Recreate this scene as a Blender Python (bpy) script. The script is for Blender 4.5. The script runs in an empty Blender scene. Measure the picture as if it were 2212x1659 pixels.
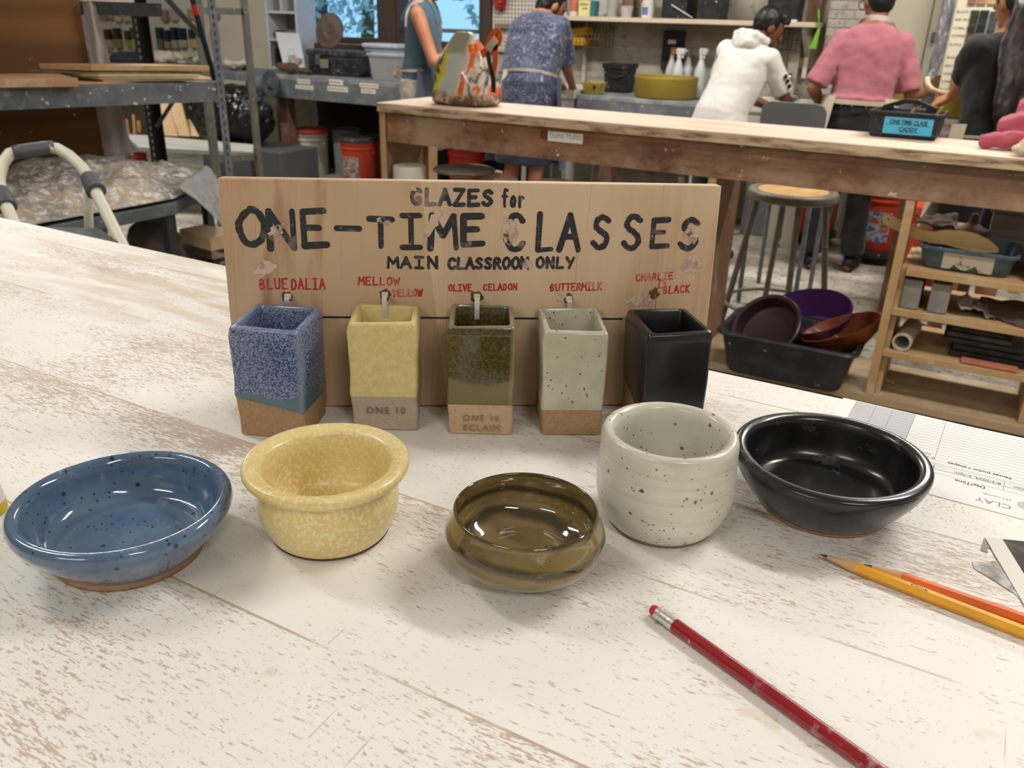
import bpy, bmesh, math, random
from mathutils import Vector, Matrix, Euler, noise as mnoise

random.seed(7)
S = bpy.context.scene
COL = S.collection
V = Vector
PI = math.pi

# ------------------------------------------------------------------ camera
# room axes: X along the benches and the rear wall, Y towards the rear wall, Z up
FPX, TILT, ROLL, YAW, HC = 1810.0, 0.4109, -0.0294, 0.5, 1.25
CAMP = V((0, 0, HC))
def _rm(v):
    return V((v[0]*math.cos(YAW) - v[1]*math.sin(YAW), v[0]*math.sin(YAW) + v[1]*math.cos(YAW), v[2]))
_fw = V((0, math.cos(TILT), -math.sin(TILT)))
_rt = V((1, 0, 0)); _dn = _fw.cross(_rt)
_r2 = math.cos(ROLL)*_rt + math.sin(ROLL)*_dn
_d2 = -math.sin(ROLL)*_rt + math.cos(ROLL)*_dn
FW, RT, DN = _rm(_fw), _rm(_r2), _rm(_d2)
cam_data = bpy.data.cameras.new('camera')
cam = bpy.data.objects.new('camera', cam_data)
COL.objects.link(cam)
cam.matrix_world = Matrix(((RT[0], -DN[0], -FW[0], 0), (RT[1], -DN[1], -FW[1], 0),
                           (RT[2], -DN[2], -FW[2], HC), (0, 0, 0, 1)))
cam_data.sensor_width = 36
cam_data.lens = FPX/2212*36
cam_data.clip_start = 0.02
cam_data.dof.use_dof = True
cam_data.dof.focus_distance = 0.62
cam_data.dof.aperture_fstop = 15
S.camera = cam

# places measured on the photograph, turned into points of the room
def ray(x, y): return FW + RT*((x-1106)/FPX) + DN*((y-829.5)/FPX)
def at_z(x, y, z):
    d = ray(x, y); return CAMP + d*((z-HC)/d.z)
def at_n(x, y, n):
    d = ray(x, y); return CAMP + d*(n/d.y)
def at_a(x, y, a):
    d = ray(x, y); return CAMP + d*(a/d.x)
def at_pl(x, y, p0, nrm):
    d = ray(x, y); return CAMP + d*((p0-CAMP).dot(nrm)/d.dot(nrm))
def at_d(x, y, dist): return CAMP + ray(x, y)*dist

# ------------------------------------------------------------------ view, world, lamps
S.view_settings.view_transform = 'Standard'
S.view_settings.look = 'None'
S.view_settings.exposure = 0.05
S.view_settings.gamma = 1.0
S.cycles.max_bounces = 6
S.cycles.diffuse_bounces = 4
S.cycles.glossy_bounces = 3
S.cycles.transmission_bounces = 4
S.cycles.transparent_max_bounces = 6
S.cycles.caustics_reflective = False
S.cycles.caustics_refractive = False
S.cycles.sample_clamp_indirect = 4
S.cycles.use_denoising = True

def lin(c):
    if isinstance(c, str):
        c = tuple(int(c[i:i+2], 16) for i in (0, 2, 4))
    r = []
    for v in c[:3]:
        v = v/255
        r.append(v/12.92 if v <= .04045 else ((v+.055)/1.055)**2.4)
    return (r[0], r[1], r[2], 1)

world = bpy.data.worlds.new('world')
S.world = world
world.use_nodes = True
_w = world.node_tree
_bg = _w.nodes['Background']
_bg.inputs[0].default_value = (0.33, 0.66, 1.0, 1)        # clear blue daylight outside
_bg.inputs[1].default_value = 1.25

# ceiling lamps: fixture bodies are built with the room shell; the tubes' light is here
CEIL = 2.75
LAMPS = [(0.75, 1.9, 0.85), (1.5, -0.9, 0.5), (-2.2, 0.4, 0.45), (-2.3, 4.2, 1.15), (0.2, 4.2, 1.1), (-5.2, 3.2, 1.2), (-0.8, -2.0, 0.45)]
LAMP_W = 47
for _i, (_a, _n, _k) in enumerate(LAMPS):
    ld = bpy.data.lights.new('tube_light', 'AREA')
    ld.shape = 'RECTANGLE'; ld.size = 1.15; ld.size_y = 0.16
    ld.energy = LAMP_W*_k
    ld.color = (1.0, 0.965, 0.912)
    lo = bpy.data.objects.new('tube_light', ld)
    lo.location = (_a, _n, CEIL-0.105)
    COL.objects.link(lo)

# ------------------------------------------------------------------ material helper
class G:
    def __init__(s, name):
        s.m = bpy.data.materials.new(name); s.m.use_nodes = True
        s.t = s.m.node_tree; s.t.nodes.clear()
        s.out = s.t.nodes.new('ShaderNodeOutputMaterial')
        s.tc = s.t.nodes.new('ShaderNodeTexCoord')
        s.O = s.tc.outputs['Object']
    def n(s, typ, **k):
        nd = s.t.nodes.new('ShaderNode'+typ)
        for a, v in k.items(): setattr(nd, a, v)
        return nd
    def put(s, sock, v):
        if isinstance(v, bpy.types.NodeSocket): s.t.links.new(v, sock)
        elif isinstance(v, str): sock.default_value = lin(v)
        else: sock.default_value = v
    def map(s, scale=(1, 1, 1), rot=(0, 0, 0), loc=(0, 0, 0), vec=None):
        nd = s.n('Mapping'); s.put(nd.inputs['Vector'], vec or s.O)
        nd.inputs['Scale'].default_value = scale; nd.inputs['Rotation'].default_value = rot; nd.inputs['Location'].default_value = loc
        return nd.outputs[0]
    def noise(s, scale, vec=None, detail=3, rough=.55, dist=0):
        nd = s.n('TexNoise'); s.put(nd.inputs['Vector'], vec or s.O)
        nd.inputs['Scale'].default_value = scale; nd.inputs['Detail'].default_value = detail
        nd.inputs['Roughness'].default_value = rough; nd.inputs['Distortion'].default_value = dist
        return nd.outputs['Fac']
    def vor(s, scale, vec=None, feature='F1', rnd=1):
        nd = s.n('TexVoronoi', feature=feature); s.put(nd.inputs['Vector'], vec or s.O)
        nd.inputs['Scale'].default_value = scale; nd.inputs['Randomness'].default_value = rnd
        return nd
    def sep(s, vec=None):
        nd = s.n('SeparateXYZ'); s.put(nd.inputs[0], vec or s.O); return nd.outputs
    def ramp(s, fac, stops, interp='LINEAR'):
        nd = s.n('ValToRGB'); cr = nd.color_ramp; cr.interpolation = interp
        while len(cr.elements) < len(stops): cr.elements.new(.5)
        for e, (p, c) in zip(cr.elements, stops):
            e.position = p; e.color = lin(c) if not isinstance(c, (int, float)) else (c, c, c, 1)
        s.put(nd.inputs[0], fac); return nd.outputs[0]
    def step(s, fac, lo, hi):
        nd = s.n('MapRange'); s.put(nd.inputs[0], fac)
        nd.inputs[1].default_value = lo; nd.inputs[2].default_value = hi
        return nd.outputs[0]
    def math(s, op, a, b=0, c=None):
        nd = s.n('Math', operation=op); s.put(nd.inputs[0], a); s.put(nd.inputs[1], b)
        if c is not None: s.put(nd.inputs[2], c)
        return nd.outputs[0]
    def mix(s, fac, a, b, mode='MIX'):
        nd = s.n('Mix', data_type='RGBA', blend_type=mode)
        s.put(nd.inputs[0], fac); s.put(nd.inputs[6], a); s.put(nd.inputs[7], b)
        return nd.outputs[2]
    def bump(s, h, strength=.3, dist=.002):
        nd = s.n('Bump'); nd.inputs['Strength'].default_value = strength; nd.inputs['Distance'].default_value = dist
        s.put(nd.inputs['Height'], h); return nd.outputs[0]
    def bsdf(s, col, rough=.6, bump=None, metal=0, coat=0, spec=.5, trans=0, alpha=1, sheen=0, ior=1.45, sub=0, coat_rough=.05):
        nd = s.n('BsdfPrincipled'); i = nd.inputs
        s.put(i['Base Color'], col); s.put(i['Roughness'], rough); s.put(i['Metallic'], metal)
        s.put(i['Coat Weight'], coat); i['Coat Roughness'].default_value = coat_rough; i['Specular IOR Level'].default_value = spec
        i['Transmission Weight'].default_value = trans; s.put(i['Alpha'], alpha); i['Sheen Weight'].default_value = sheen
        i['IOR'].default_value = ior; i['Subsurface Weight'].default_value = sub
        if bump is not None: s.put(i['Normal'], bump)
        s.t.links.new(nd.outputs[0], s.out.inputs[0]); return s.m

_cache = {}
def flat(hexa, rough=.6, metal=0, var=.12, scale=30, coat=0, spec=.4, bump=0, name=None):
    """plain painted, moulded or dyed surface with faint mottling"""
    key = (hexa, rough, metal, var, scale, coat, bump)
    if key in _cache: return _cache[key]
    g = G(name or 'surface')
    f = g.noise(scale, detail=4)
    c = lin(hexa)
    lo = tuple(max(0, x*(1-var)) for x in c[:3])+(1,); hi = tuple(min(1, x*(1+var)) for x in c[:3])+(1,)
    col = g.mix(g.step(f, .3, .7), lo, hi)
    _cache[key] = g.bsdf(col, rough, g.bump(f, bump, .003) if bump else None, metal, coat, spec)
    return _cache[key]
def dusty(hexa, dust='B8B0A4', amount=.5, rough=.6, scale=14, spots='D8D2C6', spotscale=60, metal=0, coat=0):
    """a worn surface with clay dust in patches and dried splashes"""
    key = ('d', hexa, dust, amount, rough, scale, spots, spotscale)
    if key in _cache: return _cache[key]
    g = G('dusty_surface')
    f = g.noise(scale, detail=6, rough=.65)
    col = g.mix(g.math('MULTIPLY', g.step(f, .45, .72), amount), hexa, dust)
    v = g.noise(spotscale, detail=2, rough=.5)
    col = g.mix(g.step(v, .70, .73), col, spots)
    _cache[key] = g.bsdf(col, rough, None, metal, coat)
    return _cache[key]
def wood(hexa, dark, axis=0, fine=40, rough=.65, dust=None, stain=None, contrast=.5, spots=None):
    key = ('w', hexa, dark, axis, fine, dust, stain, spots)
    if key in _cache: return _cache[key]
    g = G('wood')
    sc = [fine]*3; sc[axis] = fine/14
    f = g.noise(1.0, g.map(tuple(sc)), detail=5, rough=.6)
    col = g.mix(g.math('MULTIPLY', g.step(f, .35, .72), contrast), hexa, dark)
    if stain: col = g.mix(g.step(g.noise(6, detail=3), .52, .66), col, stain)
    if dust: col = g.mix(g.step(g.noise(9, detail=6, rough=.7), .5, .75), col, dust)
    if spots: col = g.mix(g.step(g.noise(38, detail=3, rough=.6), .685, .71), col, spots)
    _cache[key] = g.bsdf(col, rough, g.bump(f, .15, .001))
    return _cache[key]

# ------------------------------------------------------------------ mesh helper
class MB:
    def __init__(s): s.b = bmesh.new()
    def add(s, vs, fs):
        bv = [s.b.verts.new(v) for v in vs]
        for f in fs:
            try: s.b.faces.new([bv[i] for i in f])
            except ValueError: pass
        return s
    def box(s, x0, x1, y0, y1, z0, z1, M=None):
        vs = [V((x, y, z)) for z in (z0, z1) for y in (y0, y1) for x in (x0, x1)]
        if M: vs = [M @ v for v in vs]
        return s.add(vs, [(0, 2, 3, 1), (4, 5, 7, 6), (0, 1, 5, 4), (2, 6, 7, 3), (0, 4, 6, 2), (1, 3, 7, 5)])
    def hexa(s, bot, top):
        """box from 4 bottom and 4 top corners in the same turning order"""
        return s.add(list(bot)+list(top), [(3, 2, 1, 0), (4, 5, 6, 7), (0, 1, 5, 4), (1, 2, 6, 5), (2, 3, 7, 6), (3, 0, 4, 7)])
    def ring(s, c, ax, r, n, ref=None):
        ax = ax.normalized(); u = ax.orthogonal().normalized() if ref is None else (ref-ax*ref.dot(ax)).normalized()
        w = ax.cross(u)
        rr = r if isinstance(r, (tuple, list)) else (r, r)
        return [c + u*(rr[0]*math.cos(2*PI*i/n)) + w*(rr[1]*math.sin(2*PI*i/n)) for i in range(n)]
    def loft(s, rings, cap0=True, cap1=True, closed=True):
        n = len(rings[0]); vs = [v for r in rings for v in r]; fs = []
        for k in range(len(rings)-1):
            for i in range(n if closed else n-1):
                j = (i+1) % n
                fs.append((k*n+i, k*n+j, (k+1)*n+j, (k+1)*n+i))
        if cap0: fs.append(tuple(range(n-1, -1, -1)))
        if cap1: fs.append(tuple(range((len(rings)-1)*n, len(rings)*n)))
        return s.add(vs, fs)
    def cyl(s, p0, p1, r0, r1=None, n=20):
        p0, p1 = V(p0), V(p1); r1 = r0 if r1 is None else r1; ax = p1-p0
        ref = ax.orthogonal()
        return s.loft([s.ring(p0, ax, r0, n, ref), s.ring(p1, ax, r1, n, ref)])
    def tube(s, pts, r, n=10, ref=None, caps=True):
        pts = [V(p) for p in pts]; rings = []; prev = ref
        for i, p in enumerate(pts):
            t = (pts[min(i+1, len(pts)-1)]-pts[max(i-1, 0)]).normalized()
            if prev is None: prev = t.orthogonal().normalized()
            prev = (prev - t*prev.dot(t)).normalized()
            ri = r[i] if isinstance(r, list) else r
            rings.append(s.ring(p, t, ri, n, prev))
        return s.loft(rings, caps, caps)
    def lathe(s, prof, n=48, M=None, wob=0, seed=0):
        rings = []; poles = []
        vs = []; idx = []
        for (r, z) in prof:
            if r < 1e-6:
                idx.append([len(vs)]); vs.append(V((0, 0, z)))
            else:
                row = []
                for i in range(n):
                    a = 2*PI*i/n
                    q = r*(1+wob*(math.sin(2*a+seed)+.5*math.sin(3*a+seed*2.3)))
                    row.append(len(vs)); vs.append(V((q*math.cos(a), q*math.sin(a), z*(1+wob*.6*math.sin(2*a+seed*1.7)))))
                idx.append(row)
        fs = []
        for a, b in zip(idx, idx[1:]):
            for i in range(n):
                j = (i+1) % n
                if len(a) == 1 and len(b) == 1: continue
                if len(a) == 1: fs.append((a[0], b[j], b[i]))
                elif len(b) == 1: fs.append((a[i], a[j], b[0]))
                else: fs.append((a[i], a[j], b[j], b[i]))
        if M: vs = [M @ v for v in vs]
        return s.add(vs, fs)
    def prism(s, poly, z0, z1, M=None):
        n = len(poly)
        vs = [V((x, y, z0)) for x, y in poly]+[V((x, y, z1)) for x, y in poly]
        if M: vs = [M @ v for v in vs]
        fs = [tuple(range(n-1, -1, -1)), tuple(range(n, 2*n))]+[(i, (i+1) % n, n+(i+1) % n, n+i) for i in range(n)]
        return s.add(vs, fs)
    def ball(s, c, r, M=None, u=18, w=12):
        rr = r if isinstance(r, (tuple, list)) else (r,)*3
        prof = [(math.sin(PI*k/w), -math.cos(PI*k/w)) for k in range(w+1)]
        prof[0] = (0, -1); prof[-1] = (0, 1)
        T = Matrix.Translation(V(c)) @ (M.to_4x4() if M else Matrix()) @ Matrix.Diagonal((rr[0], rr[1], rr[2], 1))
        return s.lathe(prof, u, T)
    def grid(s, f, nu, nv):
        vs = [f(i/nu, j/nv) for j in range(nv+1) for i in range(nu+1)]; k = nu+1
        return s.add(vs, [(j*k+i, j*k+i+1, (j+1)*k+i+1, (j+1)*k+i) for j in range(nv) for i in range(nu)])
    def sheet(s, f, nu, nv, t):
        """a bent sheet of thickness t (offset along -z)"""
        vs = [V(f(i/nu, j/nv)) for j in range(nv+1) for i in range(nu+1)]; k = nu+1; m = len(vs)
        vs += [v-V((0, 0, t)) for v in vs]; fs = []
        for j in range(nv):
            for i in range(nu):
                q = (j*k+i, j*k+i+1, (j+1)*k+i+1, (j+1)*k+i)
                fs += [q, tuple(m+x for x in reversed(q))]
        ed = [i for i in range(k)]+[j*k+nu for j in range(1, nv+1)]+[nv*k+i for i in range(nu-1, -1, -1)]+[j*k for j in range(nv-1, 0, -1)]
        for a, b in zip(ed, ed[1:]+ed[:1]): fs.append((b, a, m+a, m+b))
        return s.add(vs, fs)
    def done(s, name, mat, parent=None, smooth=False, bevel=0, seg=2, loc=None, weld=0, sub=0):
        if weld: bmesh.ops.remove_doubles(s.b, verts=s.b.verts, dist=weld)
        bmesh.ops.recalc_face_normals(s.b, faces=s.b.faces)
        me = bpy.data.meshes.new(name); s.b.to_mesh(me); s.b.free()
        o = bpy.data.objects.new(name, me); COL.objects.link(o)
        if mat: me.materials.append(mat)
        fin(o, parent, smooth, bevel, seg, loc, sub)
        return o
def fin(o, parent=None, smooth=False, bevel=0, seg=2, loc=None, sub=0):
    me = o.data
    if parent is not None:
        o.parent = parent; o.matrix_parent_inverse = Matrix.Translation(-world_loc(parent))
        if parent.type == 'MESH': o.matrix_parent_inverse = Matrix()
        if parent.type != 'EMPTY' and parent.parent is None: o.matrix_parent_inverse = Matrix.Translation(-parent.location)
    elif loc is not None:
        loc = V(loc); me.transform(Matrix.Translation(-loc)); o.location = loc
    if smooth:
        for p in me.polygons: p.use_smooth = True
        if smooth is not True:
            md = o.modifiers.new('edges', 'EDGE_SPLIT'); md.split_angle = math.radians(smooth)
    if bevel:
        md = o.modifiers.new('bevel', 'BEVEL'); md.width = bevel; md.segments = seg; md.limit_method = 'ANGLE'; md.angle_limit = math.radians(40)
    if sub:
        md = o.modifiers.new('sub', 'SUBSURF'); md.levels = sub; md.render_levels = sub
def world_loc(p):
    return p.location.copy() if p.parent is None else V((0, 0, 0))
def tag(o, label, cat, group=None, kind=None):
    o['label'] = label; o['category'] = cat
    if group: o['group'] = group
    if kind: o['kind'] = kind
    return o
def thing(name, label, cat, loc=(0, 0, 0), group=None):
    o = bpy.data.objects.new(name, None); o.empty_display_size = .05
    COL.objects.link(o); o.location = loc
    return tag(o, label, cat, group)
def struct(o): o['kind'] = 'structure'; return o
def copy_tree(o, parent=None):
    c = o.copy(); COL.objects.link(c)
    if parent is not None: c.parent = parent; c.matrix_parent_inverse = o.matrix_parent_inverse.copy()
    for ch in list(o.children): copy_tree(ch, c)
    return c
def again(o, loc, rz=0, label=None, tilt=None):
    c = copy_tree(o); c.location = loc
    c.rotation_euler = tilt if tilt else (0, 0, rz)
    if label: c['label'] = label
    return c
def RZ(a, loc=(0, 0, 0)): return Matrix.Translation(V(loc)) @ Matrix.Rotation(a, 4, 'Z')
def frame(o, ex, ey, ez):
    """matrix whose columns are the given axes"""
    return Matrix(((ex.x, ey.x, ez.x, o.x), (ex.y, ey.y, ez.y, o.y), (ex.z, ey.z, ez.z, o.z), (0, 0, 0, 1)))
WORK = bpy.data.scenes.new('work')
def baked(o):
    """the mesh of an object with its modifiers applied, worked out in a scene of its own"""
    WORK.collection.objects.link(o)
    with bpy.context.temp_override(scene=WORK, view_layer=WORK.view_layers[0]):
        dg = bpy.context.evaluated_depsgraph_get()
        me = bpy.data.meshes.new_from_object(o.evaluated_get(dg))
    WORK.collection.objects.unlink(o)
    return me
def text(name, body, size, M, mat, parent, ext=.0003, align='LEFT', spacing=1.0, bold=0, sx=1):
    cu = bpy.data.curves.new(name, 'FONT'); cu.body = body; cu.size = size; cu.extrude = ext; cu.align_x = align
    cu.space_character = spacing; cu.offset = bold; cu.resolution_u = 3
    to = bpy.data.objects.new(name, cu)
    me = baked(to)
    bpy.data.objects.remove(to); bpy.data.curves.remove(cu)
    me.transform(M @ Matrix.Diagonal((sx, 1, 1, 1)))
    o = bpy.data.objects.new(name, me); COL.objects.link(o)
    me.materials.clear(); me.materials.append(mat)
    fin(o, parent)
    return o
def remesh(o, voxel, smooth=4, fac=.6, strength=0, scale=.1):
    """fuse overlapping closed shells into one continuous skin"""
    md = o.modifiers.new('fuse', 'REMESH'); md.mode = 'VOXEL'; md.voxel_size = voxel; md.use_smooth_shade = True
    if smooth:
        sm = o.modifiers.new('soft', 'SMOOTH'); sm.factor = fac; sm.iterations = smooth
    me = baked(o)
    old = o.data; mats = [m for m in old.materials]
    o.modifiers.clear(); o.data = me; me.materials.clear()
    for m in mats: me.materials.append(m)
    bpy.data.meshes.remove(old)
    if strength:
        moved = []
        for v in me.vertices:
            c = v.co
            moved.append((v.index, c+v.normal*(strength*(mnoise.noise(c/scale)+.5*mnoise.noise(c/scale*2.3)))))
        for i, c in moved: me.vertices[i].co = c
    for p in me.polygons: p.use_smooth = True
    return o
# ------------------------------------------------------------------ room shell
WN = 5.95                                             # face of the rear wall
def m_floor():
    g = G('concrete_floor')
    f = g.noise(5, detail=7, rough=.65); f2 = g.noise(30, detail=5, rough=.7)
    col = g.ramp(f, [(.3, '7E776C'), (.5, 'A8A194'), (.68, 'C4BDB0')])
    col = g.mix(g.step(f2, .56, .62), col, '57524A')
    return g.bsdf(col, .7, g.bump(f2, .2, .002))
struct(MB().box(-9.2, 3.6, -3.2, 6.1, -.1, 0).done('floor', m_floor()))
def m_plaster():
    g = G('grimy_plaster')
    f = g.noise(2.2, detail=6, rough=.6); f2 = g.noise(14, detail=5, rough=.7)
    col = g.ramp(f, [(.3, '8B8478'), (.5, 'A8A195'), (.7, 'BDB7AC')])
    col = g.mix(g.step(f2, .58, .7), col, '7B7468')
    return g.bsdf(col, .9, g.bump(f2, .35, .006))
M_WALL = m_plaster()
M_CREAM = flat('CFC8B8', .7, var=.05, scale=3, name='cream_paint')
M_CEIL = flat('E4E2DC', .9, var=.03, name='ceiling_paint')
struct(MB().box(-9.2, 3.6, -3.2, 6.1, CEIL, CEIL+.1).done('ceiling', M_CEIL))
# rear wall with two window openings
W1 = (at_n(650, 60, WN).x, at_n(826, 60, WN).x); W2 = (at_n(858, 60, WN).x, at_n(1046, 60, WN).x)
WZ0, WZ1 = 1.035, 2.15
PEG0 = at_n(1056, 60, WN).x
struct(MB().box(-9.2, W1[0], WN, WN+.15, 0, CEIL).box(W1[0], W2[1], WN, WN+.15, 0, WZ0).box(W1[0], W2[1], WN, WN+.15, WZ1, CEIL).box(W1[1], W2[0], WN, WN+.15, WZ0, WZ1)
       .box(W2[1], 3.6, WN, WN+.15, 0, CEIL).done('wall_back', M_WALL))
struct(MB().box(-9.2, -9.05, -3.2, WN, 0, CEIL).done('wall_left', M_CREAM))
struct(MB().box(3.45, 3.6, -3.2, WN, 0, CEIL).done('wall_right', M_CREAM))
struct(MB().box(-9.05, 3.45, -3.2, -3.05, 0, CEIL).done('wall_front', M_CREAM))
# cream plastered stretch to the side of the windows
xa, xb = at_n(478, 60, WN).x, at_n(586, 60, WN).x
struct(MB().box(xa-.35, xb+.02, WN-.04, WN-.001, 0, CEIL).done('trim_1', M_CREAM))
x_ = at_n(528, 60, WN-.04).x
struct(MB().box(x_-.008, x_+.008, WN-.048, WN-.0405, 0, CEIL).done('trim_2', flat('9C9484', .8, name='joint_strip')))
M_FRAME = wood('4B3A2E', '352820', 2, name if False else 40) if False else wood('4B3A2E', '352820', 2)
M_GLASS = None
g = G('window_glass'); tr = g.n('BsdfTransparent'); gl = g.n('BsdfGlossy'); gl.inputs['Roughness'].default_value = .02
mx = g.n('MixShader'); mx.inputs[0].default_value = .05
g.t.links.new(tr.outputs[0], mx.inputs[1]); g.t.links.new(gl.outputs[0], mx.inputs[2]); g.t.links.new(mx.outputs[0], g.out.inputs[0]); M_GLASS = g.m
for i, (a0, a1) in enumerate((W1, W2)):
    w = bpy.data.objects.new('window_%d' % (i+1), None); COL.objects.link(w); w.location = ((a0+a1)/2, WN+.07, WZ0); struct(w)
    f = .035
    MB().box(a0+.001, a0+f, WN-.02, WN+.12, WZ0+.001, WZ1-.001).box(a1-f, a1-.001, WN-.02, WN+.12, WZ0+.001, WZ1-.001).box(a0+f, a1-f, WN-.02, WN+.12, WZ0+.001, WZ0+f).box(a0+f, a1-f, WN-.02, WN+.12, WZ1-f, WZ1-.001).done('window_frame', M_FRAME, w)
    MB().box(a0+f, a1-f, WN+.075, WN+.079, WZ0+f, WZ1-f).done('pane', M_GLASS, w)
    if i == 1:                                        # a sash rail low in the second window
        MB().box(a0+f, a1-f, WN+.05, WN+.09, WZ0+.10, WZ0+.13).done('sash_rail', flat('6E6A66', .6, name='rail'), w)
struct(MB().box(W1[1]-.005, W2[0]+.005, WN-.03, WN-.001, WZ0-.02, WZ1+.04).done('trim_3', M_FRAME))
struct(MB().box(W1[0]-.06, W2[1]+.06, WN-.06, WN-.001, WZ0-.06, WZ0-.0205).done('trim_4', M_FRAME))
struct(MB().box(W2[1]+.001, PEG0+.04, WN-.035, WN-.001, WZ0-.02, WZ1+.04).done('trim_5', M_FRAME))
# garden trees outside the windows
def tree(x, y, h, r, seed, label):
    rnd = random.Random(seed); o = V((x, y, 0)); t = thing('garden_tree', label, 'tree', o, 'trees outside the windows')
    MB().tube([o, o+V((.1, 0, h*.3)), o+V((0, .1, h*.6))], [.14, .1, .05], 8).done('trunk', flat('5A4A3C', .9, name='bark'), t, smooth=True)
    b = MB()
    for k in range(1600):
        d = V((rnd.gauss(0, 1), rnd.gauss(0, 1), rnd.gauss(0, 1))).normalized()*(r*rnd.uniform(.35, 1))
        c = o+V((0, 0, h*.62))+V((d.x, d.y, d.z*1.5)); u = V((rnd.gauss(0, 1), rnd.gauss(0, 1), rnd.gauss(0, 1))).normalized(); w = u.orthogonal().normalized(); s = rnd.uniform(.03, .09)
        b.add([c-u*s, c+w*s*.45, c+u*s, c-w*s*.45], [(0, 1, 2, 3)])
    b.done('foliage', flat('C9DCE0', .8, var=.25, scale=2, name='leaf'), t)
tree(-7.6, 8.6, 3.4, 1.2, 1, 'pale leafy tree seen through the first window pane')
tree(-9.4, 11.8, 4.4, 1.3, 2, 'pale leafy tree farther off behind the first window pane')
tree(-4.9, 9.0, 3.6, 1.0, 3, 'pale leafy tree seen through the second window behind the woman in teal')
struct(MB().box(-20, 8, 6.2, 30, -.2, -.1).done('ground_outside', flat('8FA08C', .9, name='lawn')))
# ceiling lamps
M_DIFF = None
g = G('lamp_diffuser'); em = g.n('Emission'); em.inputs[0].default_value = (1, .95, .87, 1); em.inputs[1].default_value = 6; g.t.links.new(em.outputs[0], g.out.inputs[0]); M_DIFF = g.m
M_STEEL = flat('DADAD6', .4, name='lamp_steel')
for a, n, k in LAMPS:
    lt = thing('ceiling_light', 'white fluorescent ceiling fixture above the studio tables', 'ceiling light', (a, n, CEIL), 'ceiling fixtures')
    MB().box(a-.62, a+.62, n-.11, n+.11, CEIL-.06, CEIL-.001).done('fixture_body', M_STEEL, lt)
    MB().cyl((a-.58, n-.05, CEIL-.078), (a+.58, n-.05, CEIL-.078), .015, n=12).done('tube', M_DIFF, lt)
    MB().cyl((a-.58, n+.05, CEIL-.078), (a+.58, n+.05, CEIL-.078), .015, n=12).done('tube', M_DIFF, lt)
# ------------------------------------------------------------------ the work table in front
TZ = 0.93
def m_table():
    g = G('worn_white_paint')
    x, y, z = g.sep()
    pl = g.math('DIVIDE', g.math('ADD', y, .033), .153)
    idx = g.math('FLOOR', pl); fr = g.math('FRACT', pl)
    cmb = g.n('CombineXYZ'); g.put(cmb.inputs[0], x); g.put(cmb.inputs[1], y); g.put(cmb.inputs[2], g.math('MULTIPLY', idx, 3.7))
    P = cmb.outputs[0]
    streak = g.noise(1.0, g.map((95, 560, 6), vec=P), detail=5, rough=.62)
    fine = g.noise(1.0, g.map((260, 900, 6), vec=P), detail=3, rough=.6)
    zone = g.noise(1.0, g.map((3.2, 7, 4), vec=P, loc=(3.1, .4, 0)), detail=4, rough=.6)
    # wear is heavier just inside the far edge of every plank
    edge = g.math('MULTIPLY', g.step(fr, .35, 1.0), .062)
    lev = g.math('ADD', g.math('MULTIPLY', g.step(zone, .33, .72), .20), edge)
    mixn = g.math('ADD', g.math('MULTIPLY', streak, .62), g.math('MULTIPLY', fine, .38))
    s = g.math('ADD', mixn, lev)
    iso = g.noise(330, detail=3, rough=.65); z2 = g.noise(6, detail=4, rough=.6)
    crackle = g.step(g.math('ADD', iso, g.math('MULTIPLY', g.step(z2, .45, .75), .16)), .70, .735)
    wear = g.math('MULTIPLY', g.math('MAXIMUM', g.step(s, .672, .70), crackle), .88)
    # long knife scratches in odd directions
    scr = None
    for k, (rot, sc, th) in enumerate(((.9, (300, 12, 1), .76), (-.7, (340, 14, 1), .765), (2.0, (280, 10, 1), .765), (1.35, (300, 6, 1), .775))):
        q = g.step(g.noise(1.0, g.map(sc, rot=(0, 0, rot), loc=(k*7.3, k*2.1, 0)), detail=2, rough=.5, dist=.25), th, th+.02)
        scr = q if scr is None else g.math('MAXIMUM', scr, q)
    seam = g.math('LESS_THAN', g.math('ABSOLUTE', g.math('SUBTRACT', fr, .994)), .006)
    seam = g.math('MULTIPLY', seam, g.step(g.noise(1.0, g.map((14, 60, 1)), detail=3), .36, .5))
    m = g.math('MAXIMUM', wear, g.math('MAXIMUM', g.math('MULTIPLY', scr, .7), seam))
    paint = g.mix(g.step(g.noise(4, detail=3), .3, .7), 'E7E4DF', 'F0EEE9')
    paint = g.mix(g.math('MULTIPLY', g.step(g.noise(24, detail=2), .72, .75), .5), paint, 'D9CFB8')
    bare = g.mix(g.step(g.noise(18, detail=4), .3, .7), 'B8A392', 'C8B7A6')
    # a rubbed, half bare patch towards the far corner
    cx = g.n('Vector' 'Math', operation='DISTANCE'); g.put(cx.inputs[0], g.map((1, 2.6, 0), loc=(0, 0, 0))); cx.inputs[1].default_value = (-.82, .69*2.6, 0)
    rub = g.math('MULTIPLY', g.step(cx.outputs['Value'], .46, .15), g.step(g.noise(1.0, g.map((7, 42, 1)), detail=5), .42, .58))
    paint = g.mix(g.math('MULTIPLY', rub, .62), paint, 'C7B196')
    col = g.mix(m, paint, bare)
    return g.bsdf(col, .55, g.bump(g.math('SUBTRACT', 1, m), .25, .0006), spec=.35)
M_TAB = m_table()
M_TABLEG = wood('B9A78F', '8A745C', 2, dust='CFC7BA')
tb = thing('work_table', 'long white work table with chipped plank top, carrying the glaze sign and bowls', 'table', (-.5, .2, 0))
t = MB()
t.box(-2.05, .85, -.33, .786, TZ-.04, TZ)
t.done('tabletop', M_TAB, tb, bevel=.003)
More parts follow.
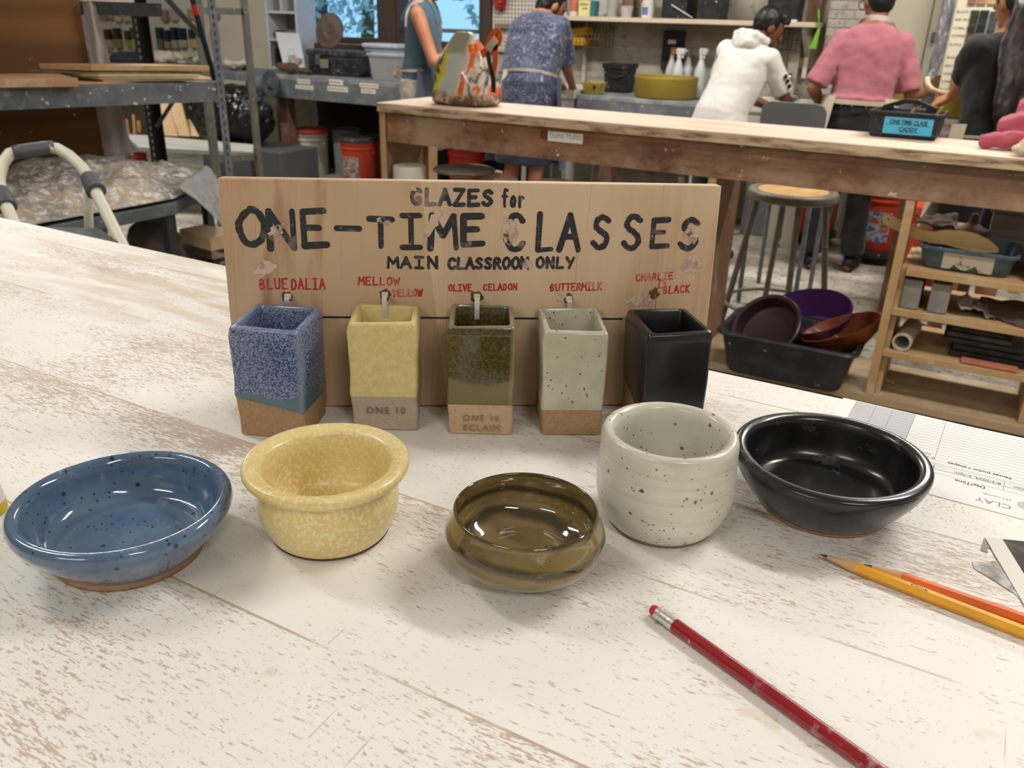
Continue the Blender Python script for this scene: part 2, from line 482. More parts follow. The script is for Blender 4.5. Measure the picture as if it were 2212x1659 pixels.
for y0 in (-.29, .715):
    MB().box(-1.98, .78, y0, y0+.03, TZ-.15, TZ-.0405).done('apron', M_TABLEG, tb, bevel=.002)
for x0 in (-1.96, .69):
    for y0 in (-.255, .62):
        MB().box(x0, x0+.085, y0, y0+.09, 0, TZ-.0405).done('leg', M_TABLEG, tb, bevel=.004)

# ------------------------------------------------------------------ sign board with hanging test tiles
BL0, BR0 = at_z(515, 881, TZ), at_z(1510, 877, TZ)
BX = (BR0-BL0); BW = BX.length; BX.normalize()
BN0 = V((BX.y, -BX.x, 0))                      # towards the viewer
LEAN = math.radians(4)
BUP = V((0, 0, 1))*math.cos(LEAN) - BN0*math.sin(LEAN)
BNN = BX.cross(BUP)
BH, BT = .1962, .0155
BO = BL0 + V((0, 0, BT*math.sin(LEAN)))
BM = frame(BO, BX, BUP, BNN)                   # board frame: x along, y up, z out of the face
BMI = BM.inverted()
def on_board(x, y):
    p = BMI @ at_pl(x, y, BO, BNN); return p.x, p.y
def m_board():
    g = G('plywood_face')
    P = g.n('TexCoord').outputs['Generated']
    x, y, z = g.sep(P)
    f = g.noise(1.0, g.map((55, 2.2, 1), vec=P), detail=5, rough=.6)
    f2 = g.noise(1.0, g.map((300, 4, 1), vec=P, loc=(4, 0, 0)), detail=2, rough=.5)
    col = g.mix(g.step(f, .3, .75), 'D6B99A', 'C09D7E')
    col = g.mix(g.step(g.noise(1.0, g.map((3.2, .6, 1), vec=P, loc=(1.3, 0, 0)), detail=2), .45, .62), col, 'D8BFA0')
    col = g.mix(g.math('MULTIPLY', g.step(f2, .66, .72), .5), col, '8F6C4C')
    # grey-pink dried clay smears
    sm = g.step(g.noise(1.0, g.map((7, 3.2, 1), vec=P, loc=(2.2, 5.7, 0)), detail=5, rough=.6), .585, .68)
    col = g.mix(g.math('MULTIPLY', sm, .65), col, 'C8AE9C')
    # lower strip is darker and blotched brown, below the ruled line
    low = g.math('MULTIPLY', g.math('LESS_THAN', y, .40), .38)
    col = g.mix(low, col, 'A8835F')
    st = g.math('MULTIPLY', g.math('LESS_THAN', y, .36), g.step(g.noise(1.0, g.map((16, 4, 1), vec=P), detail=3), .58, .7))
    col = g.mix(g.math('MULTIPLY', st, .5), col, '8A5A3C')
    return g.bsdf(col, .62, g.bump(f2, .12, .0006))
board = thing('glaze_sign', 'upright plywood sign lettered ONE-TIME CLASSES standing on white work table', 'sign', BO+BX*(BW/2))
MB().box(0, BW, 0, BH, -BT, 0, BM).done('panel', m_board(), board, bevel=.0012)
# back struts that keep it upright
M_PLY = wood('D8BC92', 'B08A60', 2)
for u in (.07, BW-.09):
    p0 = BM @ V((u, 0, -BT-.0005)); e = BX*.018
    t = MB(); q = -BN0*.07; hh = BM @ V((u, .13, -BT-.0005)); b0 = V((p0.x, p0.y, TZ+.0005))
    t.hexa([b0, b0+e, b0+q+e, b0+q], [hh, hh+e, hh+e-BN0*.012, hh-BN0*.012])
    t.done('strut', M_PLY, board)

GLY = {  # marker lettering: strokes in a unit square
 'A': [[(0, 0), (.45, 1), (.9, 0)], [(.2, .38), (.72, .38)]], 'B': [[(.1, 0), (.1, 1), (.6, .95), (.7, .75), (.55, .55), (.1, .5)], [(.1, .5), (.7, .42), (.8, .22), (.6, .03), (.1, 0)]],
 'C': [[(.85, .8), (.6, 1), (.3, .92), (.08, .6), (.1, .25), (.35, 0), (.65, .02), (.88, .2)]], 'D': [[(.1, 0), (.1, 1), (.55, .92), (.85, .55), (.7, .15), (.4, 0), (.1, 0)]],
 'E': [[(.85, 1), (.1, .97), (.1, 0), (.9, .03)], [(.1, .52), (.65, .53)]], 'G': [[(.85, .85), (.5, 1), (.15, .8), (.05, .4), (.3, .03), (.7, .05), (.85, .4), (.5, .42)]],
 'H': [[(.1, 0), (.1, 1)], [(.85, 0), (.8, 1)], [(.1, .5), (.85, .52)]], 'I': [[(.1, 1), (.8, 1)], [(.45, 1), (.45, 0)], [(.1, 0), (.8, 0)]],
 'J': [[(.2, 1), (.9, 1)], [(.6, 1), (.6, .2), (.4, 0), (.12, .15)]], 'K': [[(.1, 0), (.1, 1)], [(.85, 1), (.12, .45), (.9, 0)]], 'L': [[(.15, 1), (.1, 0), (.85, .03)]],
 'M': [[(.02, 0), (.1, 1), (.5, .4), (.88, 1), (.95, 0)]], 'N': [[(.1, 0), (.1, 1), (.85, .0), (.85, 1)]], 'O': [[(.5, 1), (.15, .8), (.05, .45), (.25, .05), (.55, 0), (.85, .25), (.9, .65), (.7, .95), (.5, 1)]],
 'P': [[(.1, 0), (.1, 1), (.6, 1), (.85, .75), (.6, .5), (.1, .48)]], 'R': [[(.1, 0), (.1, 1), (.65, .95), (.8, .72), (.55, .5), (.1, .48)], [(.4, .48), (.9, 0)]],
 'S': [[(.8, .85), (.5, 1), (.2, .85), (.2, .62), (.6, .48), (.82, .28), (.6, .03), (.3, .02), (.08, .18)]], 'T': [[(.05, 1), (.9, .98)], [(.48, 1), (.46, 0)]],
 'U': [[(.1, 1), (.1, .2), (.35, 0), (.65, .02), (.85, .25), (.85, 1)]], 'V': [[(.05, 1), (.45, 0), (.88, 1)]], 'W': [[(.0, 1), (.25, 0), (.5, .7), (.72, 0), (1, 1)]],
 'Y': [[(.05, 1), (.45, .5)], [(.9, 1), (.35, 0)]], 'Z': [[(.1, 1), (.85, 1), (.08, 0), (.9, .03)]], '-': [[(.1, .5), (.9, .5)]],
 'f': [[(.75, .95), (.5, 1), (.4, .8), (.4, 0)], [(.15, .6), (.7, .6)]], 'o': [[(.5, .6), (.2, .45), (.2, .1), (.5, 0), (.75, .15), (.75, .45), (.5, .6)]], 'r': [[(.25, .6), (.28, 0)], [(.28, .4), (.5, .6), (.78, .55)]],
}
def m_ink(hexa, fade, wornness):
    g = G('marker_ink')
    f = g.noise(210, detail=4, rough=.7); p = g.noise(30, detail=3)
    a = g.math('MULTIPLY', g.step(f, .30, .42), g.step(p, .30+wornness, .42+wornness))
    col = g.mix(a, fade, hexa)
    return g.bsdf(col, .5)
INK_K = m_ink('262A31', '8C8078', .03)
INK_R = m_ink('B8262E', 'C98F80', .03)
def smoothed(st):
    q = [V(p) for p in st]
    for _ in range(2):
        q = [q[0]]+[r for a, c in zip(q, q[1:]) for r in (a.lerp(c, .28), a.lerp(c, .72))]+[q[-1]]
    return [(p.x, p.y) for p in q]
def letters(s, boxes, w, mat, name='lettering', z=.0003, seed=1):
    """hand-drawn letters; boxes = (x0, x1, base, height) in board units, one per character"""
    rnd = random.Random(seed); b = MB(); lay = 0
    for ch, (x0, x1, yb, h) in zip(s, boxes):
        if ch == ' ': continue
        for st in GLY[ch]:
            if len(st) > 4 and ch not in 'MWZE': st = smoothed(st)
            pts = [V((x0+(x1-x0)*px+rnd.uniform(-.03, .03)*h*.35, yb+h*py+rnd.uniform(-.03, .03)*h*.35)) for px, py in st]
            for a, c in zip(pts, pts[1:]):
                lay += 1; dz = z + (lay % 7)*.000012
                d = (c-a); L = d.length
                if L < 1e-6: continue
                d /= L; nn = V((-d.y, d.x)); ww = w*rnd.uniform(.42, .56)
                poly = []
                for k in range(5):
                    an = PI/2+PI*k/4; poly.append(a+(d*math.cos(an)+nn*math.sin(an))*ww)
                for k in range(5):
                    an = -PI/2+PI*k/4; poly.append(c+(d*math.cos(an)+nn*math.sin(an))*ww*rnd.uniform(.85, 1.05))
                b.prism([(p.x, p.y) for p in poly], 0.00002, dz, BM)
    return b.done(name, mat, board)
def word(s, px0, px1, ytop0, ybot0, ytop1, ybot1, w, mat, seed, gap=.18):
    """a word between two measured ends on the board"""
    n = len(s); boxes = []
    for i in range(n):
        f0 = i/n; f1 = (i+1-gap)/n
        xa, xb = px0+(px1-px0)*f0, px0+(px1-px0)*f1
        yt = ytop0+(ytop1-ytop0)*f0; yb = ybot0+(ybot1-ybot0)*f0
        ax, ay = on_board(xa, yb); bx, by = on_board(xb, yb); _, ty = on_board(xa, yt)
        boxes.append((ax, bx, ay, ty-ay))
    return letters(s, boxes, w, mat, seed=seed)
word('GLAZES', 888, 1072, 408, 441, 412, 444, .0034, INK_K, 3)
word('for', 1084, 1136, 409, 446, 412, 448, .0026, INK_K, 4)
def chars(s, spec, w, mat, seed):
    bx = []
    for (x0, x1, yt, yb) in spec:
        ax, ay = on_board(x0, yb); b2, _ = on_board(x1, yb); _, ty = on_board(x0, yt)
        bx.append((ax, b2, ay, ty-ay))
    return letters(s, bx, w, mat, seed=seed)
chars('ONE', [(514, 582, 452, 530), (578, 646, 456, 536), (652, 712, 455, 531)], .0056, INK_K, 5)
chars('-', [(722, 784, 462, 524)], .0058, INK_K, 6)
chars('TIME', [(797, 854, 472, 532), (864, 918, 465, 534), (928, 988, 466, 536), (996, 1048, 466, 528)], .0053, INK_K, 7)
chars('CLASSES', [(1088, 1136, 462, 540), (1158, 1196, 462, 540), (1208, 1253, 464, 540), (1276, 1320, 466, 536), (1342, 1388, 464, 538), (1404, 1446, 474, 532), (1464, 1512, 472, 538)], .0048, INK_K, 8)
word('MAIN', 838, 952, 556, 578, 555, 579, .0026, INK_K, 9)
word('CLASSROOM', 968, 1144, 558, 580, 556, 580, .0027, INK_K, 10, .12)
word('ONLY', 1158, 1244, 556, 578, 557, 579, .0025, INK_K, 11)
word('BLUE', 561, 626, 603, 624, 601, 624, .0014, INK_R, 12)
word('DALIA', 630, 706, 602, 625, 602, 624, .0014, INK_R, 13)
word('MELLOW', 775, 866, 598, 615, 600, 616, .0013, INK_R, 14)
word('YELLOW', 848, 914, 626, 640, 624, 639, .0014, INK_R, 15)
word('OLIVE', 969, 1021, 615, 628, 614, 629, .0012, INK_R, 16)
word('CELADON', 1044, 1119, 614, 627, 612, 626, .0012, INK_R, 17)
word('BUTTERMILK', 1188, 1302, 614, 628, 609, 626, .0012, INK_R, 18, .1)
word('CHARLIE', 1373, 1456, 592, 607, 588, 602, .0012, INK_R, 19)
chars('D', [(1421, 1440, 605, 622)], .0009, INK_R, 20)
word('BLACK', 1432, 1492, 619, 634, 614, 631, .0012, INK_R, 21)
t = MB()                                              # the ruled line across the board
x0, y0 = on_board(690, 685); x1, y1 = on_board(1345, 689)
t.prism([(x0, y0-.0008), (x1, y1-.0008), (x1, y1+.0008), (x0, y0+.0008)], .00002, .0003, BM)
t.done('ruled_line', flat('2A2826', .6, name='pen_line'), board)

# dried clay smeared over the lettering
g = G('dried_clay'); f = g.noise(60, detail=5, rough=.7); M_SMEAR = g.bsdf(g.mix(f, 'C4A795', 'D9C4B4'), .9, alpha=g.step(g.noise(85, detail=4, rough=.7), .36, .5))
for k, (px, py, rx, ry, an) in enumerate(((598, 497, 24, 12, .5), (829, 478, 19, 9, -.3), (893, 407, 9, 5, -.5), (936, 480, 12, 40, -.5), (1100, 500, 20, 34, .1), (1493, 508, 22, 20, .2), (1496, 570, 26, 22, .3), (572, 578, 28, 18, .4), (1140, 570, 12, 10, 0), (1212, 640, 12, 14, 0), (1380, 650, 34, 16, 0))):
    rs_ = random.Random(k*7+1); pts = []; u, v = on_board(px, py); s_ = on_board(px+10, py)[0]-u
    for i in range(22):
        a = 2*PI*i/22; q = rs_.uniform(.62, 1.1); x, y = math.cos(a)*rx*q*s_/10, math.sin(a)*ry*q*s_/10
        pts.append((u+x*math.cos(an)-y*math.sin(an), v+x*math.sin(an)+y*math.cos(an)))
    b = MB(); b.prism(pts, .0004, .00062+k*.00001, BM); b.done('clay_smear', M_SMEAR, board)

# --- clay and glaze
def m_clay(hexa, dark, spec_c='4A3528', scale=60):
    g = G('bare_clay')
    f = g.noise(260, detail=3, rough=.7)
    col = g.mix(g.step(f, .25, .75), hexa, dark)
    v = g.vor(260); col = g.mix(g.step(v.outputs['Distance'], .13, .09), col, spec_c)
    col = g.mix(g.math('MULTIPLY', g.step(g.noise(28, detail=3), .5, .7), .35), col, dark)
    return g.bsdf(col, .85, g.bump(f, .3, .0008))
def m_glaze(base, light, dark, mott=30, rough=.18, coat=.6, speck=None, speck_s=170, speck_t=.12, fine=None, rings=0, bump=.1, scuff=None, bands=None):
    g = G('glaze')
    f = g.noise(mott, detail=5, rough=.6)
    col = g.ramp(f, [(.3, dark), (.5, base), (.7, light)])
    if rings:                                        # throwing rings change the glaze thickness
        zz = g.noise(1.0, g.map((8, 8, rings)), detail=2, rough=.5)
        col = g.mix(g.math('MULTIPLY', g.step(zz, .45, .65), .55), col, dark)
    if bands:
        zz = g.sep()[2]; w_ = g.math('SINE', g.math('ADD', g.math('MULTIPLY', zz, bands[0]), g.math('MULTIPLY', g.noise(14, detail=3), 7)))
        col = g.mix(g.math('MULTIPLY', g.step(w_, .0, .9), bands[2]), col, bands[1])
    if fine:
        ff = g.noise(fine[1], detail=2, rough=.6)
        col = g.mix(g.step(ff, .5, .58), col, fine[0])
    if speck:
        for sc, th, k in ((speck_s, speck_t, .9), (speck_s*.42, speck_t*.8, .95)):
            v = g.vor(sc); pick = g.noise(sc*.31, detail=0)
            q = g.math('MULTIPLY', g.step(v.outputs['Distance'], th, th*.55), g.step(pick, .44, .46))
            col = g.mix(g.math('MULTIPLY', q, k), col, speck)
    if scuff:
        q = g.step(g.noise(24, g.map((1, 1, 2)), detail=6, rough=.75), .60, .72)
        col = g.mix(g.math('MULTIPLY', q, scuff[1]), col, scuff[0])
        r = g.math('ADD', rough, g.math('MULTIPLY', q, .35))
    else: r = rough
    return g.bsdf(col, r, g.bump(f, bump, .002), coat=coat, coat_rough=max(.04, rough*.6))

def tile(name, label, pf, w, yaw, d, h, glaze, clay, zsplit, slant=0, taper=0, wall=.0055, side_drop=.0, skew=0):
    """square clay tube with open top: bare base, glazed body, tie hole in the back"""
    ex = V((math.cos(yaw), math.sin(yaw), 0)); ey = V((-math.sin(yaw), math.cos(yaw), 0))
    o = at_z(pf[0], pf[1], TZ)                     # front foot corner
    Mx = frame(V((o.x, o.y, TZ)), ex, ey, V((0, 0, 1)))
    root = thing(name, label, 'test tile', V((o.x, o.y, TZ))+ex*w/2+ey*d/2, 'glaze test tiles hanging on the sign')
    rnd = random.Random(name)
    leanv = -math.sin(LEAN)
    def sq(z, x0, x1, y0, y1, r, n=3):
        r = min(r, .0058); pts = []
        for cx, cy, a0 in ((x1-r, y0+r, -PI/2), (x1-r, y1-r, 0), (x0+r, y1-r, PI/2), (x0+r, y0+r, PI)):
            for k in range(n+1):
                an = a0+PI/2*k/n; pts.append((cx+r*math.cos(an), cy+r*math.sin(an), z))
        return pts
    def lev(z, shrink=0, rr=.003, zf=None):
        k = z/h; tp = taper*k
        wob = .0007
        pts = sq(z, 0-tp+shrink+skew*k, w+tp-shrink+skew*k, shrink, d-shrink+k*h*math.tan(LEAN), rr)
        return [Mx @ V((x+wob*math.sin(z*130+y*90), y+wob*math.sin(z*110+x*120), zz if zf is None else zf(x, y))) for x, y, zz in pts]
    zs = lambda x, y: zsplit - slant*(x/w-.5) + side_drop*(y/d) + .0006*math.sin(x*300)
    b = MB()
    b.loft([lev(.0, .002), lev(.0015, .0004), lev(zsplit*.5), lev(zsplit, 0, zf=zs)], True, False)
    base = b.done('clay_base', clay, root, smooth=35)
    b = MB()
    zt = lambda dz: (lambda x, y: h+dz+.0007*math.sin(x*95+y*40+w*999)+.0004*math.sin(y*130))
    rings = [lev(zsplit, -.00035, zf=zs), lev(zsplit+.004, -.0005, zf=lambda x, y: zs(x, y)+.002), lev(h*.55, -.0004), lev(h-.008, -.0005), lev(h, .0004, zf=zt(-.0015)), lev(h, .0014, zf=zt(0)),
             lev(h, wall-.001, .0035, zf=zt(0)), lev(h, wall, .0035, zf=zt(-.002)), lev(h-.02, wall+.0005, .0035), lev(.02, wall+.001, .0035)]
    b.loft(rings, False, True)
    b.done('glazed_body', glaze, root, smooth=50)
    return root, Mx
CLAY_BR = m_clay('B3936F', '9F7E5C'); CLAY_GY = m_clay('B9A896', 'A99887', '6C5C50'); CLAY_TAN = m_clay('CDB094', 'B99A7C', '77604C'); CLAY_DK = m_clay('A98468', '8E6A50')
def m_bluetile():
    g = G('blue_glaze')
    f = g.noise(640, detail=3, rough=.7); lo = g.noise(45, detail=3)
    col = g.mix(g.step(f, .44, .56), '33436E', '8492B2')
    x, y, z = g.sep(g.n('TexCoord').outputs['Generated'])
    # thin teal where the second dip did not reach: a scalloped edge low on the face and along the corners
    sc = g.math('ADD', z, g.math('MULTIPLY', g.math('SINE', g.math('MULTIPLY', x, 10.5)), .030))
    thin = g.step(sc, .245, .225)
    col = g.mix(thin, col, '54707E')
    col = g.mix(g.math('MULTIPLY', g.step(z, .94, 1.0), .65), col, '8795BE')
    edge = g.step(g.math('ABSOLUTE', g.math('SUBTRACT', x, .5)), .455, .49)
    col = g.mix(g.math('MULTIPLY', edge, .7), col, '76889A')
    return g.bsdf(col, .22, g.bump(lo, .15, .002), coat=.5)
def m_olivetile():
    g = G('olive_glaze')
    f = g.noise(380, detail=3, rough=.7); lo = g.noise(45, detail=3)
    col = g.mix(g.step(f, .42, .6), '3A351C', '5C5328')
    x, y, z = g.sep(g.n('TexCoord').outputs['Generated'])
    sc = g.math('ADD', z, g.math('MULTIPLY', g.math('SINE', g.math('MULTIPLY', x, 6.6)), -.05))
    col = g.mix(g.step(sc, .41, .37), col, '6B5F2A')
    col = g.mix(g.math('MULTIPLY', g.step(z, .965, .99), .8), col, '8E8574')
    edge = g.step(g.math('ABSOLUTE', g.math('SUBTRACT', x, .5)), .455, .49)
    col = g.mix(g.math('MULTIPLY', edge, .75), col, '948A5C')
    return g.bsdf(col, .16, g.bump(lo, .15, .002), coat=.7)
R = math.radians
t1, M1 = tile('test_tile', 'speckled blue square clay tube under the red words BLUE DALIA', (518, 941), .0565, R(22), .0535, .0945, m_bluetile(), CLAY_BR, .030, slant=.010)
t2, M2 = tile('test_tile', 'pale yellow square clay tube stamped ONE 10, under MELLOW YELLOW', (762, 931), .0545, R(31.5), .0445, .0955, m_glaze('D5C487', 'DDCF98', 'CDBB7C', 200, .5, .1, bump=.05, speck='9A7038', speck_s=60, speck_t=.06), CLAY_GY, .0315)
t3, M3 = tile('test_tile', 'dark olive square clay tube stamped ECLAIM, under OLIVE CELADON', (967, 939), .054, R(29.7), .0525, .0955, m_olivetile(), CLAY_TAN, .028)
t4, M4 = tile('test_tile', 'speckled off-white square clay tube under the red word BUTTERMILK', (1168, 942), .0505, R(32.3), .056, .0925, m_glaze('BDBAA6', 'C6C4B2', 'B2AE99', 40, .22, .5, speck='42352A', speck_s=190, speck_t=.2), CLAY_BR, .0235, taper=.001)
t5, M5 = tile('test_tile', 'black square clay tube under CHARLIE D BLACK, behind the tall white cup', (1379, 957), .0535, R(38), .0575, .0955, m_glaze('17181B', '1F2124', '101114', 40, .3, .25), CLAY_DK, .024, side_drop=.012)
M_STAMP = flat('86776A', .9, name='stamped_letters'); M_STAMP2 = flat('A48A70', .9, name='stamped_letters')
def stamp(body, Mx, x, z, size, mat, root, sp=1.15):
    kk = math.tan(LEAN)*.3
    text('stamped_letters', body, size, Mx @ Matrix.Translation(V((x, -.0004, z))) @ Matrix.Rotation(PI/2, 4, 'X'), mat, root, .0003, spacing=sp)
stamp('ONE 10', M2, .0115, .0165, .0085, M_STAMP, t2, 1.2)
stamp('ONE 10', M3, .0125, .0135, .0075, M_STAMP2, t3, 1.25)
stamp('ECLAIM', M3, .0125, .0045, .0080, M_STAMP2, t3, 1.2)

# cable ties through board and tile
M_TIE = flat('D6D4CE', .35, name='white_nylon'); M_HOLE = flat('6B4A30', .9, name='torn_wood'); M_WIRE = flat('8A7860', .4, .6, name='wire')
def tie(px, ytop, ybot, Mx, w, d, h, label, wire=False, rz=0):
    u, v = on_board(px, ytop)
    p0 = BM @ V((u, v, .0006)); q = at_z(px, ybot, TZ+h-.011)
    p1 = V((q.x, q.y, q.z)); out = BNN
    t = thing('cable_tie' if not wire else 'wire_tie', label, 'cable tie' if not wire else 'wire', p0, None if wire else 'cable ties holding the tiles to the sign')
    # rough hole in the board face
    b = MB(); pts = []
    rnd = random.Random(px)
    for k in range(14):
        a = 2*PI*k/14; r = rnd.uniform(.0035, .0062)
        pts.append((u+r*math.cos(a), v+r*math.sin(a)))
    b.prism(pts, .00002, .00035, BM); b.done('tie_hole', M_HOLE, board)
    # strap arches over the back wall of the tile
    top = max(TZ+h+.0035, p0.z)
    wp = [p0 - out*.002, p0+out*.0025+V((0, 0, .0012)), V((p0.x, p0.y, top))+out*.008, p1+V((0, 0, (top-p1.z)*.55))+out*.0015, p1+out*.0005, p1-out*.003-V((0, 0, .0015))]
    pts = []
    for i in range(len(wp)-1):
        for k in range(5): pts.append(wp[i].lerp(wp[i+1], k/5))
    pts.append(wp[-1])
    for _ in range(3): pts = [pts[0]]+[(pts[i-1]+pts[i]*2+pts[i+1])/4 for i in range(1, len(pts)-1)]+[pts[-1]]
    if wire: MB().tube(pts, .0004, 6).done('strand', M_WIRE, t, smooth=True)
    else:
        b = MB(); rings = []
        for i, p in enumerate(pts):
            tn = (pts[min(i+1, len(pts)-1)]-pts[max(i-1, 0)]).normalized(); side = BX; nn = tn.cross(side).normalized()
            rings.append([p+side*.0021+nn*.0006, p-side*.0021+nn*.0006, p-side*.0021-nn*.0006, p+side*.0021-nn*.0006])
        b.loft(rings); b.done('strap', M_TIE, t, smooth=40)
        c = pts[3]; MB().box(-.0028, .0028, -.0022, .0022, -.0016, .0024, frame(c, BX, BUP, BNN)).done('tie_head', M_TIE, t, bevel=.0005)
tie(623, 641, 683, M1, .0565, .054, .0945, 'white cable tie holding the blue tube to the sign')
tie(832, 637, 687, M2, .0545, .052, .0955, 'white cable tie holding the yellow tube to the sign')
tie(1030, 641, 689, M3, .054, .053, .0955, 'white cable tie holding the olive tube to the sign')
tie(1228, 646, 690, M4, .0505, .0545, .0925, 'white cable tie holding the off-white tube to the sign')
tie(1412, 634, 690, M5, .0535, .0555, .0955, 'thin brown wire holding the black tube to the sign', True)

# ------------------------------------------------------------------ thrown pots
def pot(name, label, cat, px, foot, glazeprof, glaze, clay, wob=.012, seed=1, n=64, sc=(1, 1)):
    p = at_z(px[0], px[1], TZ); o = V((p.x, p.y, TZ))
    r = thing(name, label, cat, o)
    T = Matrix.Translation(o) @ Matrix.Diagonal((sc[0], sc[0], sc[1], 1))
    MB().lathe(foot, n, T, wob*.6, seed).done('clay_foot', clay, r, smooth=True)
    b = MB(); b.lathe(glazeprof, n, T, wob, seed)
    g = b.done('glazed_bowl' if cat == 'bowl' else 'glazed_body', glaze, r, smooth=True, sub=1)
    return r
CLAY_FOOT = m_clay('A5856C', '8C6C54', '3A2A20')
pot('bowl', 'blue glazed shallow bowl with a bare clay foot, beside the yellow pot', 'bowl', (284, 1188),
    [(0, 0), (.044, 0), (.0470, .0008), (.0478, .003), (.0474, .0046), (.046, .0056)],
    [(.0466, .0044), (.0482, .0056), (.0505, .0082), (.0560, .0138), (.0625, .0205), (.0665, .0250), (.0688, .0290), (.0694, .0322), (.0686, .0352), (.0664, .0370), (.0634, .0372), (.0606, .0358), (.0588, .0330), (.0575, .0280), (.0550, .0200), (.0515, .0135), (.0470, .0108), (.0400, .0112), (.0380, .0098), (.030, .0094), (0, .009)],
    m_glaze('556D8A', '6C8398', '445A78', 16, .13, .7, speck='16202E', speck_s=190, speck_t=.2, scuff=('A4AEBC', .55), bump=.25, rings=60), CLAY_FOOT, .012, 1, sc=(.95, 1.06))
M_YEL = m_glaze('DEC88A', 'E2CF98', 'D8BE78', 14, .36, .25, fine=('E5D7A4', 340), bump=.08)
pot('bowl', 'matte yellow pot with a wide flared rim, between the blue and olive bowls', 'pot', (716, 1141),
    [(0, 0), (.036, 0), (.0385, .0006), (.0395, .0022)],
    [(.0385, .0018), (.0398, .003), (.0422, .008), (.0450, .014), (.0466, .0205), (.0466, .0265), (.0454, .0325), (.0440, .0370), (.0442, .0400), (.0478, .0422), (.0520, .0438), (.0542, .0462), (.0546, .0490), (.0538, .0510), (.0515, .0521), (.0472, .0512), (.0434, .0497), (.0421, .0487), (.0413, .0468), (.0406, .0432), (.0402, .0390), (.0412, .030), (.0410, .020), (.038, .0105), (.030, .0072), (0, .0065)],
    M_YEL, m_clay('8A5A3A', '6E452B'), .006, 4, sc=(1, 1.045))
pot('bowl', 'glossy olive brown bowl with a closed-in rim, nearest the red pencil', 'bowl', (1131, 1223),
    [(0, 0), (.0215, 0), (.0235, .0006), (.0240, .0024)],
    [(.0230, .002), (.0265, .0042), (.0340, .0068), (.0430, .0120), (.0492, .0178), (.0512, .0235), (.0498, .0300), (.0470, .0360), (.0453, .0400), (.0450, .0425), (.0440, .0438), (.0427, .0430), (.0428, .0390), (.0450, .0320), (.0455, .0250), (.0430, .0185), (.0395, .0145), (.0345, .0125), (.0325, .0100), (.0260, .0092), (.0235, .0078), (.010, .0070), (0, .0068)],
    m_glaze('7A683C', '94805A', '574828', 9, .08, .9, speck='2A1E10', speck_s=150, speck_t=.09, bands=(430, '3C3218', .95), scuff=('B9B4A2', .4), bump=.1), CLAY_DK, .008, 2)
pot('cup', 'tall speckled off-white cup in front of the black tube', 'cup', (1426, 1122),
    [(0, 0), (.034, 0), (.0362, .0008), (.0375, .0030)],
    [(.0366, .0022), (.0385, .0048), (.0425, .0105), (.0462, .020), (.0477, .031), (.0470, .044), (.0460, .055), (.0462, .0630), (.0460, .0672), (.0450, .0700), (.0430, .0716), (.0404, .0714), (.0382, .0698), (.0368, .0668), (.0364, .062), (.0376, .052), (.0392, .040), (.0398, .030), (.0375, .014), (.030, .0075), (0, .007)],
    m_glaze('CFCDBF', 'D6D5C9', 'C3C0B0', 30, .3, .35, speck='6A4A26', speck_s=210, speck_t=.2, rings=230, bump=.12), CLAY_FOOT, .006, 3)
pot('bowl', 'black glazed shallow bowl lying over the corner of the paper form', 'bowl', (1774, 1088),
    [(0, 0), (.043, 0), (.0455, .0006), (.0466, .002), (.0465, .0030)],
    [(.0455, .0022), (.0480, .0042), (.0550, .0115), (.0625, .0210), (.0668, .0275), (.0686, .0325), (.0689, .0358), (.0675, .0377), (.0642, .0385), (.0606, .0380), (.0582, .0358), (.0572, .0305), (.0552, .0200), (.0525, .0125), (.0485, .0098), (.0470, .0094), (.030, .0092), (0, .009)],
    m_glaze('15171A', '1E2125', '0C0D0F', 18, .26, .35, scuff=('7D8794', .34), bump=.2), CLAY_DK, .012, 5, sc=(1, 1.13))

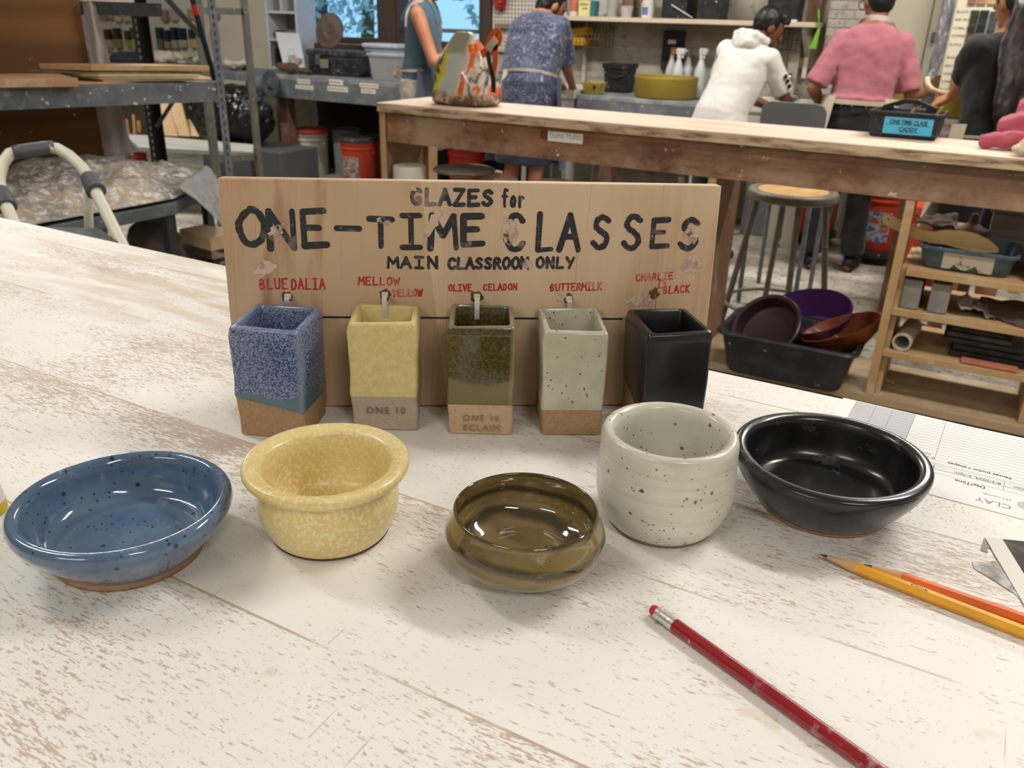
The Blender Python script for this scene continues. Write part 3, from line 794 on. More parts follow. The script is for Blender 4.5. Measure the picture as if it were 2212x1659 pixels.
# ------------------------------------------------------------------ pencils
def pencil(name, label, p0, p1, r, body, hexn=6, eraser=True, sharp=False, length=None, tx=None, spin=0):
    a, b = at_z(p0[0], p0[1], TZ+r), at_z(p1[0], p1[1], TZ+r)
    d = (b-a).normalized(); L = length or (b-a).length
    rt = thing(name, label, 'pencil', V((a.x, a.y, TZ)))
    ref = V((0, 0, 1)); ref = Matrix.Rotation(spin, 3, d) @ ref
    def seg(s0, s1, r0, r1, n, nm, mat, sm=False):
        bb = MB(); bb.loft([bb.ring(a+d*s0, d, r0, n, ref), bb.ring(a+d*s1, d, r1, n, ref)]); return bb.done(nm, mat, rt, smooth=sm, bevel=.0004 if sm is False else 0)
    if eraser:
        bb = MB(); bb.loft([bb.ring(a+d*s, d, q, 20, ref) for s, q in ((0, .0014), (.0006, .0026), (.0018, .0032), (.0055, .0033))]); bb.done('eraser', flat('C8303A', .8, name='rubber'), rt, smooth=40)
        pr = []; s = .005
        for k in range(16):
            pr.append((s, r*(1.0 if k % 2 else .93) if 3 < k < 12 else r)); s += .0009
        bb = MB(); bb.loft([bb.ring(a+d*q, d, rr, 24, ref) for q, rr in pr]); bb.done('ferrule', flat('DEDCD8', .3, .8, .05, name='aluminium'), rt, smooth=40)
        seg(.0186, L, r, r, hexn, 'body', body, 30 if hexn > 8 else False)
    else:
        wd = flat('C9A27A', .75, name='cedar')
        bb = MB(); dn = V((0, 0, -(r-.0006)))
        bb.loft([bb.ring(a+dn*.0, d, .0002, 12, ref), bb.ring(a+d*.005, d, .0011, 12, ref)]); bb.done('lead', flat('3A3A3E', .4, name='graphite'), rt, smooth=30)
        bb = MB(); bb.loft([bb.ring(a+d*.0049, d, .00115, 18, ref), bb.ring(a+d*.023, d, r*.97, 18, ref)]); bb.done('sharpened_wood', wd, rt, smooth=30)
        seg(.0222, L, r, r, hexn, 'body', body)
    return rt, a, d
def m_redpencil():
    g = G('red_lacquer'); x, y, z = g.sep()
    f = g.step(g.noise(70, detail=5, rough=.7), .52, .6)
    far = g.step(y, .375, .345)
    col = g.mix(g.math('MULTIPLY', f, g.math('MULTIPLY', far, .75)), '8E1420', 'B08A92')
    col = g.mix(g.step(g.noise(120, detail=2), .72, .74), col, 'C4A6A2')
    return g.bsdf(col, .25, coat=.5)
pencil('pencil', 'dark red pencil with pink eraser and silver ferrule, paint worn off', (1407, 1314), (1888, 1659), .0041, m_redpencil(), 24, True, length=.165)
_, ya, yd = pencil('pencil', 'bright yellow sharpened pencil lying in front of the orange one', (1771, 1197), (2212, 1366), .0039, flat('E0A010', .35, coat=.3, name='yellow_lacquer'), 6, False, length=.17, spin=PI/6)
side = V((-yd.y, yd.x, 0))
M_OR = flat('D9660F', .35, coat=.3, name='orange_lacquer')
pencil('pencil', 'orange pencil lying behind the bright yellow one', (1866, 1219), (2212, 1338), .0038, M_OR, 6, False, length=.165, spin=PI/6)
_pt = [o for o in COL.objects if o.get('label', '').startswith('bright yellow sharp')][0]
Mt = frame(ya+yd*.056+V((0, 0, .0039*.866+.00005))-side*.0012, yd, side, V((0, 0, 1)))
text('lettering', 'China', .0042, Mt @ Matrix.Translation(V((0, -.0003, 0))), flat('3A2A12', .5, name='print'), _pt, .00005)

# ------------------------------------------------------------------ paper form
M_PAPER = flat('E9E8E8', .7, var=.02, name='paper'); M_LINE = flat('8E8E92', .8, name='printed_line'); M_TXT = flat('3C3C40', .8, name='printed_text'); M_GREY = flat('C2C2C6', .8, var=.03, name='printed_shade')
ZP = TZ+.0006
q = [at_z(1822, 859, ZP), at_z(1786, 935, ZP)]
ex = (at_z(2212, 948, ZP)-at_z(1822, 859, ZP)).normalized(); ey = V((-ex.y, ex.x, 0))
PO = at_z(1822, 859, ZP)-V((0, 0, .0006)); PM = frame(PO, ex, -ey, V((0, 0, -1)))
pw, phh = .279, .1485
form = thing('paper_form', 'white printed class form with ruled columns under the black bowl', 'paper', PO+ex*.1-ey*.07)
MB().box(0, pw, -phh, 0, 0.0001, .0006, frame(PO, ex, ey, V((0, 0, 1)))).done('sheet', M_PAPER, form)
FM = frame(PO+V((0, 0, .0006)), ex, ey, V((0, 0, 1)))
def loc(x, y): return FM.inverted() @ at_z(x, y, ZP)
def rule(u0, v0, u1, v1, w, b):
    d = V((u1-u0, v1-v0)).normalized(); nn = V((-d.y, d.x))*w/2
    b.prism([(u0-nn.x, v0-nn.y), (u1-nn.x, v1-nn.y), (u1+nn.x, v1+nn.y), (u0+nn.x, v0+nn.y)], 0.00001, .00008, FM)
xs = [loc(1851, 867).x, loc(1894, 876).x, loc(1930, 884.6).x, loc(1978.5, 894).x, loc(2044.3, 909).x]
yend = loc(2026.6, 995).y
b = MB(); b.prism([(xs[0], -.001), (xs[3], -.001), (xs[3], yend), (xs[0], yend)][::-1], .000005, .00003, FM); b.done('shaded_columns', M_GREY, form)
b = MB(); rows = 15
for k in range(1, rows+4): rule(xs[0], -.001+(yend+.001)*k/rows, pw-.012, -.001+(yend+.001)*k/rows, .00022, b)
for x_ in xs: rule(x_, -.001, x_, yend, .0004, b)
y2 = yend*1.2+.000
x5 = loc(2170, 1040).x
for x_ in (xs[4]+.001, x5): rule(x_, yend-.007, x_, yend-.024, .0004, b)
for k in (0, 8, 16, 24): rule(xs[0], yend-.001*k, pw-.012, yend-.001*k, .0003, b)
b.done('ruled_lines', M_LINE, form)
def ptext(body, x, y, size, mat=M_TXT, bold=0):
    p = loc(x, y)
    text('printed_text', body, size, FM @ Matrix.Translation(V((p.x, p.y, 0))) @ Matrix.Rotation(PI, 4, 'Z'), mat, form, .00008, bold=bold)
ptext('Notes (color / shape)', 2185, 1032, .0052, bold=.0001)
ptext('8/3/2024, 5-7pm', 2163, 1044, .0050)
ptext('Day/Time', 2129, 1052, .0054, bold=.0001)
ptext('# of Pieces', 2019, 989, .0042); ptext('(teacher)', 2012, 981, .0038)
ptext('Packed', 2020, 1007, .0042)
ptext('man', 2216, 1057, .0050)
ptext('CLAY', 2186, 1093, .0098, M_LINE); ptext('ART CENTER', 2186, 1080, .0034, M_LINE)
p = loc(2212, 1093); b = MB(); b.prism([(p.x+.0015+.0062*math.cos(2*PI*k/24), p.y+.0005+.0062*math.sin(2*PI*k/24)) for k in range(24)], .00001, .0001, FM); b.done('printed_dot', M_GREY, form)

# torn photo print at the edge of the frame
ZQ = TZ+.0004
pr = thing('torn_print', 'torn dark photo print with white border, above the orange pencil', 'print', at_z(2190, 1230, TZ))
def flatpoly(pix, z0, th, nm, mat, lift=None):
    b = MB(); P = [at_z(x, y, TZ+z0) for x, y in pix]
    if P and (P[1]-P[0]).cross(P[2]-P[1]).z < 0: P = P[::-1]
    n = len(P); lo = [V((p.x, p.y, TZ+z0)) for p in P]; hi = [V((p.x, p.y, TZ+z0+th)) for p in P]
    b.add(lo+hi, [tuple(range(n-1, -1, -1)), tuple(range(n, 2*n))]+[(i, (i+1) % n, n+(i+1) % n, n+i) for i in range(n)])
    return b.done(nm, mat, pr)
ro = at_z(2126, 1163, TZ); exq = (at_z(2212, 1172, TZ)-ro).normalized()
dq = (at_z(2212, 1310, TZ)-ro).normalized()
Wb = lambda u, v, z: V((ro.x, ro.y, TZ))+exq*u+dq*v+V((0, 0, z))
b = MB(); c4 = [Wb(0, 0, .0008), Wb(0, .15, .0008), Wb(.11, .15, .0008), Wb(.11, 0, .0008)]; b.hexa(c4, [v+V((0, 0, .0004)) for v in c4]); b.done('border', flat('DEDAD2', .6, var=.03, name='photo_paper'), pr)
c4 = [Wb(.0115, .0005, .00122), Wb(.0115, .145, .00122), Wb(.108, .145, .00122), Wb(.108, .0005, .00122)]
g = G('dark_photo'); col = g.ramp(g.noise(28, detail=3), [(.35, '403A3A'), (.55, '4E4846'), (.7, '6C6C50')]); MP = g.bsdf(col, .7, spec=.2)
b = MB(); b.hexa(c4, [v+V((0, 0, .0001)) for v in c4]); b.done('image_area', MP, pr)
gt = G('torn_grey'); col = gt.ramp(gt.noise(60, detail=3), [(.35, '3A3A3C'), (.5, '8E8880'), (.65, 'C9CCCA')]); MT = gt.bsdf(col, .5)
flatpoly([(2126, 1163), (2118, 1188), (2126, 1192), (2134, 1194), (2131, 1186), (2140, 1184)], .0003, .0003, 'torn_scrap', flat('9C948C', .7, name='torn_paper'))
flatpoly([(2100, 1214), (2104, 1228), (2188, 1280), (2212, 1300), (2165, 1222), (2158, 1212), (2141, 1213), (2138, 1217)], .0003, .0003, 'torn_scrap', MT)

# squeeze bottle peeping in at the edge
p = at_z(-26, 1108, TZ); o = V((p.x, p.y, TZ))
bt = thing('squeeze_bottle', 'white plastic bottle with yellow band cut by the frame, beside the blue bowl', 'bottle', o)
T = Matrix.Translation(o)
MB().lathe([(0, 0), (.0105, 0), (.0118, .001), (.0125, .003), (.0123, .009)], 32, T).done('yellow_band', flat('C9B021', .5, name='yellow_paint'), bt, smooth=50)
MB().lathe([(0, .0091), (.0122, .0091), (.0112, .02), (.0095, .03), (.0055, .040), (.0045, .045), (0, .045)], 32, T).done('bottle_body', flat('DAD9D2', .4, name='white_plastic'), bt, smooth=50)
MB().lathe([(0, .0451), (.005, .0451), (.0048, .052), (.0016, .062), (0, .062)], 24, T).done('nozzle', flat('D0CFC8', .4, name='white_plastic'), bt, smooth=50)
# ------------------------------------------------------------------ along the rear wall
def span(x0, x1, yt, yb, n):
    xm, ym = (x0+x1)/2, (yt+yb)/2
    return at_n(x0, ym, n).x, at_n(x1, ym, n).x, at_n(xm, yb, n).z, at_n(xm, yt, n).z
M_GREYP = dusty('5F656B', '9C9A94', .5, .6, 10, 'C9C4BA', 44)
M_LEGW = wood('6E5140', '513A2C', 2, dust='8F7D6C')
CZ = .80
# counter under the windows
lc = thing('wall_bench', 'grey painted bench under the windows with white name labels on its edge', 'bench', (-4.4, 5.5, 0))
LX0, LX1 = at_n(566, 170, 5.2).x, -3.0
MB().box(LX0, LX1, 5.2, WN-.07, CZ-.035, CZ).done('benchtop', dusty('74797E', 'B5B3AE', .7, .6, 8), lc, bevel=.004)
MB().box(LX0, LX1, 5.2, 5.24, CZ-.17, CZ-.0355).done('apron', M_GREYP, lc, bevel=.003)
for px in (621, 834):
    a = at_n(px, 290, 5.27).x
    MB().box(a-.045, a+.045, 5.245, 5.335, 0, CZ-.036).done('leg', M_LEGW, lc, bevel=.004)
MB().box(LX0, LX1, WN-.13, WN-.08, 0, CZ-.036).done('back_panel', flat('2E2622', .9, name='dark_panel'), lc)
M_LAB = flat('D9D2C4', .7, var=.04, name='label_paper'); M_BLK = flat('2A2A2C', .7, name='black_print')
for x0, x1, y0, y1 in ((642, 670, 171, 181), (638, 677, 184, 193), (711, 741, 172, 184), (707, 751, 187, 198), (777, 817, 180, 190), (780, 811, 192, 202)):
    a0, a1, z0, z1 = span(x0, x1, y0, y1, 5.1985)
    l = MB().box(a0, a1, 5.1985, 5.1995, z0, z1).done('label', M_LAB, lc)
    b = MB(); k = a0+.012                            # blurred line of small print
    while k < a1-.025:
        w = random.uniform(.012, .03); b.box(k, min(k+w, a1-.01), 5.1982, 5.1984, z0+.38*(z1-z0), z0+.62*(z1-z0)); k += w+.006
    b.done('print', flat('8C8478', .8, name='faint_print'), l)

# ------ things on that bench
n0 = 5.42
a0, a1, z0, z1 = span(662, 775, 110, 166, n0)
tbx = thing('tool_box', 'battered black tool box on the grey bench under the first window', 'tool box', ((a0+a1)/2, n0+.15, CZ))
MB().box(a0+.01, a1-.01, n0+.01, n0+.16, CZ+.0005, CZ+(z1-z0)*.74).done('body', dusty('1D2026', '5A5A5C', .5, .45, 12), tbx, bevel=.012)
MB().box(a0, a1, n0, n0+.17, CZ+(z1-z0)*.745, CZ+(z1-z0)).done('lid', dusty('25272C', '6C6A68', .6, .5, 12), tbx, bevel=.012)
xa, xb, q0, q1 = span(693, 710, 128, 147, n0); MB().box(xa, xb, n0-.012, n0+.001, q0, q1).done('latch', flat('8E8A74', .5, .3, name='latch_metal'), tbx, bevel=.003)
xa, xb, q0, q1 = span(682, 692, 118, 140, n0); MB().box(xa, xb, n0-.01, n0+.001, q0, q1).done('clip', flat('77787A', .4, .6, name='clip_metal'), tbx, bevel=.002)
TBT = CZ+(z1-z0)
c = at_n(731, 88, n0+.2); T = Matrix.Translation(V((c.x, n0+.10, TBT+.136))) @ Matrix.Rotation(R(24), 4, 'Y') @ Matrix.Rotation(R(78), 4, 'X')
M_RUST = dusty('57473F', '7A6A5E', .5, .6, 14, '8A5A3E', 30)
wd_ = thing('banding_wheel', 'round brown turntable disc leaning upright on the black tool box', 'turntable', (c.x, n0+.2, TBT))
MB().lathe([(0, -.006), (.128, -.006), (.132, 0), (.128, .006), (.07, .006), (.066, .009), (.05, .009), (.046, .006), (0, .006)], 48, T).done('disc', M_RUST, wd_, smooth=40)
MB().lathe([(0, .0065), (.02, .0065), (.018, .014), (0, .014)], 24, T).done('hub', M_RUST, wd_, smooth=40)
# white drawing board and clay lumps
M_WHT = flat('D6D9DE', .5, var=.03, name='white_board')
pts = [at_n(594, 69, 5.66), at_n(643, 72, 5.66), at_n(658, 147, 5.48), at_n(612, 142, 5.48)]
wb = thing('white_board', 'plain white board leaning by the white shelf on the grey bench', 'board', (pts[3]+pts[2])/2)
lo = [V((p.x, p.y, max(p.z, CZ+.001))) for p in pts]
MB().hexa([lo[3], lo[2], lo[2]+V((0, .02, 0)), lo[3]+V((0, .02, 0))], [lo[0], lo[1], lo[1]+V((0, .02, 0)), lo[0]+V((0, .02, 0))]).done('panel', M_WHT, wb, bevel=.003)
b = MB(); ft = [lo[3].lerp(lo[0], .28).lerp(lo[2].lerp(lo[1], .28), .25), lo[3].lerp(lo[0], .55).lerp(lo[2].lerp(lo[1], .55), .62), lo[3].lerp(lo[0], .15).lerp(lo[2].lerp(lo[1], .15), .85)]
b.tube([p+V((0, -.002, 0)) for p in ft], .0016, 6); b.done('pencil_mark', flat('9AA4B4', .7, name='pencil_line'), wb)
M_CLAYB = flat('5C4636', .85, var=.25, scale=40, name='dry_clay')
def lump(name, label, c, r, mat, seed, group=None, cat='clay'):
    rnd = random.Random(seed); b = MB()
    for k in range(5):
        q = V(c)+V((rnd.uniform(-.7, .7)*r[0], rnd.uniform(-.6, .6)*r[1], rnd.uniform(-.3, .5)*r[2]+r[2]*.5)); s = rnd.uniform(.5, .8)
        b.ball(q, (r[0]*s, r[1]*s, r[2]*s), u=12, w=8)
    o = b.done(name, mat, None, loc=c); remesh(o, min(r)*.14, 3, .5, min(r)*.18, min(r)*.8)
    mn = min(v.co.z for v in o.data.vertices); o.location.z = c[2]-mn+.001
    return tag(o, label, cat, group)
p = at_n(629, 150, 5.35); lump('clay_figure', 'rough brown dry clay lump in front of the white board', (p.x, 5.35, CZ), (.10, .06, .05), M_CLAYB, 1)
p = at_n(655, 158, 5.34); lump('clay_figure', 'low brown clay lump beside the black tool box', (p.x, 5.34, CZ), (.06, .05, .03), M_CLAYB, 2)
p = at_n(590, 140, 5.42); lump('clay_figure', 'pale grey clay block at the end of the grey bench', (max(p.x, LX0+.09), 5.50, CZ), (.06, .05, .06), flat('A59C90', .85, name='pale_clay'), 3)
# clear storage tubs
g = G('clear_plastic'); M_CLR = g.bsdf('CDD6E0', .25, alpha=.42, spec=.5)
g = G('hazy_plastic'); M_HAZY = g.bsdf(g.mix(g.noise(8), 'B7B9BC', '9A9896'), .4, alpha=.78)
def storage(name, label, x0, x1, yt, yb, n, dep, mat, matl, fill=None):
    a0, a1, z0, z1 = span(x0, x1, yt, yb, n); h = z1-z0
    t = thing(name, label, 'storage tub', ((a0+a1)/2, n+dep/2, CZ))
    w = .006; f = .025
    b = MB(); rg = lambda z, i: [V((a0+i+f*(1-z/h), n+i+f*(1-z/h), CZ+z)), V((a1-i-f*(1-z/h), n+i+f*(1-z/h), CZ+z)), V((a1-i-f*(1-z/h), n+dep-i-f*(1-z/h), CZ+z)), V((a0+i+f*(1-z/h), n+dep-i-f*(1-z/h), CZ+z))]
    b.loft([rg(.001, 0), rg(h*.86, 0), rg(h*.86, w), rg(.008, w)], True, True); b.done('tub', mat, t)
    MB().box(a0-.012, a1+.012, n-.012, n+dep+.012, CZ+h*.87, CZ+h).done('lid', matl, t, bevel=.01)
    if fill: MB().box(a0+.035, a1-.035, n+.035, n+dep-.035, CZ+.012, CZ+h*.6).done('contents', fill, t, bevel=.02)
storage('storage_tub', 'hazy clear tub of grey clay tools beside the woman in teal', 795, 858, 108, 168, 5.32, .22, M_HAZY, M_CLR, flat('8F867A', .9, var=.3, name='clay_scraps'))
storage('storage_tub', 'frosted white tub with lid against the windows behind the hazy tub', 786, 856, 87, 160, 5.60, .22, M_CLR, flat('C9CED6', .4, name='frosted_lid'))
# white shelf unit between wall strip and window
a0, a1, z0, z1 = span(574, 641, -60, 128, 5.70)
su = thing('white_shelf', 'white open shelf unit standing beside the first window', 'shelf', ((a0+a1)/2, 5.82, CZ))
M_SHW = flat('C9CCD2', .6, var=.04, name='white_laminate')
for x in (a0, a1-.02): MB().box(x, x+.02, 5.70, 5.93, CZ+.001, 1.75).done('side_panel', M_SHW, su)
for y in (24, 84, 128):
    z = at_n(608, y, 5.70).z
    if y == 128: z = CZ+.02
    MB().box(a0+.0205, a1-.0205, 5.70, 5.925, z-.018, z).done('shelf_board', M_SHW, su)
MB().box(a0+.0205, a1-.0205, 5.71, 5.925, 1.70, 1.72).done('shelf_board', M_SHW, su)
MB().box(a0+.001, a1-.001, 5.926, 5.932, CZ+.002, 1.75).done('back_panel', flat('8C8780', .8, name='shelf_back'), su)
zz = at_n(608, 24, 5.70).z
MB().box((a0+a1)/2-.01, (a0+a1)/2+.008, 5.705, 5.92, zz+.001, 1.69).done('divider', M_SHW, su)
zz = at_n(608, 84, 5.70).z; p = at_n(598, 75, 5.76)
lump('dark_jar', 'small dark object on the middle board of the white shelf', (p.x+.03, 5.78, zz), (.05, .04, .035), flat('2C2E34', .6, name='dark_glaze'), 9, cat='jar')
t = MB(); t.box(a0+.03, a0+.05, 5.74, 5.86, CZ+.022, CZ+.17); tag(t.done('dark_folder', flat('30302F', .7, name='folder'), loc=(a0+.04, 5.8, CZ+.02)), 'dark folder standing upright low in the white shelf', 'folder')

# ------ pegboard with red hank of cord
a0, a1 = PEG0+.05, at_n(1202, 60, WN).x
def m_peg():
    g = G('pegboard')
    m = g.map((1/.028, 1, 1/.028)); fr = g.n('VectorMath', operation='FRACTION'); g.put(fr.inputs[0], m)
    sub = g.n('VectorMath', operation='SUBTRACT'); g.put(sub.inputs[0], fr.outputs[0]); sub.inputs[1].default_value = (.5, .5, .5)
    x, y, z = g.sep(sub.outputs[0])
    d = g.math('SQRT', g.math('ADD', g.math('MULTIPLY', x, x), g.math('MULTIPLY', z, z)))
    col = g.mix(g.step(d, .2, .26), '4A463F', 'C9C4B8')
    return g.bsdf(col, .6)
pg = tag(MB().box(a0, a1, WN-.03, WN-.012, 1.02, 2.1).box(a0, a0+.03, WN-.0118, WN-.001, 1.02, 2.1).box(a1-.03, a1, WN-.0118, WN-.001, 1.02, 2.1).done('pegboard', m_peg(), loc=((a0+a1)/2, WN-.02, 1.02)), 'white perforated pegboard on the wall beside the second window', 'pegboard')
c = at_n(1082, -14, WN-.06); rd = flat('A81E26', .35, name='red_plastic')
h = thing('cord_hank', 'looped red cord hanging on the white pegboard', 'cord', (c.x, WN-.05, 1.25))
MB().cyl((c.x, WN-.03, c.z+.09), (c.x, WN-.10, c.z+.095), .005, n=8).done('peg_hook', flat('8A8A8A', .3, .8, name='steel_hook'), h, smooth=40)
for k in range(7):
    w = .026+.005*k*(1 if k % 2 else -.3); L = .20-.006*k; yy = WN-.052-.006*k; pts = []
    for j in range(25):
        an = 2*PI*j/24; pts.append((c.x+w*math.sin(an)*(1.15-.5*math.cos(an)), yy, c.z-.02+L*.5*math.cos(an)+.02*(k % 3)))
    MB().tube(pts, .0055, 8, caps=False).done('loop', rd, h, smooth=True)
p = at_n(1088, 57, WN-.04); tag(MB().box(p.x-.06, p.x+.05, WN-.075, WN-.031, p.z-.015, p.z+.02).done('wood_tool_rest', wood('8C7862', '6B5848', 0), loc=(p.x, WN-.05, p.z), bevel=.004), 'small wooden ledge fixed low on the pegboard', 'ledge')

# ------ long wall shelf and what stands on it
SN, SD = 5.66, .28
SZ = at_n(1480, 41, SN).z
sx0, sx1 = at_n(1188, 38, SN).x, at_n(1764, 42, SN).x
ws = thing('wall_shelf', 'long pale wooden wall shelf crowded with tubs and crates', 'shelf', ((sx0+sx1)/2, WN, SZ))
MB().box(sx0, sx1, SN, WN-.002, SZ-.028, SZ).done('shelf_board', wood('CDBFA8', 'B3A188', 0), ws, bevel=.002)
def bracket(px, mat):
    a = at_n(px, 60, 5.8).x
    b = MB(); pr_ = [(WN-.003, SZ-.029), (SN+.05, SZ-.029), (SN+.06, SZ-.055), (WN-.04, SZ-.20), (WN-.04, SZ-.33), (WN-.003, SZ-.33)]
    M_ = Matrix(((0, 0, 1, a), (1, 0, 0, 0), (0, 1, 0, 0), (0, 0, 0, 1)))
    b.prism(pr_, -.014, .014, M_); return b.done('bracket', mat, ws, bevel=.003)
bracket(1744, flat('C8C4BA', .5, name='white_bracket'))
bracket(1215, flat('6E665C', .6, name='old_bracket'))
def on_shelf(px0, px1, yt, n=SN+.10):
    a0, a1 = at_n(px0, 25, n).x, at_n(px1, 25, n).x; return a0, a1, at_n((px0+px1)/2, yt, n).z, n
def jar(name, label, px0, px1, h, mat, capm=None, lab=None, labcol=None, n=SN+.10, neck=.7, cat='jar', alpha=None):
    a0, a1, _, n = on_shelf(px0, px1, 0, n); r = (a1-a0)/2; o = V(((a0+a1)/2, n, SZ+.0006)); T = Matrix.Translation(o)
    t = thing(name, label, cat, o)
    MB().lathe([(0, 0), (r*.95, 0), (r, r*.1), (r, h*.78), (r*neck, h*.88), (r*neck, h*.90), (0, h*.90)], 28, T).done('jar_body', mat, t, smooth=40)
    if capm: MB().lathe([(0, h*.901), (r*neck*1.12, h*.901), (r*neck*1.12, h), (0, h)], 28, T).done('cap', capm, t, smooth=40)
    if lab:
        b = MB(); rr = r*1.006; k0, k1 = -PI*.95, -PI*.05
        b.sheet(lambda u, v: o+V((rr*math.cos(k0+(k1-k0)*u), rr*math.sin(k0+(k1-k0)*u), h*(.15+.5*v))), 14, 1, .0003) if False else b.loft([[o+V((q*math.cos(k0+(k1-k0)*i/14), q*math.sin(k0+(k1-k0)*i/14), z)) for i in range(15)] for q, z in ((r*1.002, h*.15), (rr, h*.15), (rr, h*.66), (r*1.002, h*.66))], False, False, closed=False)
        b.done('jar_label', labcol, t, smooth=40)
    return t
M_WP = flat('D8D4CA', .4, var=.03, name='white_plastic'); 
jar('glaze_jar', 'small white bottle with green label at the end of the wall shelf', 1214, 1226, .16, M_WP, flat('2F6E55', .5, name='green_cap'), True, flat('3C7A62', .6, name='green_label'))
jar('glaze_jar', 'white jar with red framed label on the wall shelf', 1231, 1249, .19, M_WP, M_WP, True, flat('C06A5C', .6, name='red_label'), n=SN+.07)
a0, a1, _, n = on_shelf(1252, 1276, 0, SN+.05)
o = thing('labelled_box', 'pale yellow labelled carton on the wall shelf', 'carton', ((a0+a1)/2, n, SZ))
MB().box(a0, a1, n-.02, n+.06, SZ+.0006, SZ+.098).done('carton', flat('D9D08E', .7, name='yellow_card'), o, bevel=.002)
b = MB(); zc = SZ+.075
for row, (u0, u1) in enumerate(((.12, .86), (.3, .7))):
    k = a0+(a1-a0)*u0
    while k < a0+(a1-a0)*u1: b.box(k, k+.008, n-.0206, n-.0201, zc-.026*row-.008, zc-.026*row+.006); k += .011
b.done('print', flat('77724E', .8, name='faint_print'), o)
a0, a1, _, n = on_shelf(1277, 1287, 0, SN+.06); tag(MB().box(a0, a1, n-.02, n+.05, SZ+.0006, SZ+.098).done('teal_box', flat('2E7078', .6, name='teal_card'), loc=((a0+a1)/2, n, SZ), bevel=.002), 'narrow teal carton next to the yellow carton on the wall shelf', 'carton')
a0, a1, _, n = on_shelf(1287, 1312, 0, SN+.12); cc = V(((a0+a1)/2, n, SZ+.075)); Tm = Matrix.Translation(cc) @ Matrix.Rotation(R(76), 4, 'X')
g = G('clear_lid'); M_LID = g.bsdf('B9B8B2', .3, alpha=.55)
tag(MB().lathe([(0, -.004), (.066, -.004), (.070, 0), (.066, .004), (.058, .003), (0, .003)], 36, Tm).done('plastic_disc', M_LID, loc=cc-V((0, 0, .0745)), smooth=40), 'round clear plastic lid leaning upright on the wall shelf', 'lid')
def beaker(label, px0, px1, h, mat, n, fill=None, name='clear_cup', flare=1.1):
    a0, a1, _, n = on_shelf(px0, px1, 0, n); r = (a1-a0)/2; o = V(((a0+a1)/2, n, SZ+.0006)); T = Matrix.Translation(o); t = thing(name, label, 'cup', o)
    MB().lathe([(0, 0), (r*.9, 0), (r*flare, h), (r*flare*.94, h), (r*.84, .004), (0, .004)], 28, T).done('cup_wall', mat, t, smooth=40)
    if fill: MB().lathe([(0, .005), (r*.82, .005), (r*.86, h*.4), (0, h*.4)], 24, T).done('contents', fill, t, smooth=40)
beaker('tall clear plastic cup with mauve residue on the wall shelf', 1311, 1335, .2, M_LID, SN+.10, flat('A294A2', .7, name='mauve_residue'))
beaker('short hazy plastic cup near the shelf front by the brown panel', 1342, 1366, .07, flat('B4ACA8', .5, var=.1, name='hazy_cup'), SN+.07, None, 'hazy_cup')
a0, a1, _, n = on_shelf(1342, 1372, 0, SN+.2); tag(MB().box(a0, a1, n, n+.02, SZ+.0006, SZ+.3).done('wood_offcut', wood('8A6E5C', '6F5646', 2), loc=((a0+a1)/2, n, SZ), bevel=.002), 'brown wooden offcut standing behind the short cup', 'wood offcut')
a0, a1, _, n = on_shelf(1366, 1372, 0, SN+.09); tag(MB().cyl((a0+.01, n, SZ+.001), (a0+.012, n+.01, SZ+.24), .009, .012, 12).done('black_tool', flat('1A1A1C', .4, name='black_grip'), loc=(a0+.01, n, SZ), smooth=40), 'black tool handle standing between the short cup and the white tubs', 'tool')
a0, a1, _, n = on_shelf(1385, 1414, 0, SN+.10); r = (a1-a0)/2; o = V(((a0+a1)/2, n, SZ+.0006))
for k in range(2):
    oo = o+V((0, 0, .091*k)); t = thing('white_tub', ('white tub with blue label, the lower of two on the wall shelf', 'white tub stacked on the blue labelled tub on the wall shelf')[k], 'tub', oo)
    MB().lathe([(0, 0), (r*.82, 0), (r*.97, .083), (r*1.0, .083), (r*1.02, .09), (0, .09)], 32, Matrix.Translation(oo)).done('tub_body', M_WP, t, smooth=40)
    rr = lambda z: r*(.82+.15*z/.083)*1.008
    b = MB(); k0, k1 = -PI*.72, -PI*.38
    b.loft([[oo+V((rr(z)*q*math.cos(k0+(k1-k0)*i/8), rr(z)*q*math.sin(k0+(k1-k0)*i/8), z)) for i in range(9)] for q, z in ((.996, .018), (1, .018), (1, .066), (.996, .066))], False, False, closed=False)
    b.done('tub_label', flat('5E78A8', .6, name='blue_label'), t)
M_CR = dusty('17181B', '4A4A4A', .4, .5, 20, '9A9894', 40)
def crate(label, px0, px1, n, h):
    a0, a1, _, n = on_shelf(px0, px1, 0, n); t = thing('black_crate', label, 'crate', ((a0+a1)/2, n+.08, SZ))
    w = .006; d = .17; b = MB()
    rg = lambda z, i: [V((a0+i, n+i, SZ+z)), V((a1-i, n+i, SZ+z)), V((a1-i, n+d-i, SZ+z)), V((a0+i, n+d-i, SZ+z))]
    b.loft([rg(.0008, .004), rg(h, 0), rg(h, w), rg(.008, w+.004)]); b.done('bin', M_CR, t)
    MB().box(a0-.006, a1+.006, n-.006, n-.0005, SZ+h-.02, SZ+h).done('rim', M_CR, t, bevel=.002)
    return a0, a1, n
A0, A1, NN = crate('black plastic crate with a metal rod across it, beside the white tubs', 1428, 1483, SN+.03, .22)
r0, r1 = at_n(1450, 10, NN-.012), at_n(1496, 37, NN-.012); tag(MB().cyl(r0, (r1.x, NN-.012, SZ+.008), .0028, n=8).done('metal_rod', flat('9C9C9C', .3, .7, name='rod_steel'), loc=(r1.x, NN-.012, SZ), smooth=40), 'thin metal rod leaning across the first black crate', 'rod')
crate('plain black plastic crate, second along the wall shelf', 1505, 1558, SN+.03, .22)
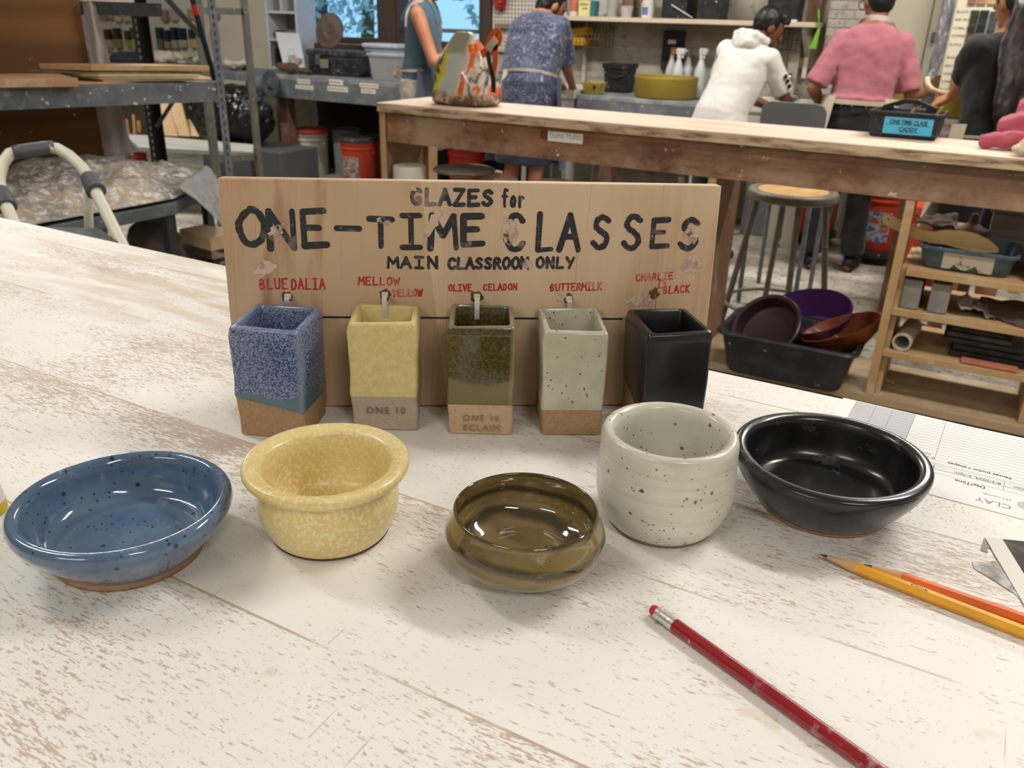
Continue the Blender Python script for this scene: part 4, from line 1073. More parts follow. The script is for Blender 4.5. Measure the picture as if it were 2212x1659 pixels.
crate('black plastic crate behind the head of the boy in white', 1655, 1724, SN+.03, .2)
p = at_n(1700, 45, SN+.015); tag(MB().box(p.x-.045, p.x+.06, SN+.003, SN+.024, SZ+.0006, SZ+.013).done('pale_strip', M_WP, loc=(p.x, SN+.01, SZ)), 'pale plastic strip lying in front of the last black crate', 'strip')
# sponge basket under the shelf
a0, a1, z0, z1 = span(1222, 1302, 52, 101, 5.74)
sb = thing('wire_basket', 'wire basket of orange sponges hanging under the wall shelf', 'basket', ((a0+a1)/2, 5.84, z0))
M_WIREB = flat('6B5230', .4, .5, name='brass_wire')
b = MB()
for k in range(11):
    x = a0+(a1-a0)*k/10; b.tube([(x, 5.74, SZ-.035 if k in (0, 10) else z0+.10), (x, 5.74, z0), (x, 5.93, z0), (x, 5.93, SZ-.03)], .002, 6)
for z in (z0, z0+.05, z0+.10): b.tube([(a0, 5.74, z), (a1, 5.74, z)], .0022, 6); b.tube([(a0, 5.74, z), (a0, 5.93, z)], .0022, 6); b.tube([(a1, 5.74, z), (a1, 5.93, z)], .0022, 6)
b.done('wire_frame', M_WIREB, sb, smooth=True)
g = G('sponge'); f = g.noise(160, detail=4, rough=.8); M_SPG = g.bsdf(g.mix(g.step(f, .35, .65), 'C98F22', 'DDA63A'), .95, g.bump(f, .6, .004))
def sponge(px, py, w, rot, zb, label, n):
    p = at_n(px, py, n); M_ = Matrix.Translation(V((p.x, n, zb))) @ Matrix.Rotation(rot, 4, 'Y')
    tag(MB().box(-w, w, -.055, .055, .0, .055, M_).done('sponge', M_SPG, loc=(p.x, n, zb), bevel=.012), label, 'sponge', 'orange sponges in the wire basket')
sponge(1256, 70, .07, R(-9), z0+.066, 'orange sponge block, the upper one in the wire basket', 5.82)
sponge(1250, 88, .07, 0, z0+.004, 'orange sponge, the lower one in the wire basket', 5.82)

# right-hand counter, sinks, taps
RX0, RX1 = at_n(1246, 205, 5.35).x, at_n(1575, 220, 5.35).x
rc = thing('counter', 'grey painted counter with yellow basin and spray bottles along the rear wall', 'counter', ((RX0+RX1)/2, 5.6, 0))
MB().box(RX0, RX1, 5.35, WN-.002, CZ-.03, CZ).done('countertop', dusty('7A7F84', 'B0AEA8', .7, .6, 8), rc, bevel=.004)
MB().box(RX0, RX1, 5.352, 5.39, CZ-.17, CZ-.0305).done('apron', M_GREYP, rc, bevel=.003)
for px in (1311, ):
    a = at_n(px, 360, 5.42).x; MB().box(a-.05, a+.04, 5.40, 5.49, 0, CZ-.031).done('leg', M_LEGW, rc, bevel=.003)
MB().box(RX1-.09, RX1-.01, 5.40, 5.49, 0, CZ-.031).done('leg', M_LEGW, rc, bevel=.003)
M_SINK = flat('C4C0B2', .45, var=.06, scale=6, name='sink_plastic')
def sink(name, label, a0, a1, n0, n1, legs=True):
    t = thing(name, label, 'sink', ((a0+a1)/2, (n0+n1)/2, 0)); z1 = CZ+.025; z0 = CZ-.30; w = .02
    rg = lambda z, i: [V((a0+i, n0+i, z)), V((a1-i, n0+i, z)), V((a1-i, n1-i, z)), V((a0+i, n1-i, z))]
    b = MB(); b.loft([rg(z0, .05), rg(z1-.06, .012), rg(z1-.055, 0), rg(z1, 0), rg(z1, w+.012), rg(z0+.02, w+.06)]); b.done('basin', M_SINK, t, bevel=.006)
    for x in (a0+.06, a1-.06):
        for y in (n0+.06, n1-.06): MB().cyl((x, y, 0), (x, y, z0+.03), .018, n=12).done('leg', flat('B9B9B4', .4, .2, name='white_tube'), t, smooth=40)
    return t
s1 = sink('laundry_sink', 'white laundry sink where the person in paisley washes up', -2.97, RX0-.012, 5.35, 5.92)
s2 = sink('laundry_sink', 'cream laundry sink with chrome tap beside the boy in white', RX1+.04, RX1+.50, 5.35, 5.92)
M_CHR = flat('C9CACC', .12, 1, .03, name='chrome')
def tap(a, n, label):
    t = thing('tap', label, 'tap', (a, n, CZ+.03)); z = CZ+.0255
    MB().box(a-.08, a+.08, n-.02, n+.025, z, z+.02).done('tap_base', M_CHR, t, bevel=.006)
    MB().tube([(a, n, z+.02), (a, n, z+.10), (a+.01, n-.03, z+.14), (a+.03, n-.10, z+.15), (a+.035, n-.13, z+.13)], .009, 10).done('spout', M_CHR, t, smooth=True)
    for s in (-1, 1): MB().cyl((a+s*.062, n, z+.02), (a+s*.062, n, z+.055), .014, .009, 12).done('tap_handle', M_CHR, t, smooth=40)
p = at_n(1698, 205, 5.88); tap(p.x, 5.885, 'chrome tap over the cream sink beside the boy in white')
p = at_n(1180, 190, 5.88); tap(p.x, 5.885, 'chrome tap over the white laundry sink')
# yellow cut bin by the first sink
M_YB = dusty('A08C2C', 'BDB678', .4, .5, 10)
a0, a1, z0, z1 = span(1234, 1283, 177, 199, 5.5)
yb = thing('yellow_bin', 'small yellow plastic bin with a dark hole beside the white sink', 'bin', (RX0+.07, 5.46, CZ))
b = MB(); rg = lambda z, i: [V((RX0+.005+i, 5.40+i, z)), V((RX0+.14-i, 5.40+i, z)), V((RX0+.14-i, 5.53-i, z)), V((RX0+.005+i, 5.53-i, z))]
b.loft([rg(CZ+.001, .02), rg(CZ+.075, 0), rg(CZ+.075, .006), rg(CZ+.008, .024)]); b.done('bin_body', M_YB, yb, bevel=.004)
MB().cyl((RX0+.10, 5.3975, CZ+.05), (RX0+.10, 5.412, CZ+.05), .011, n=16).done('hole', flat('2A2612', .8, name='dark_hole'), yb)
# black bucket
p = at_n(1337, 201, 5.48); o = V((at_n(1337, 190, 5.76).x, 5.76, CZ+.0006)); T = Matrix.Translation(o)
bk = thing('black_bucket', 'square black bucket with handle on the grey counter', 'bucket', o)
b = MB(); h_ = at_n(1337, 141, 5.50).z-CZ; w0, w1 = .074, .090
rg = lambda z, w: [o+V((-w, -w, z)), o+V((w, -w, z)), o+V((w, w, z)), o+V((-w, w, z))]
b.loft([rg(0, w0), rg(h_, w1), rg(h_, w1-.006), rg(.01, w0-.006)]); b.done('bucket_body', M_CR, bk, bevel=.008)
b = MB(); b.loft([rg(h_-.03, w1+.005), rg(h_-.001, w1+.006), rg(h_-.001, w1+.0005), rg(h_-.03, w1-.001)], False, False); b.done('rim', M_CR, bk)
MB().tube([o+V((-w1-.012, 0, h_-.025))]+[o+V((-(w1+.015)*math.cos(PI*k/10), -.10*math.sin(PI*k/10), h_-.03-.055*math.sin(PI*k/10))) for k in range(1, 10)]+[o+V((w1+.012, 0, h_-.025))], .004, 8).done('handle', flat('2A2A2C', .4, name='handle_wire'), bk, smooth=True)
# yellow round basin
p = at_n(1437, 205, 5.42); rB = (at_n(1507, 190, 5.6).x-at_n(1369, 190, 5.6).x)/2*.95; o = V((at_n(1438, 190, 5.56).x, 5.555, CZ+.0006)); T = Matrix.Translation(o)
tag(MB().lathe([(0, 0), (rB*.9, 0), (rB*.95, .012), (rB*.985, .12), (rB*1.0, .128), (rB*.985, .134), (rB*.955, .130), (rB*.93, .02), (0, .012)], 56, T).done('yellow_basin', dusty('9A8430', 'AA964E', .4, .55, 8, 'B8AE70', 26), loc=o, smooth=50), 'wide round yellow basin on the grey counter in front of the spray bottles', 'basin')
# spray bottles
def spray(px, n, label, ytop, liq, nozc, s=1.0, gun=True, rz=0):
    p = at_n(px, 190, n); o = V((p.x, n, CZ+.0006)); T = RZ(rz, o)
    H = (at_n(px, ytop, n).z-CZ); t = thing('spray_bottle', label, 'spray bottle', o, 'spray bottles on the grey counter'); r = .037*s
    prof = [(0, 0), (r*.95, 0), (r, .008), (r, H*.50), (r*.92, H*.56), (r*.5, H*.72), (r*.36, H*.76), (r*.36, H*.80), (0, H*.80)]
    MB().lathe(prof, 28, T).done('bottle_body', flat('C3C6C6', .35, var=.05, name='cloudy_plastic'), t, smooth=40)
    if liq: MB().lathe([(r*.99, H*.06), (r*1.012, H*.07), (r*1.012, H*.47), (r*.99, H*.48)], 28, T).done('liquid_band', liq, t, smooth=40)
    MB().lathe([(0, H*.801), (r*.42, H*.801), (r*.42, H*.87), (0, H*.87)], 20, T).done('collar', nozc, t, smooth=40)
    b = MB(); b.box(-.012, .012, -.042, .022, H*.871, H*1.0, T); b.box(-.006, .006, -.058, -.0425, H*.93, H*.97, T); b.box(-.005, .005, -.034, -.022, H*.79, H*.8705, T); b.done('trigger_head', nozc, t, bevel=.004)
NZW = flat('D4D3CE', .4, name='white_nozzle')
spray(1446, 5.878, 'spray bottle with orange collar, farthest behind the yellow basin', 102, None, flat('C48A6A', .5, name='orange_nozzle'), 1, rz=.6)
spray(1461, 5.80, 'cloudy spray bottle with white trigger, behind the yellow basin', 104, None, NZW, 1.05, rz=1.3)
spray(1481, 5.88, 'spray bottle with black and white trigger over the yellow basin', 102, None, flat('77787A', .5, name='grey_nozzle'), 1, rz=.3)
spray(1509, 5.81, 'cloudy spray bottle with small print standing at the end of the yellow basin', 104, None, NZW, 1.05, rz=.9)
spray(1542, 5.56, 'spray bottle half full of bright blue liquid beside the boy in white', 103, flat('1F4CA8', .3, name='blue_liquid'), flat('8E8F92', .5, name='dark_nozzle'), .95, rz=.4)
# black holder on the wall
a0, a1, z0, z1 = span(1430, 1476, 66, 152, WN-.03)
bh = tag(MB().box(a0, a1, WN-.03, WN-.002, z0, z1).done('black_holder', flat('26272B', .6, name='black_board'), loc=((a0+a1)/2, WN-.02, z0), bevel=.003), 'tall black board hung on the wall behind the spray bottles', 'board')
p0, p1, q0, q1 = span(1443, 1460, 86, 95, WN-.032); MB().box(p0, p1, WN-.0325, WN-.0302, q0, q1).done('label', M_LAB, bh)
# pipes, post, brackets and wooden boards
def wpipe(name, label, px, n, z0, z1, r, mat, cat='pipe'):
    a = at_n(px, 120, n).x; return tag(MB().cyl((a, n, z0), (a, n, z1), r, n=16).done(name, mat, loc=(a, n, z0), smooth=40), label, cat)
wpipe('water_pipe', 'white vertical water pipe beside the wire basket', 1263, WN-.03, CZ+.001, SZ-.03, .016, flat('B5B0A6', .5, name='white_pipe'))
a0 = at_n(1706, 100, WN-.1).x; a1 = at_n(1728, 100, WN-.1).x
struct(MB().box(a0, a1, WN-.07, WN-.001, CZ+.03, CEIL-.001).done('trim_6', wood('A39C90', '857D70', 2)))
M_BRN = wood('7C604A', '5F4836', 2, dust='94806C')
a0, a1, z0, z1 = span(1744, 1778, -40, 47, WN-.03); tag(MB().box(a0, a1, WN-.035, WN-.002, SZ+.002, z1).done('wall_plank', M_BRN, loc=((a0+a1)/2, WN-.02, SZ), bevel=.002), 'brown wooden plank upright at the end of the wall shelf', 'plank')
a0, a1, z0, z1 = span(1722, 1778, 60, 149, WN-.03); tag(MB().box(a0, a1, WN-.035, WN-.002, z0, SZ-.03).done('wall_plank', wood('8A7058', '66503C', 2, dust='94806C'), loc=((a0+a1)/2, WN-.02, z0), bevel=.002), 'broad brown plank fixed below the end of the wall shelf', 'plank')
p0, p1 = at_n(1770, 60, SN-.02), at_n(1756, 105, SN-.02)
lg = thing('lime_brush', 'lime green tool hanging from the end of the wall shelf', 'tool', p1)
MB().tube([at_n(1768, 20, SN-.02), p0], .004, 8).done('handle', flat('74B03C', .4, name='lime_plastic'), lg, smooth=True)
MB().hexa([p1+V((-.022, -.004, 0)), p1+V((.018, -.004, 0)), p1+V((.018, .004, 0)), p1+V((-.022, .004, 0))], [p0+V((-.006, -.004, 0)), p0+V((.006, -.004, 0)), p0+V((.006, .004, 0)), p0+V((-.006, .004, 0))]).done('blade', flat('6FAE34', .4, name='lime_blade'), lg)
# small wire basket on the wall by the boy
a0, a1, z0, z1 = span(1672, 1722, 62, 108, WN-.14); b = MB()
for k in range(6):
    x = a0+(a1-a0)*k/5; b.tube([(x, WN-.14, z1), (x, WN-.14, z0), (x, WN-.01, z0), (x, WN-.01, z1)], .0018, 6)
for z in (z0, (z0+z1)/2, z1): b.tube([(a0, WN-.01, z), (a0, WN-.14, z), (a1, WN-.14, z), (a1, WN-.01, z)], .0018, 6)
tag(b.done('wire_rack', flat('3A3936', .4, .6, name='dark_wire'), loc=((a0+a1)/2, WN-.07, z0), smooth=True), 'empty dark wire rack on the wall in front of the boy in white', 'rack')
# brick pillar, cream door, post
def m_brick():
    g = G('painted_brick'); tc = g.map((1, 1, 1), rot=(PI/2, 0, 0))
    nd = g.n('TexBrick'); g.put(nd.inputs['Vector'], tc); nd.inputs['Scale'].default_value = 5; nd.inputs['Mortar Size'].default_value = .03; nd.inputs['Mortar Smooth'].default_value = .8
    f = g.noise(22, detail=6, rough=.7)
    col = g.mix(g.step(f, .35, .7), 'BDB7AB', '9C9588')
    h = g.math('ADD', g.math('MULTIPLY', nd.outputs['Fac'], -.5), f)
    return g.bsdf(col, .85, g.bump(h, .9, .02))
a0, a1 = at_n(1779, 100, 5.80).x, at_n(1872, 100, 5.80).x
struct(MB().box(a0, a1, 5.80, WN-.001, 0, CEIL-.001).done('pillar', m_brick()))
dr = bpy.data.objects.new('door_1', None); COL.objects.link(dr); dr.location = (-.55, 5.8, 0); struct(dr)
a0, a1 = at_n(1874, 100, 5.78).x, at_n(2040, 100, 5.78).x
M_DOOR = flat('B9B39F', .55, var=.06, scale=4, name='door_paint')
MB().box(a0+.05, a1+.5, 5.80, WN-.002, 0.001, 2.2).done('door_leaf', M_DOOR, dr)
MB().box(a0, a0+.045, 5.76, WN-.002, 0.001, 2.26).done('door_casing', flat('BDB8A8', .55, name='casing'), dr, bevel=.004)
xs_ = at_n(1996, 110, 5.80).x; MB().box(xs_-.004, xs_+.004, 5.797, 5.7995, .01, 2.19).done('door_seam', flat('77715F', .8, name='seam'), dr)
p = at_n(2020, 79, 5.79); MB().box(p.x-.02, p.x+.03, 5.765, 5.7995, p.z-.03, p.z+.025).done('latch', dusty('6E6258', 'A09A90', .5, .5), dr, bevel=.004)
# tall paint-splashed pole and glaze test board
PN = 5.62
p0, p1 = at_n(2046, 0, PN), at_n(2015, 190, PN)
def m_post():
    g = G('splashed_pole'); f = g.noise(26, g.map((1, 1, .35)), detail=5, rough=.7)
    return g.bsdf(g.ramp(f, [(.40, '6B6870'), (.52, '8E8B90'), (.58, 'C9C9C6')]), .5)
po = thing('pole', 'paint-splashed grey pole in front of the cream door', 'pole', (p1.x, PN, 0))
ax = (p0.x+p1.x)/2
MB().cyl((ax, PN, 0.0), (ax, PN, CEIL-.002), .034, n=20).done('pole_shaft', m_post(), po, smooth=40)
MB().cyl((ax, PN, .0), (ax, PN, .015), .075, n=24).done('floor_flange', flat('6A676A', .5, .4, name='flange'), po, smooth=40)
BNY = 4.95
M_TBRD = flat('CDC6B0', .6, var=.05, scale=8, name='board_cream')
a0 = at_n(2056, 60, BNY).x; a1 = a0+.62; zb = at_n(2035, 205, BNY).z; zt_ = 1.75
tb2 = thing('glaze_chart', 'tall cream chart of striped glaze test tiles behind the woman in black', 'chart', ((a0+a1)/2, BNY, zb))
MB().box(a0, a1, BNY, BNY+.018, zb, zt_).done('chart_board', M_TBRD, tb2, bevel=.002)
for x in (a0+.04, a1-.08): MB().box(x, x+.04, BNY+.0185, BNY+.06, 0, zt_-.05).done('chart_post', wood('A08C70', '7C6850', 2), tb2)
def m_strip(stops, sc, seed):
    g = G('glaze_strip'); x, y, z = g.sep(); f = g.noise(1.0, g.map((6, 6, sc), loc=(seed, 0, seed*3)), detail=3, rough=.7)
    return g.bsdf(g.ramp(f, stops), .25, coat=.4)
rows_ = [  # px rectangles at the board and their glaze colours
 ((2089, 2108, 22, 113), m_strip([(.35, '1E1E14'), (.5, '39381F'), (.62, '5A5430')], 34, 1)), ((2108, 2129, 22, 113), m_strip([(.35, '10151C'), (.5, '1A242E'), (.66, '36463F')], 30, 2)), ((2130, 2150, 24, 113), m_strip([(.35, '1C2A28'), (.5, '30453E'), (.66, '4A4652')], 30, 3)), ((2151, 2170, 26, 113), m_strip([(.35, '4A4A48'), (.6, '77747A')], 30, 4)),
 ((2095, 2114, -38, 10), m_strip([(.35, '6A4438'), (.55, '8A6250')], 24, 5)), ((2115, 2136, -38, 10), m_strip([(.35, '8A5A48'), (.55, 'BC8C6C')], 24, 6)), ((2138, 2158, -38, 10), m_strip([(.35, '9A8052'), (.55, 'B8A070')], 24, 7)), ((2160, 2178, -38, 10), m_strip([(.35, 'A89468'), (.55, 'CBB98C')], 24, 8)),
 ((2058, 2082, 120, 196), m_strip([(.40, '3A2A20'), (.46, 'A0622E'), (.6, 'B5773C'), (.66, '8A5030')], 46, 9)), ((2082, 2103, 120, 196), m_strip([(.4, '5A3026'), (.55, '7A4434'), (.66, 'A06A3A')], 40, 10)), ((2104, 2126, 120, 196), m_strip([(.4, '3C3028'), (.6, '6A4A38')], 40, 11))]
for (x0, x1, y0, y1), m in rows_:
    ym = (y0+y1)/2; za, zb_ = at_n((x0+x1)/2, y0, BNY).z, at_n((x0+x1)/2, y1, BNY).z
    # strips hang plumb, so measure each at its middle
    xa, xb = at_n(x0, ym, BNY).x, at_n(x1, ym, BNY).x
    MB().box(xa, xb-.003, BNY-.008, BNY-.0002, zb_, za).done('tile_strip', m, tb2, bevel=.002)
for k, (px, py, s) in enumerate(((2064, 28, 'BLACK IRON'), (2062, 45, 'RED IRON'), (2054, 63, 'COBALT'), (2052, 80, 'COPPER'), (2047, 99, 'RUTILE'), (2039, 126, 'BLACK IRON'), (2034, 144, 'RED IRON'), (2030, 161, 'COBALT'), (2026, 178, 'COPPER'), (2022, 195, 'RUTILE'))):
    p = at_n(px, py, BNY)
    text('lettering', s, .017, frame(V((max(p.x, a0+.006), BNY-.0004, p.z)), V((1, 0, 0)), V((0, 0, 1)), V((0, -1, 0))), M_BLK, tb2, .0002)
# ------------------------------------------------------------------ long shelving bench with the slump moulds
BN_, BD_ = 2.85, .36
BZ = .926
BXL = at_n(812, 228, BN_-.02).x; BXR = .95
def m_apron():
    g = G('splashed_brown_board')
    f = g.noise(1.0, g.map((2.2, 6, 9)), detail=5, rough=.65); fine = g.noise(1.0, g.map((9, 9, 60)), detail=4)
    col = g.ramp(f, [(.32, '4F3524'), (.5, '70482F'), (.64, '936243')])
    x, y, z = g.sep()
    wz = g.step(g.math('ADD', x, g.math('MULTIPLY', g.noise(3, detail=3), .9)), -1.15, -1.75)
    dustm = g.math('MULTIPLY', g.step(g.noise(4.5, detail=6, rough=.7), .38, .58), g.math('ADD', .22, g.math('MULTIPLY', wz, .75)))
    col = g.mix(dustm, col, 'B09A82')
    lowm = g.math('MULTIPLY', g.step(z, .84, .80), g.step(g.noise(7, detail=5, rough=.7), .38, .6))
    col = g.mix(g.math('MULTIPLY', lowm, .7), col, 'B09078')
    col = g.mix(g.math('MULTIPLY', g.step(fine, .55, .7), .3), col, '3A261A')
    sp = g.noise(19, detail=5, rough=.75); col = g.mix(g.step(sp, .655, .675), col, 'D8CDC0')
    return g.bsdf(col, .5, g.bump(sp, .15, .002))
def m_btop():
    g = G('dusty_bench_top')
    f = g.noise(1.0, g.map((2, 16, 8)), detail=5)
    col = g.ramp(f, [(.3, 'D3BBA6'), (.5, 'DCC8B5'), (.7, 'C9B098')])
    x, y, z = g.sep()
    side = g.step(z, BZ-.003, BZ-.006)
    ed = g.ramp(g.noise(1.0, g.map((7, 7, 60)), detail=5, rough=.7), [(.38, '7C5A46'), (.5, 'B8A184'), (.65, 'CDB898')])
    return g.bsdf(g.mix(side, col, ed), .65)
M_APR, M_BT = m_apron(), m_btop()
M_PALE = wood('BC9A6C', '9A7A50', 2, dust='C9B497')
M_PALEX = wood('BC9A6C', '97764E', 0, dust='C4AF92', spots='CDBBA0')
M_BRP = wood('7E5E44', '65482F', 2, dust='9A7E62')
bn = thing('mold_bench', 'long brown shelving bench labelled Slump Molds behind the glaze sign', 'bench', (-.6, BN_+BD_/2, 0))
MB().box(BXL, BXR, BN_-.015, BN_+BD_, BZ-.035, BZ).done('benchtop', M_BT, bn, bevel=.002)
MB().box(BXL+.035, BXR, BN_+.002, BN_+.022, BZ-.152, BZ-.0355).done('apron', M_APR, bn, bevel=.0015)
def upright(a, w, n0, n1, z0, z1, mat, nm='upright'): return MB().box(a, a+w, n0, n1, z0, z1).done(nm, mat, bn, bevel=.001)
upright(BXL+.004, .022, BN_+.003, BN_+BD_-.01, .0, BZ-.0355, M_BRP)
MB().box(BXL+.002, BXL+.028, BN_+.0005, BN_+.0025, .0, BZ-.0355).done('edge_strip', M_PALE, bn)
pa = at_n(1528, 410, BN_).x; upright(pa, .022, BN_+.024, BN_+BD_-.01, .121, BZ-.0355, M_BRP)
MB().box(pa-.002, pa+.024, BN_+.003, BN_+.0235, .121, BZ-.1525).done('edge_strip', M_PALE, bn)
pb = at_n(1868, 850, BN_).x; upright(pb, .026, BN_+.004, BN_+.06, .121, BZ-.1525, M_PALE, 'post')
upright(pb+.0265, .016, BN_+.03, BN_+BD_-.02, .121, .56, M_PALE)
upright(BXR-.03, .022, BN_+.024, BN_+BD_-.01, .0, BZ-.0355, M_PALE)
upright(at_n(2206, 880, BN_+.05).x, .02, BN_+.03, BN_+BD_-.01, .121, .27, M_PALE)
bk1 = at_n(976, 330, BN_+BD_-.02).x
MB().box(BXL+.0265, BXL+.047, BN_+BD_-.08, BN_+BD_-.012, .121, BZ-.0355).done('back_post', M_PALE, bn)
SHL = (.120, .285, .428, .562)
MB().box(BXL+.035, BXR-.031, BN_+.001, BN_+BD_-.008, SHL[0]-.03, SHL[0]).done('bottom_shelf', wood('B0997A', '8E7758', 0, dust='C7B79F'), bn, bevel=.002)
MB().box(BXL+.035, BXR-.031, BN_+.04, BN_+.06, .0, SHL[0]-.0305).done('kick_board', flat('4E4036', .8, var=.2, name='kick'), bn)
for z in SHL[1:]: MB().box(pb+.0268 if z != SHL[3] else pb+.0432, BXR-.031, BN_+.004, BN_+BD_-.0125, z-.022, z).done('shelf_board', M_PALEX, bn, bevel=.0015)
MS = .40
MB().box(BXL+.035, pa-.003, BN_+.03, BN_+BD_-.032, MS-.02, MS).done('shelf_board', M_PALEX, bn, bevel=.0015)
# name label
a0, a1, z0, z1 = span(1183, 1258, 284, 309, BN_)
q = [at_n(1184, 283, BN_), at_n(1259, 290, BN_), at_n(1257, 310.5, BN_), at_n(1182.5, 304, BN_)]
b = MB(); b.box(q[0].x-.032, q[0].x-.001, BN_+.0012, BN_+.0018, q[3].z+.004, q[0].z+.002); b.done('tape_patch', flat('6A3A1E', .4, name='brown_tape'), bn)
lb = MB().box(q[0].x, q[1].x, BN_-.0002, BN_+.0016, q[3].z, q[0].z).done('label', flat('DFDCD4', .6, var=.02, name='card'), bn)
text('lettering', 'Slump Molds', .031, frame(V((q[3].x+.008, BN_-.0004, q[3].z+.012)), V((1, 0, 0)), V((0, 0, 1)), V((0, -1, 0))), flat('8A8C8E', .7, name='grey_print'), lb, .0002, sx=.80)
lb.name = 'name_label'

# ------ things on the bench top
def m_bag():
    g = G('printed_tote'); x, y, z = g.sep(g.n('TexCoord').outputs['Generated'])
    w = g.noise(2.2, g.n('TexCoord').outputs['Generated'], detail=3, rough=.5, dist=1.2)
    u = g.math('ADD', x, g.math('MULTIPLY', g.math('SUBTRACT', w, .5), .55))
    u = g.math('ADD', u, g.math('MULTIPLY', z, -.12))
    col = g.ramp(u, [(.0, '1C1A18'), (.06, '23692E'), (.11, '1C1C18'), (.14, 'B8A620'), (.22, 'C4B44C'), (.25, 'A7B0AE'), (.50, 'B3B0A2'), (.53, 'D0CDC2'), (.55, 'D2581A'), (.64, 'D8682A'), (.67, 'CFC8B8'), (.78, 'B9A78E'), (.81, '22201E'), (.88, 'C8C2B4'), (.93, 'C8521E')])
    top = g.step(g.math('ADD', z, g.math('MULTIPLY', w, .3)), .80, .86); mid = g.math('MULTIPLY', g.step(x, .25, .3), g.step(x, .62, .55))
    col = g.mix(g.math('MULTIPLY', top, mid), col, '8E8874')
    bot = g.step(g.math('ADD', z, g.math('MULTIPLY', g.noise(7, g.n('TexCoord').outputs['Generated'], detail=4), .25)), .33, .24)
    bc = g.ramp(g.noise(8, g.n('TexCoord').outputs['Generated'], detail=4, rough=.7), [(.36, '2E2C2A'), (.46, '5E574C'), (.54, '8A5A2A'), (.6, 'C8BCA8'), (.68, 'B8431C')])
    col = g.mix(bot, col, bc)
    return g.bsdf(col, .4, coat=.3)
bg_ = at_n(1010, 222, 3.0); bo = V((at_n(1008, 222, 3.02).x, 3.02, BZ))
tot = thing('tote_bag', 'bulging colourful printed tote bag standing on the brown bench', 'bag', bo)
ew = .97*(at_n(1078, 160, 3.02).x-at_n(938, 160, 3.02).x)/2; eh = at_n(1000, 68, 3.02).z-BZ
ys = [(eh*a, b, c) for a, b, c in ((0, .88, .085), (.03, .96, .10), (.15, .92, .108), (.3, .86, .10), (.45, .80, .088), (.6, .71, .072), (.75, .58, .052), (.88, .43, .030), (.96, .32, .014), (1, .22, .006))]
b = MB(); rings = []
for z, kx, ky in ys:
    ring = []
    for i in range(32):
        an = 2*PI*i/32; c, s = math.cos(an), math.sin(an)
        fx = abs(c)**.7*(1 if c > 0 else -1); fy = abs(s)**.7*(1 if s > 0 else -1)
        wv = 1+.13*mnoise.noise(V((c*2, s*2, z*14)))+.09*mnoise.noise(V((c*6, s*6, z*22)))
        sh = -.012*(z/eh)
        ring.append(bo+V((ew*kx*fx*wv+sh*1.2, ky*fy*wv, z+.0006+(.006*mnoise.noise(V((c*3, s*3, 4))) if z > .02 else 0))))
    rings.append(ring)
b.loft(rings); b.done('bag_body', m_bag(), tot, smooth=True, sub=1)
M_BGO = flat('C4581E', .4, name='orange_strap'); M_BGC = flat('BFAF94', .5, name='tan_strap')
def strip(pts, w, t, mat, nm, parent, up=V((0, -1, 0))):
    pts = [V(p) for p in pts]
    for _ in range(2):
        q = [pts[0]]
        for a, c in zip(pts, pts[1:]): q += [a.lerp(c, .25), a.lerp(c, .75)]
        pts = q+[pts[-1]]
    b = MB(); rings = []
    for i, p in enumerate(pts):
        tn = (pts[min(i+1, len(pts)-1)]-pts[max(i-1, 0)]).normalized(); sd = tn.cross(up).normalized(); nn = tn.cross(sd).normalized()
        rings.append([p+sd*w/2+nn*t/2, p-sd*w/2+nn*t/2, p-sd*w/2-nn*t/2, p+sd*w/2-nn*t/2])
    b.loft(rings); return b.done(nm, mat, parent, smooth=40)
Pn = lambda x, y, n=2.97: at_n(x, y, n)
strip([Pn(1052, 112, 3.0), Pn(1058, 90), Pn(1066, 72), Pn(1076, 68), Pn(1079, 84), Pn(1070, 98), Pn(1056, 108), Pn(1040, 118)], .03, .004, M_BGO, 'strap', tot)
strip([Pn(1054, 108, 2.96), Pn(1064, 92, 2.95), Pn(1072, 84, 2.95)], .028, .004, M_BGC, 'strap', tot)
strip([Pn(1070, 96), Pn(1071, 115), Pn(1069, 140), Pn(1064, 165)], .022, .004, M_BGO, 'strap', tot)
strip([Pn(1053, 112, 2.92), Pn(1058, 140, 2.905), Pn(1066, 170, 2.905), Pn(1066, 200, 2.91)], .018, .004, flat('1E1C1A', .5, name='black_strap'), 'strap', tot)
# caddy with blue label
p0, p1 = at_z(1876, 294, BZ), at_z(2019, 306, BZ); 
ca = math.atan2(p1.y-p0.y, p1.x-p0.x); cl = (p1-p0).length
CMx = RZ(ca, (p0.x, p0.y, BZ+.0006)); cdp = .15
chh = (at_pl(1878, 237, p0, V((-math.sin(ca), math.cos(ca), 0))).z-BZ)
M_CAD = dusty('15161A', '3E4046', .4, .45, 16, '9A9A98', 70)
cad = thing('caddy', 'black plastic tool caddy with blue ONE TIME CLASS label', 'caddy', CMx @ V((cl/2, cdp/2, 0)))
b = MB(); rg = lambda z, i, j=0: [CMx @ V((-j+i, -j+i, z)), CMx @ V((cl+j-i, -j+i, z)), CMx @ V((cl+j-i, cdp+j-i, z)), CMx @ V((-j+i, cdp+j-i, z))]
b.loft([rg(0, .006), rg(.004, 0), rg(chh-.012, 0, .006), rg(chh-.0115, 0, .013), rg(chh, 0, .013), rg(chh, 0, .006), rg(chh-.012, .004, .004), rg(.006, .008)]); b.done('tray', M_CAD, cad, bevel=.003)
b = MB(); hy = cdp/2; pts = []
topz = at_pl(1960, 213, CMx @ V((0, hy, 0)), V((-math.sin(ca), math.cos(ca), 0))).z-BZ
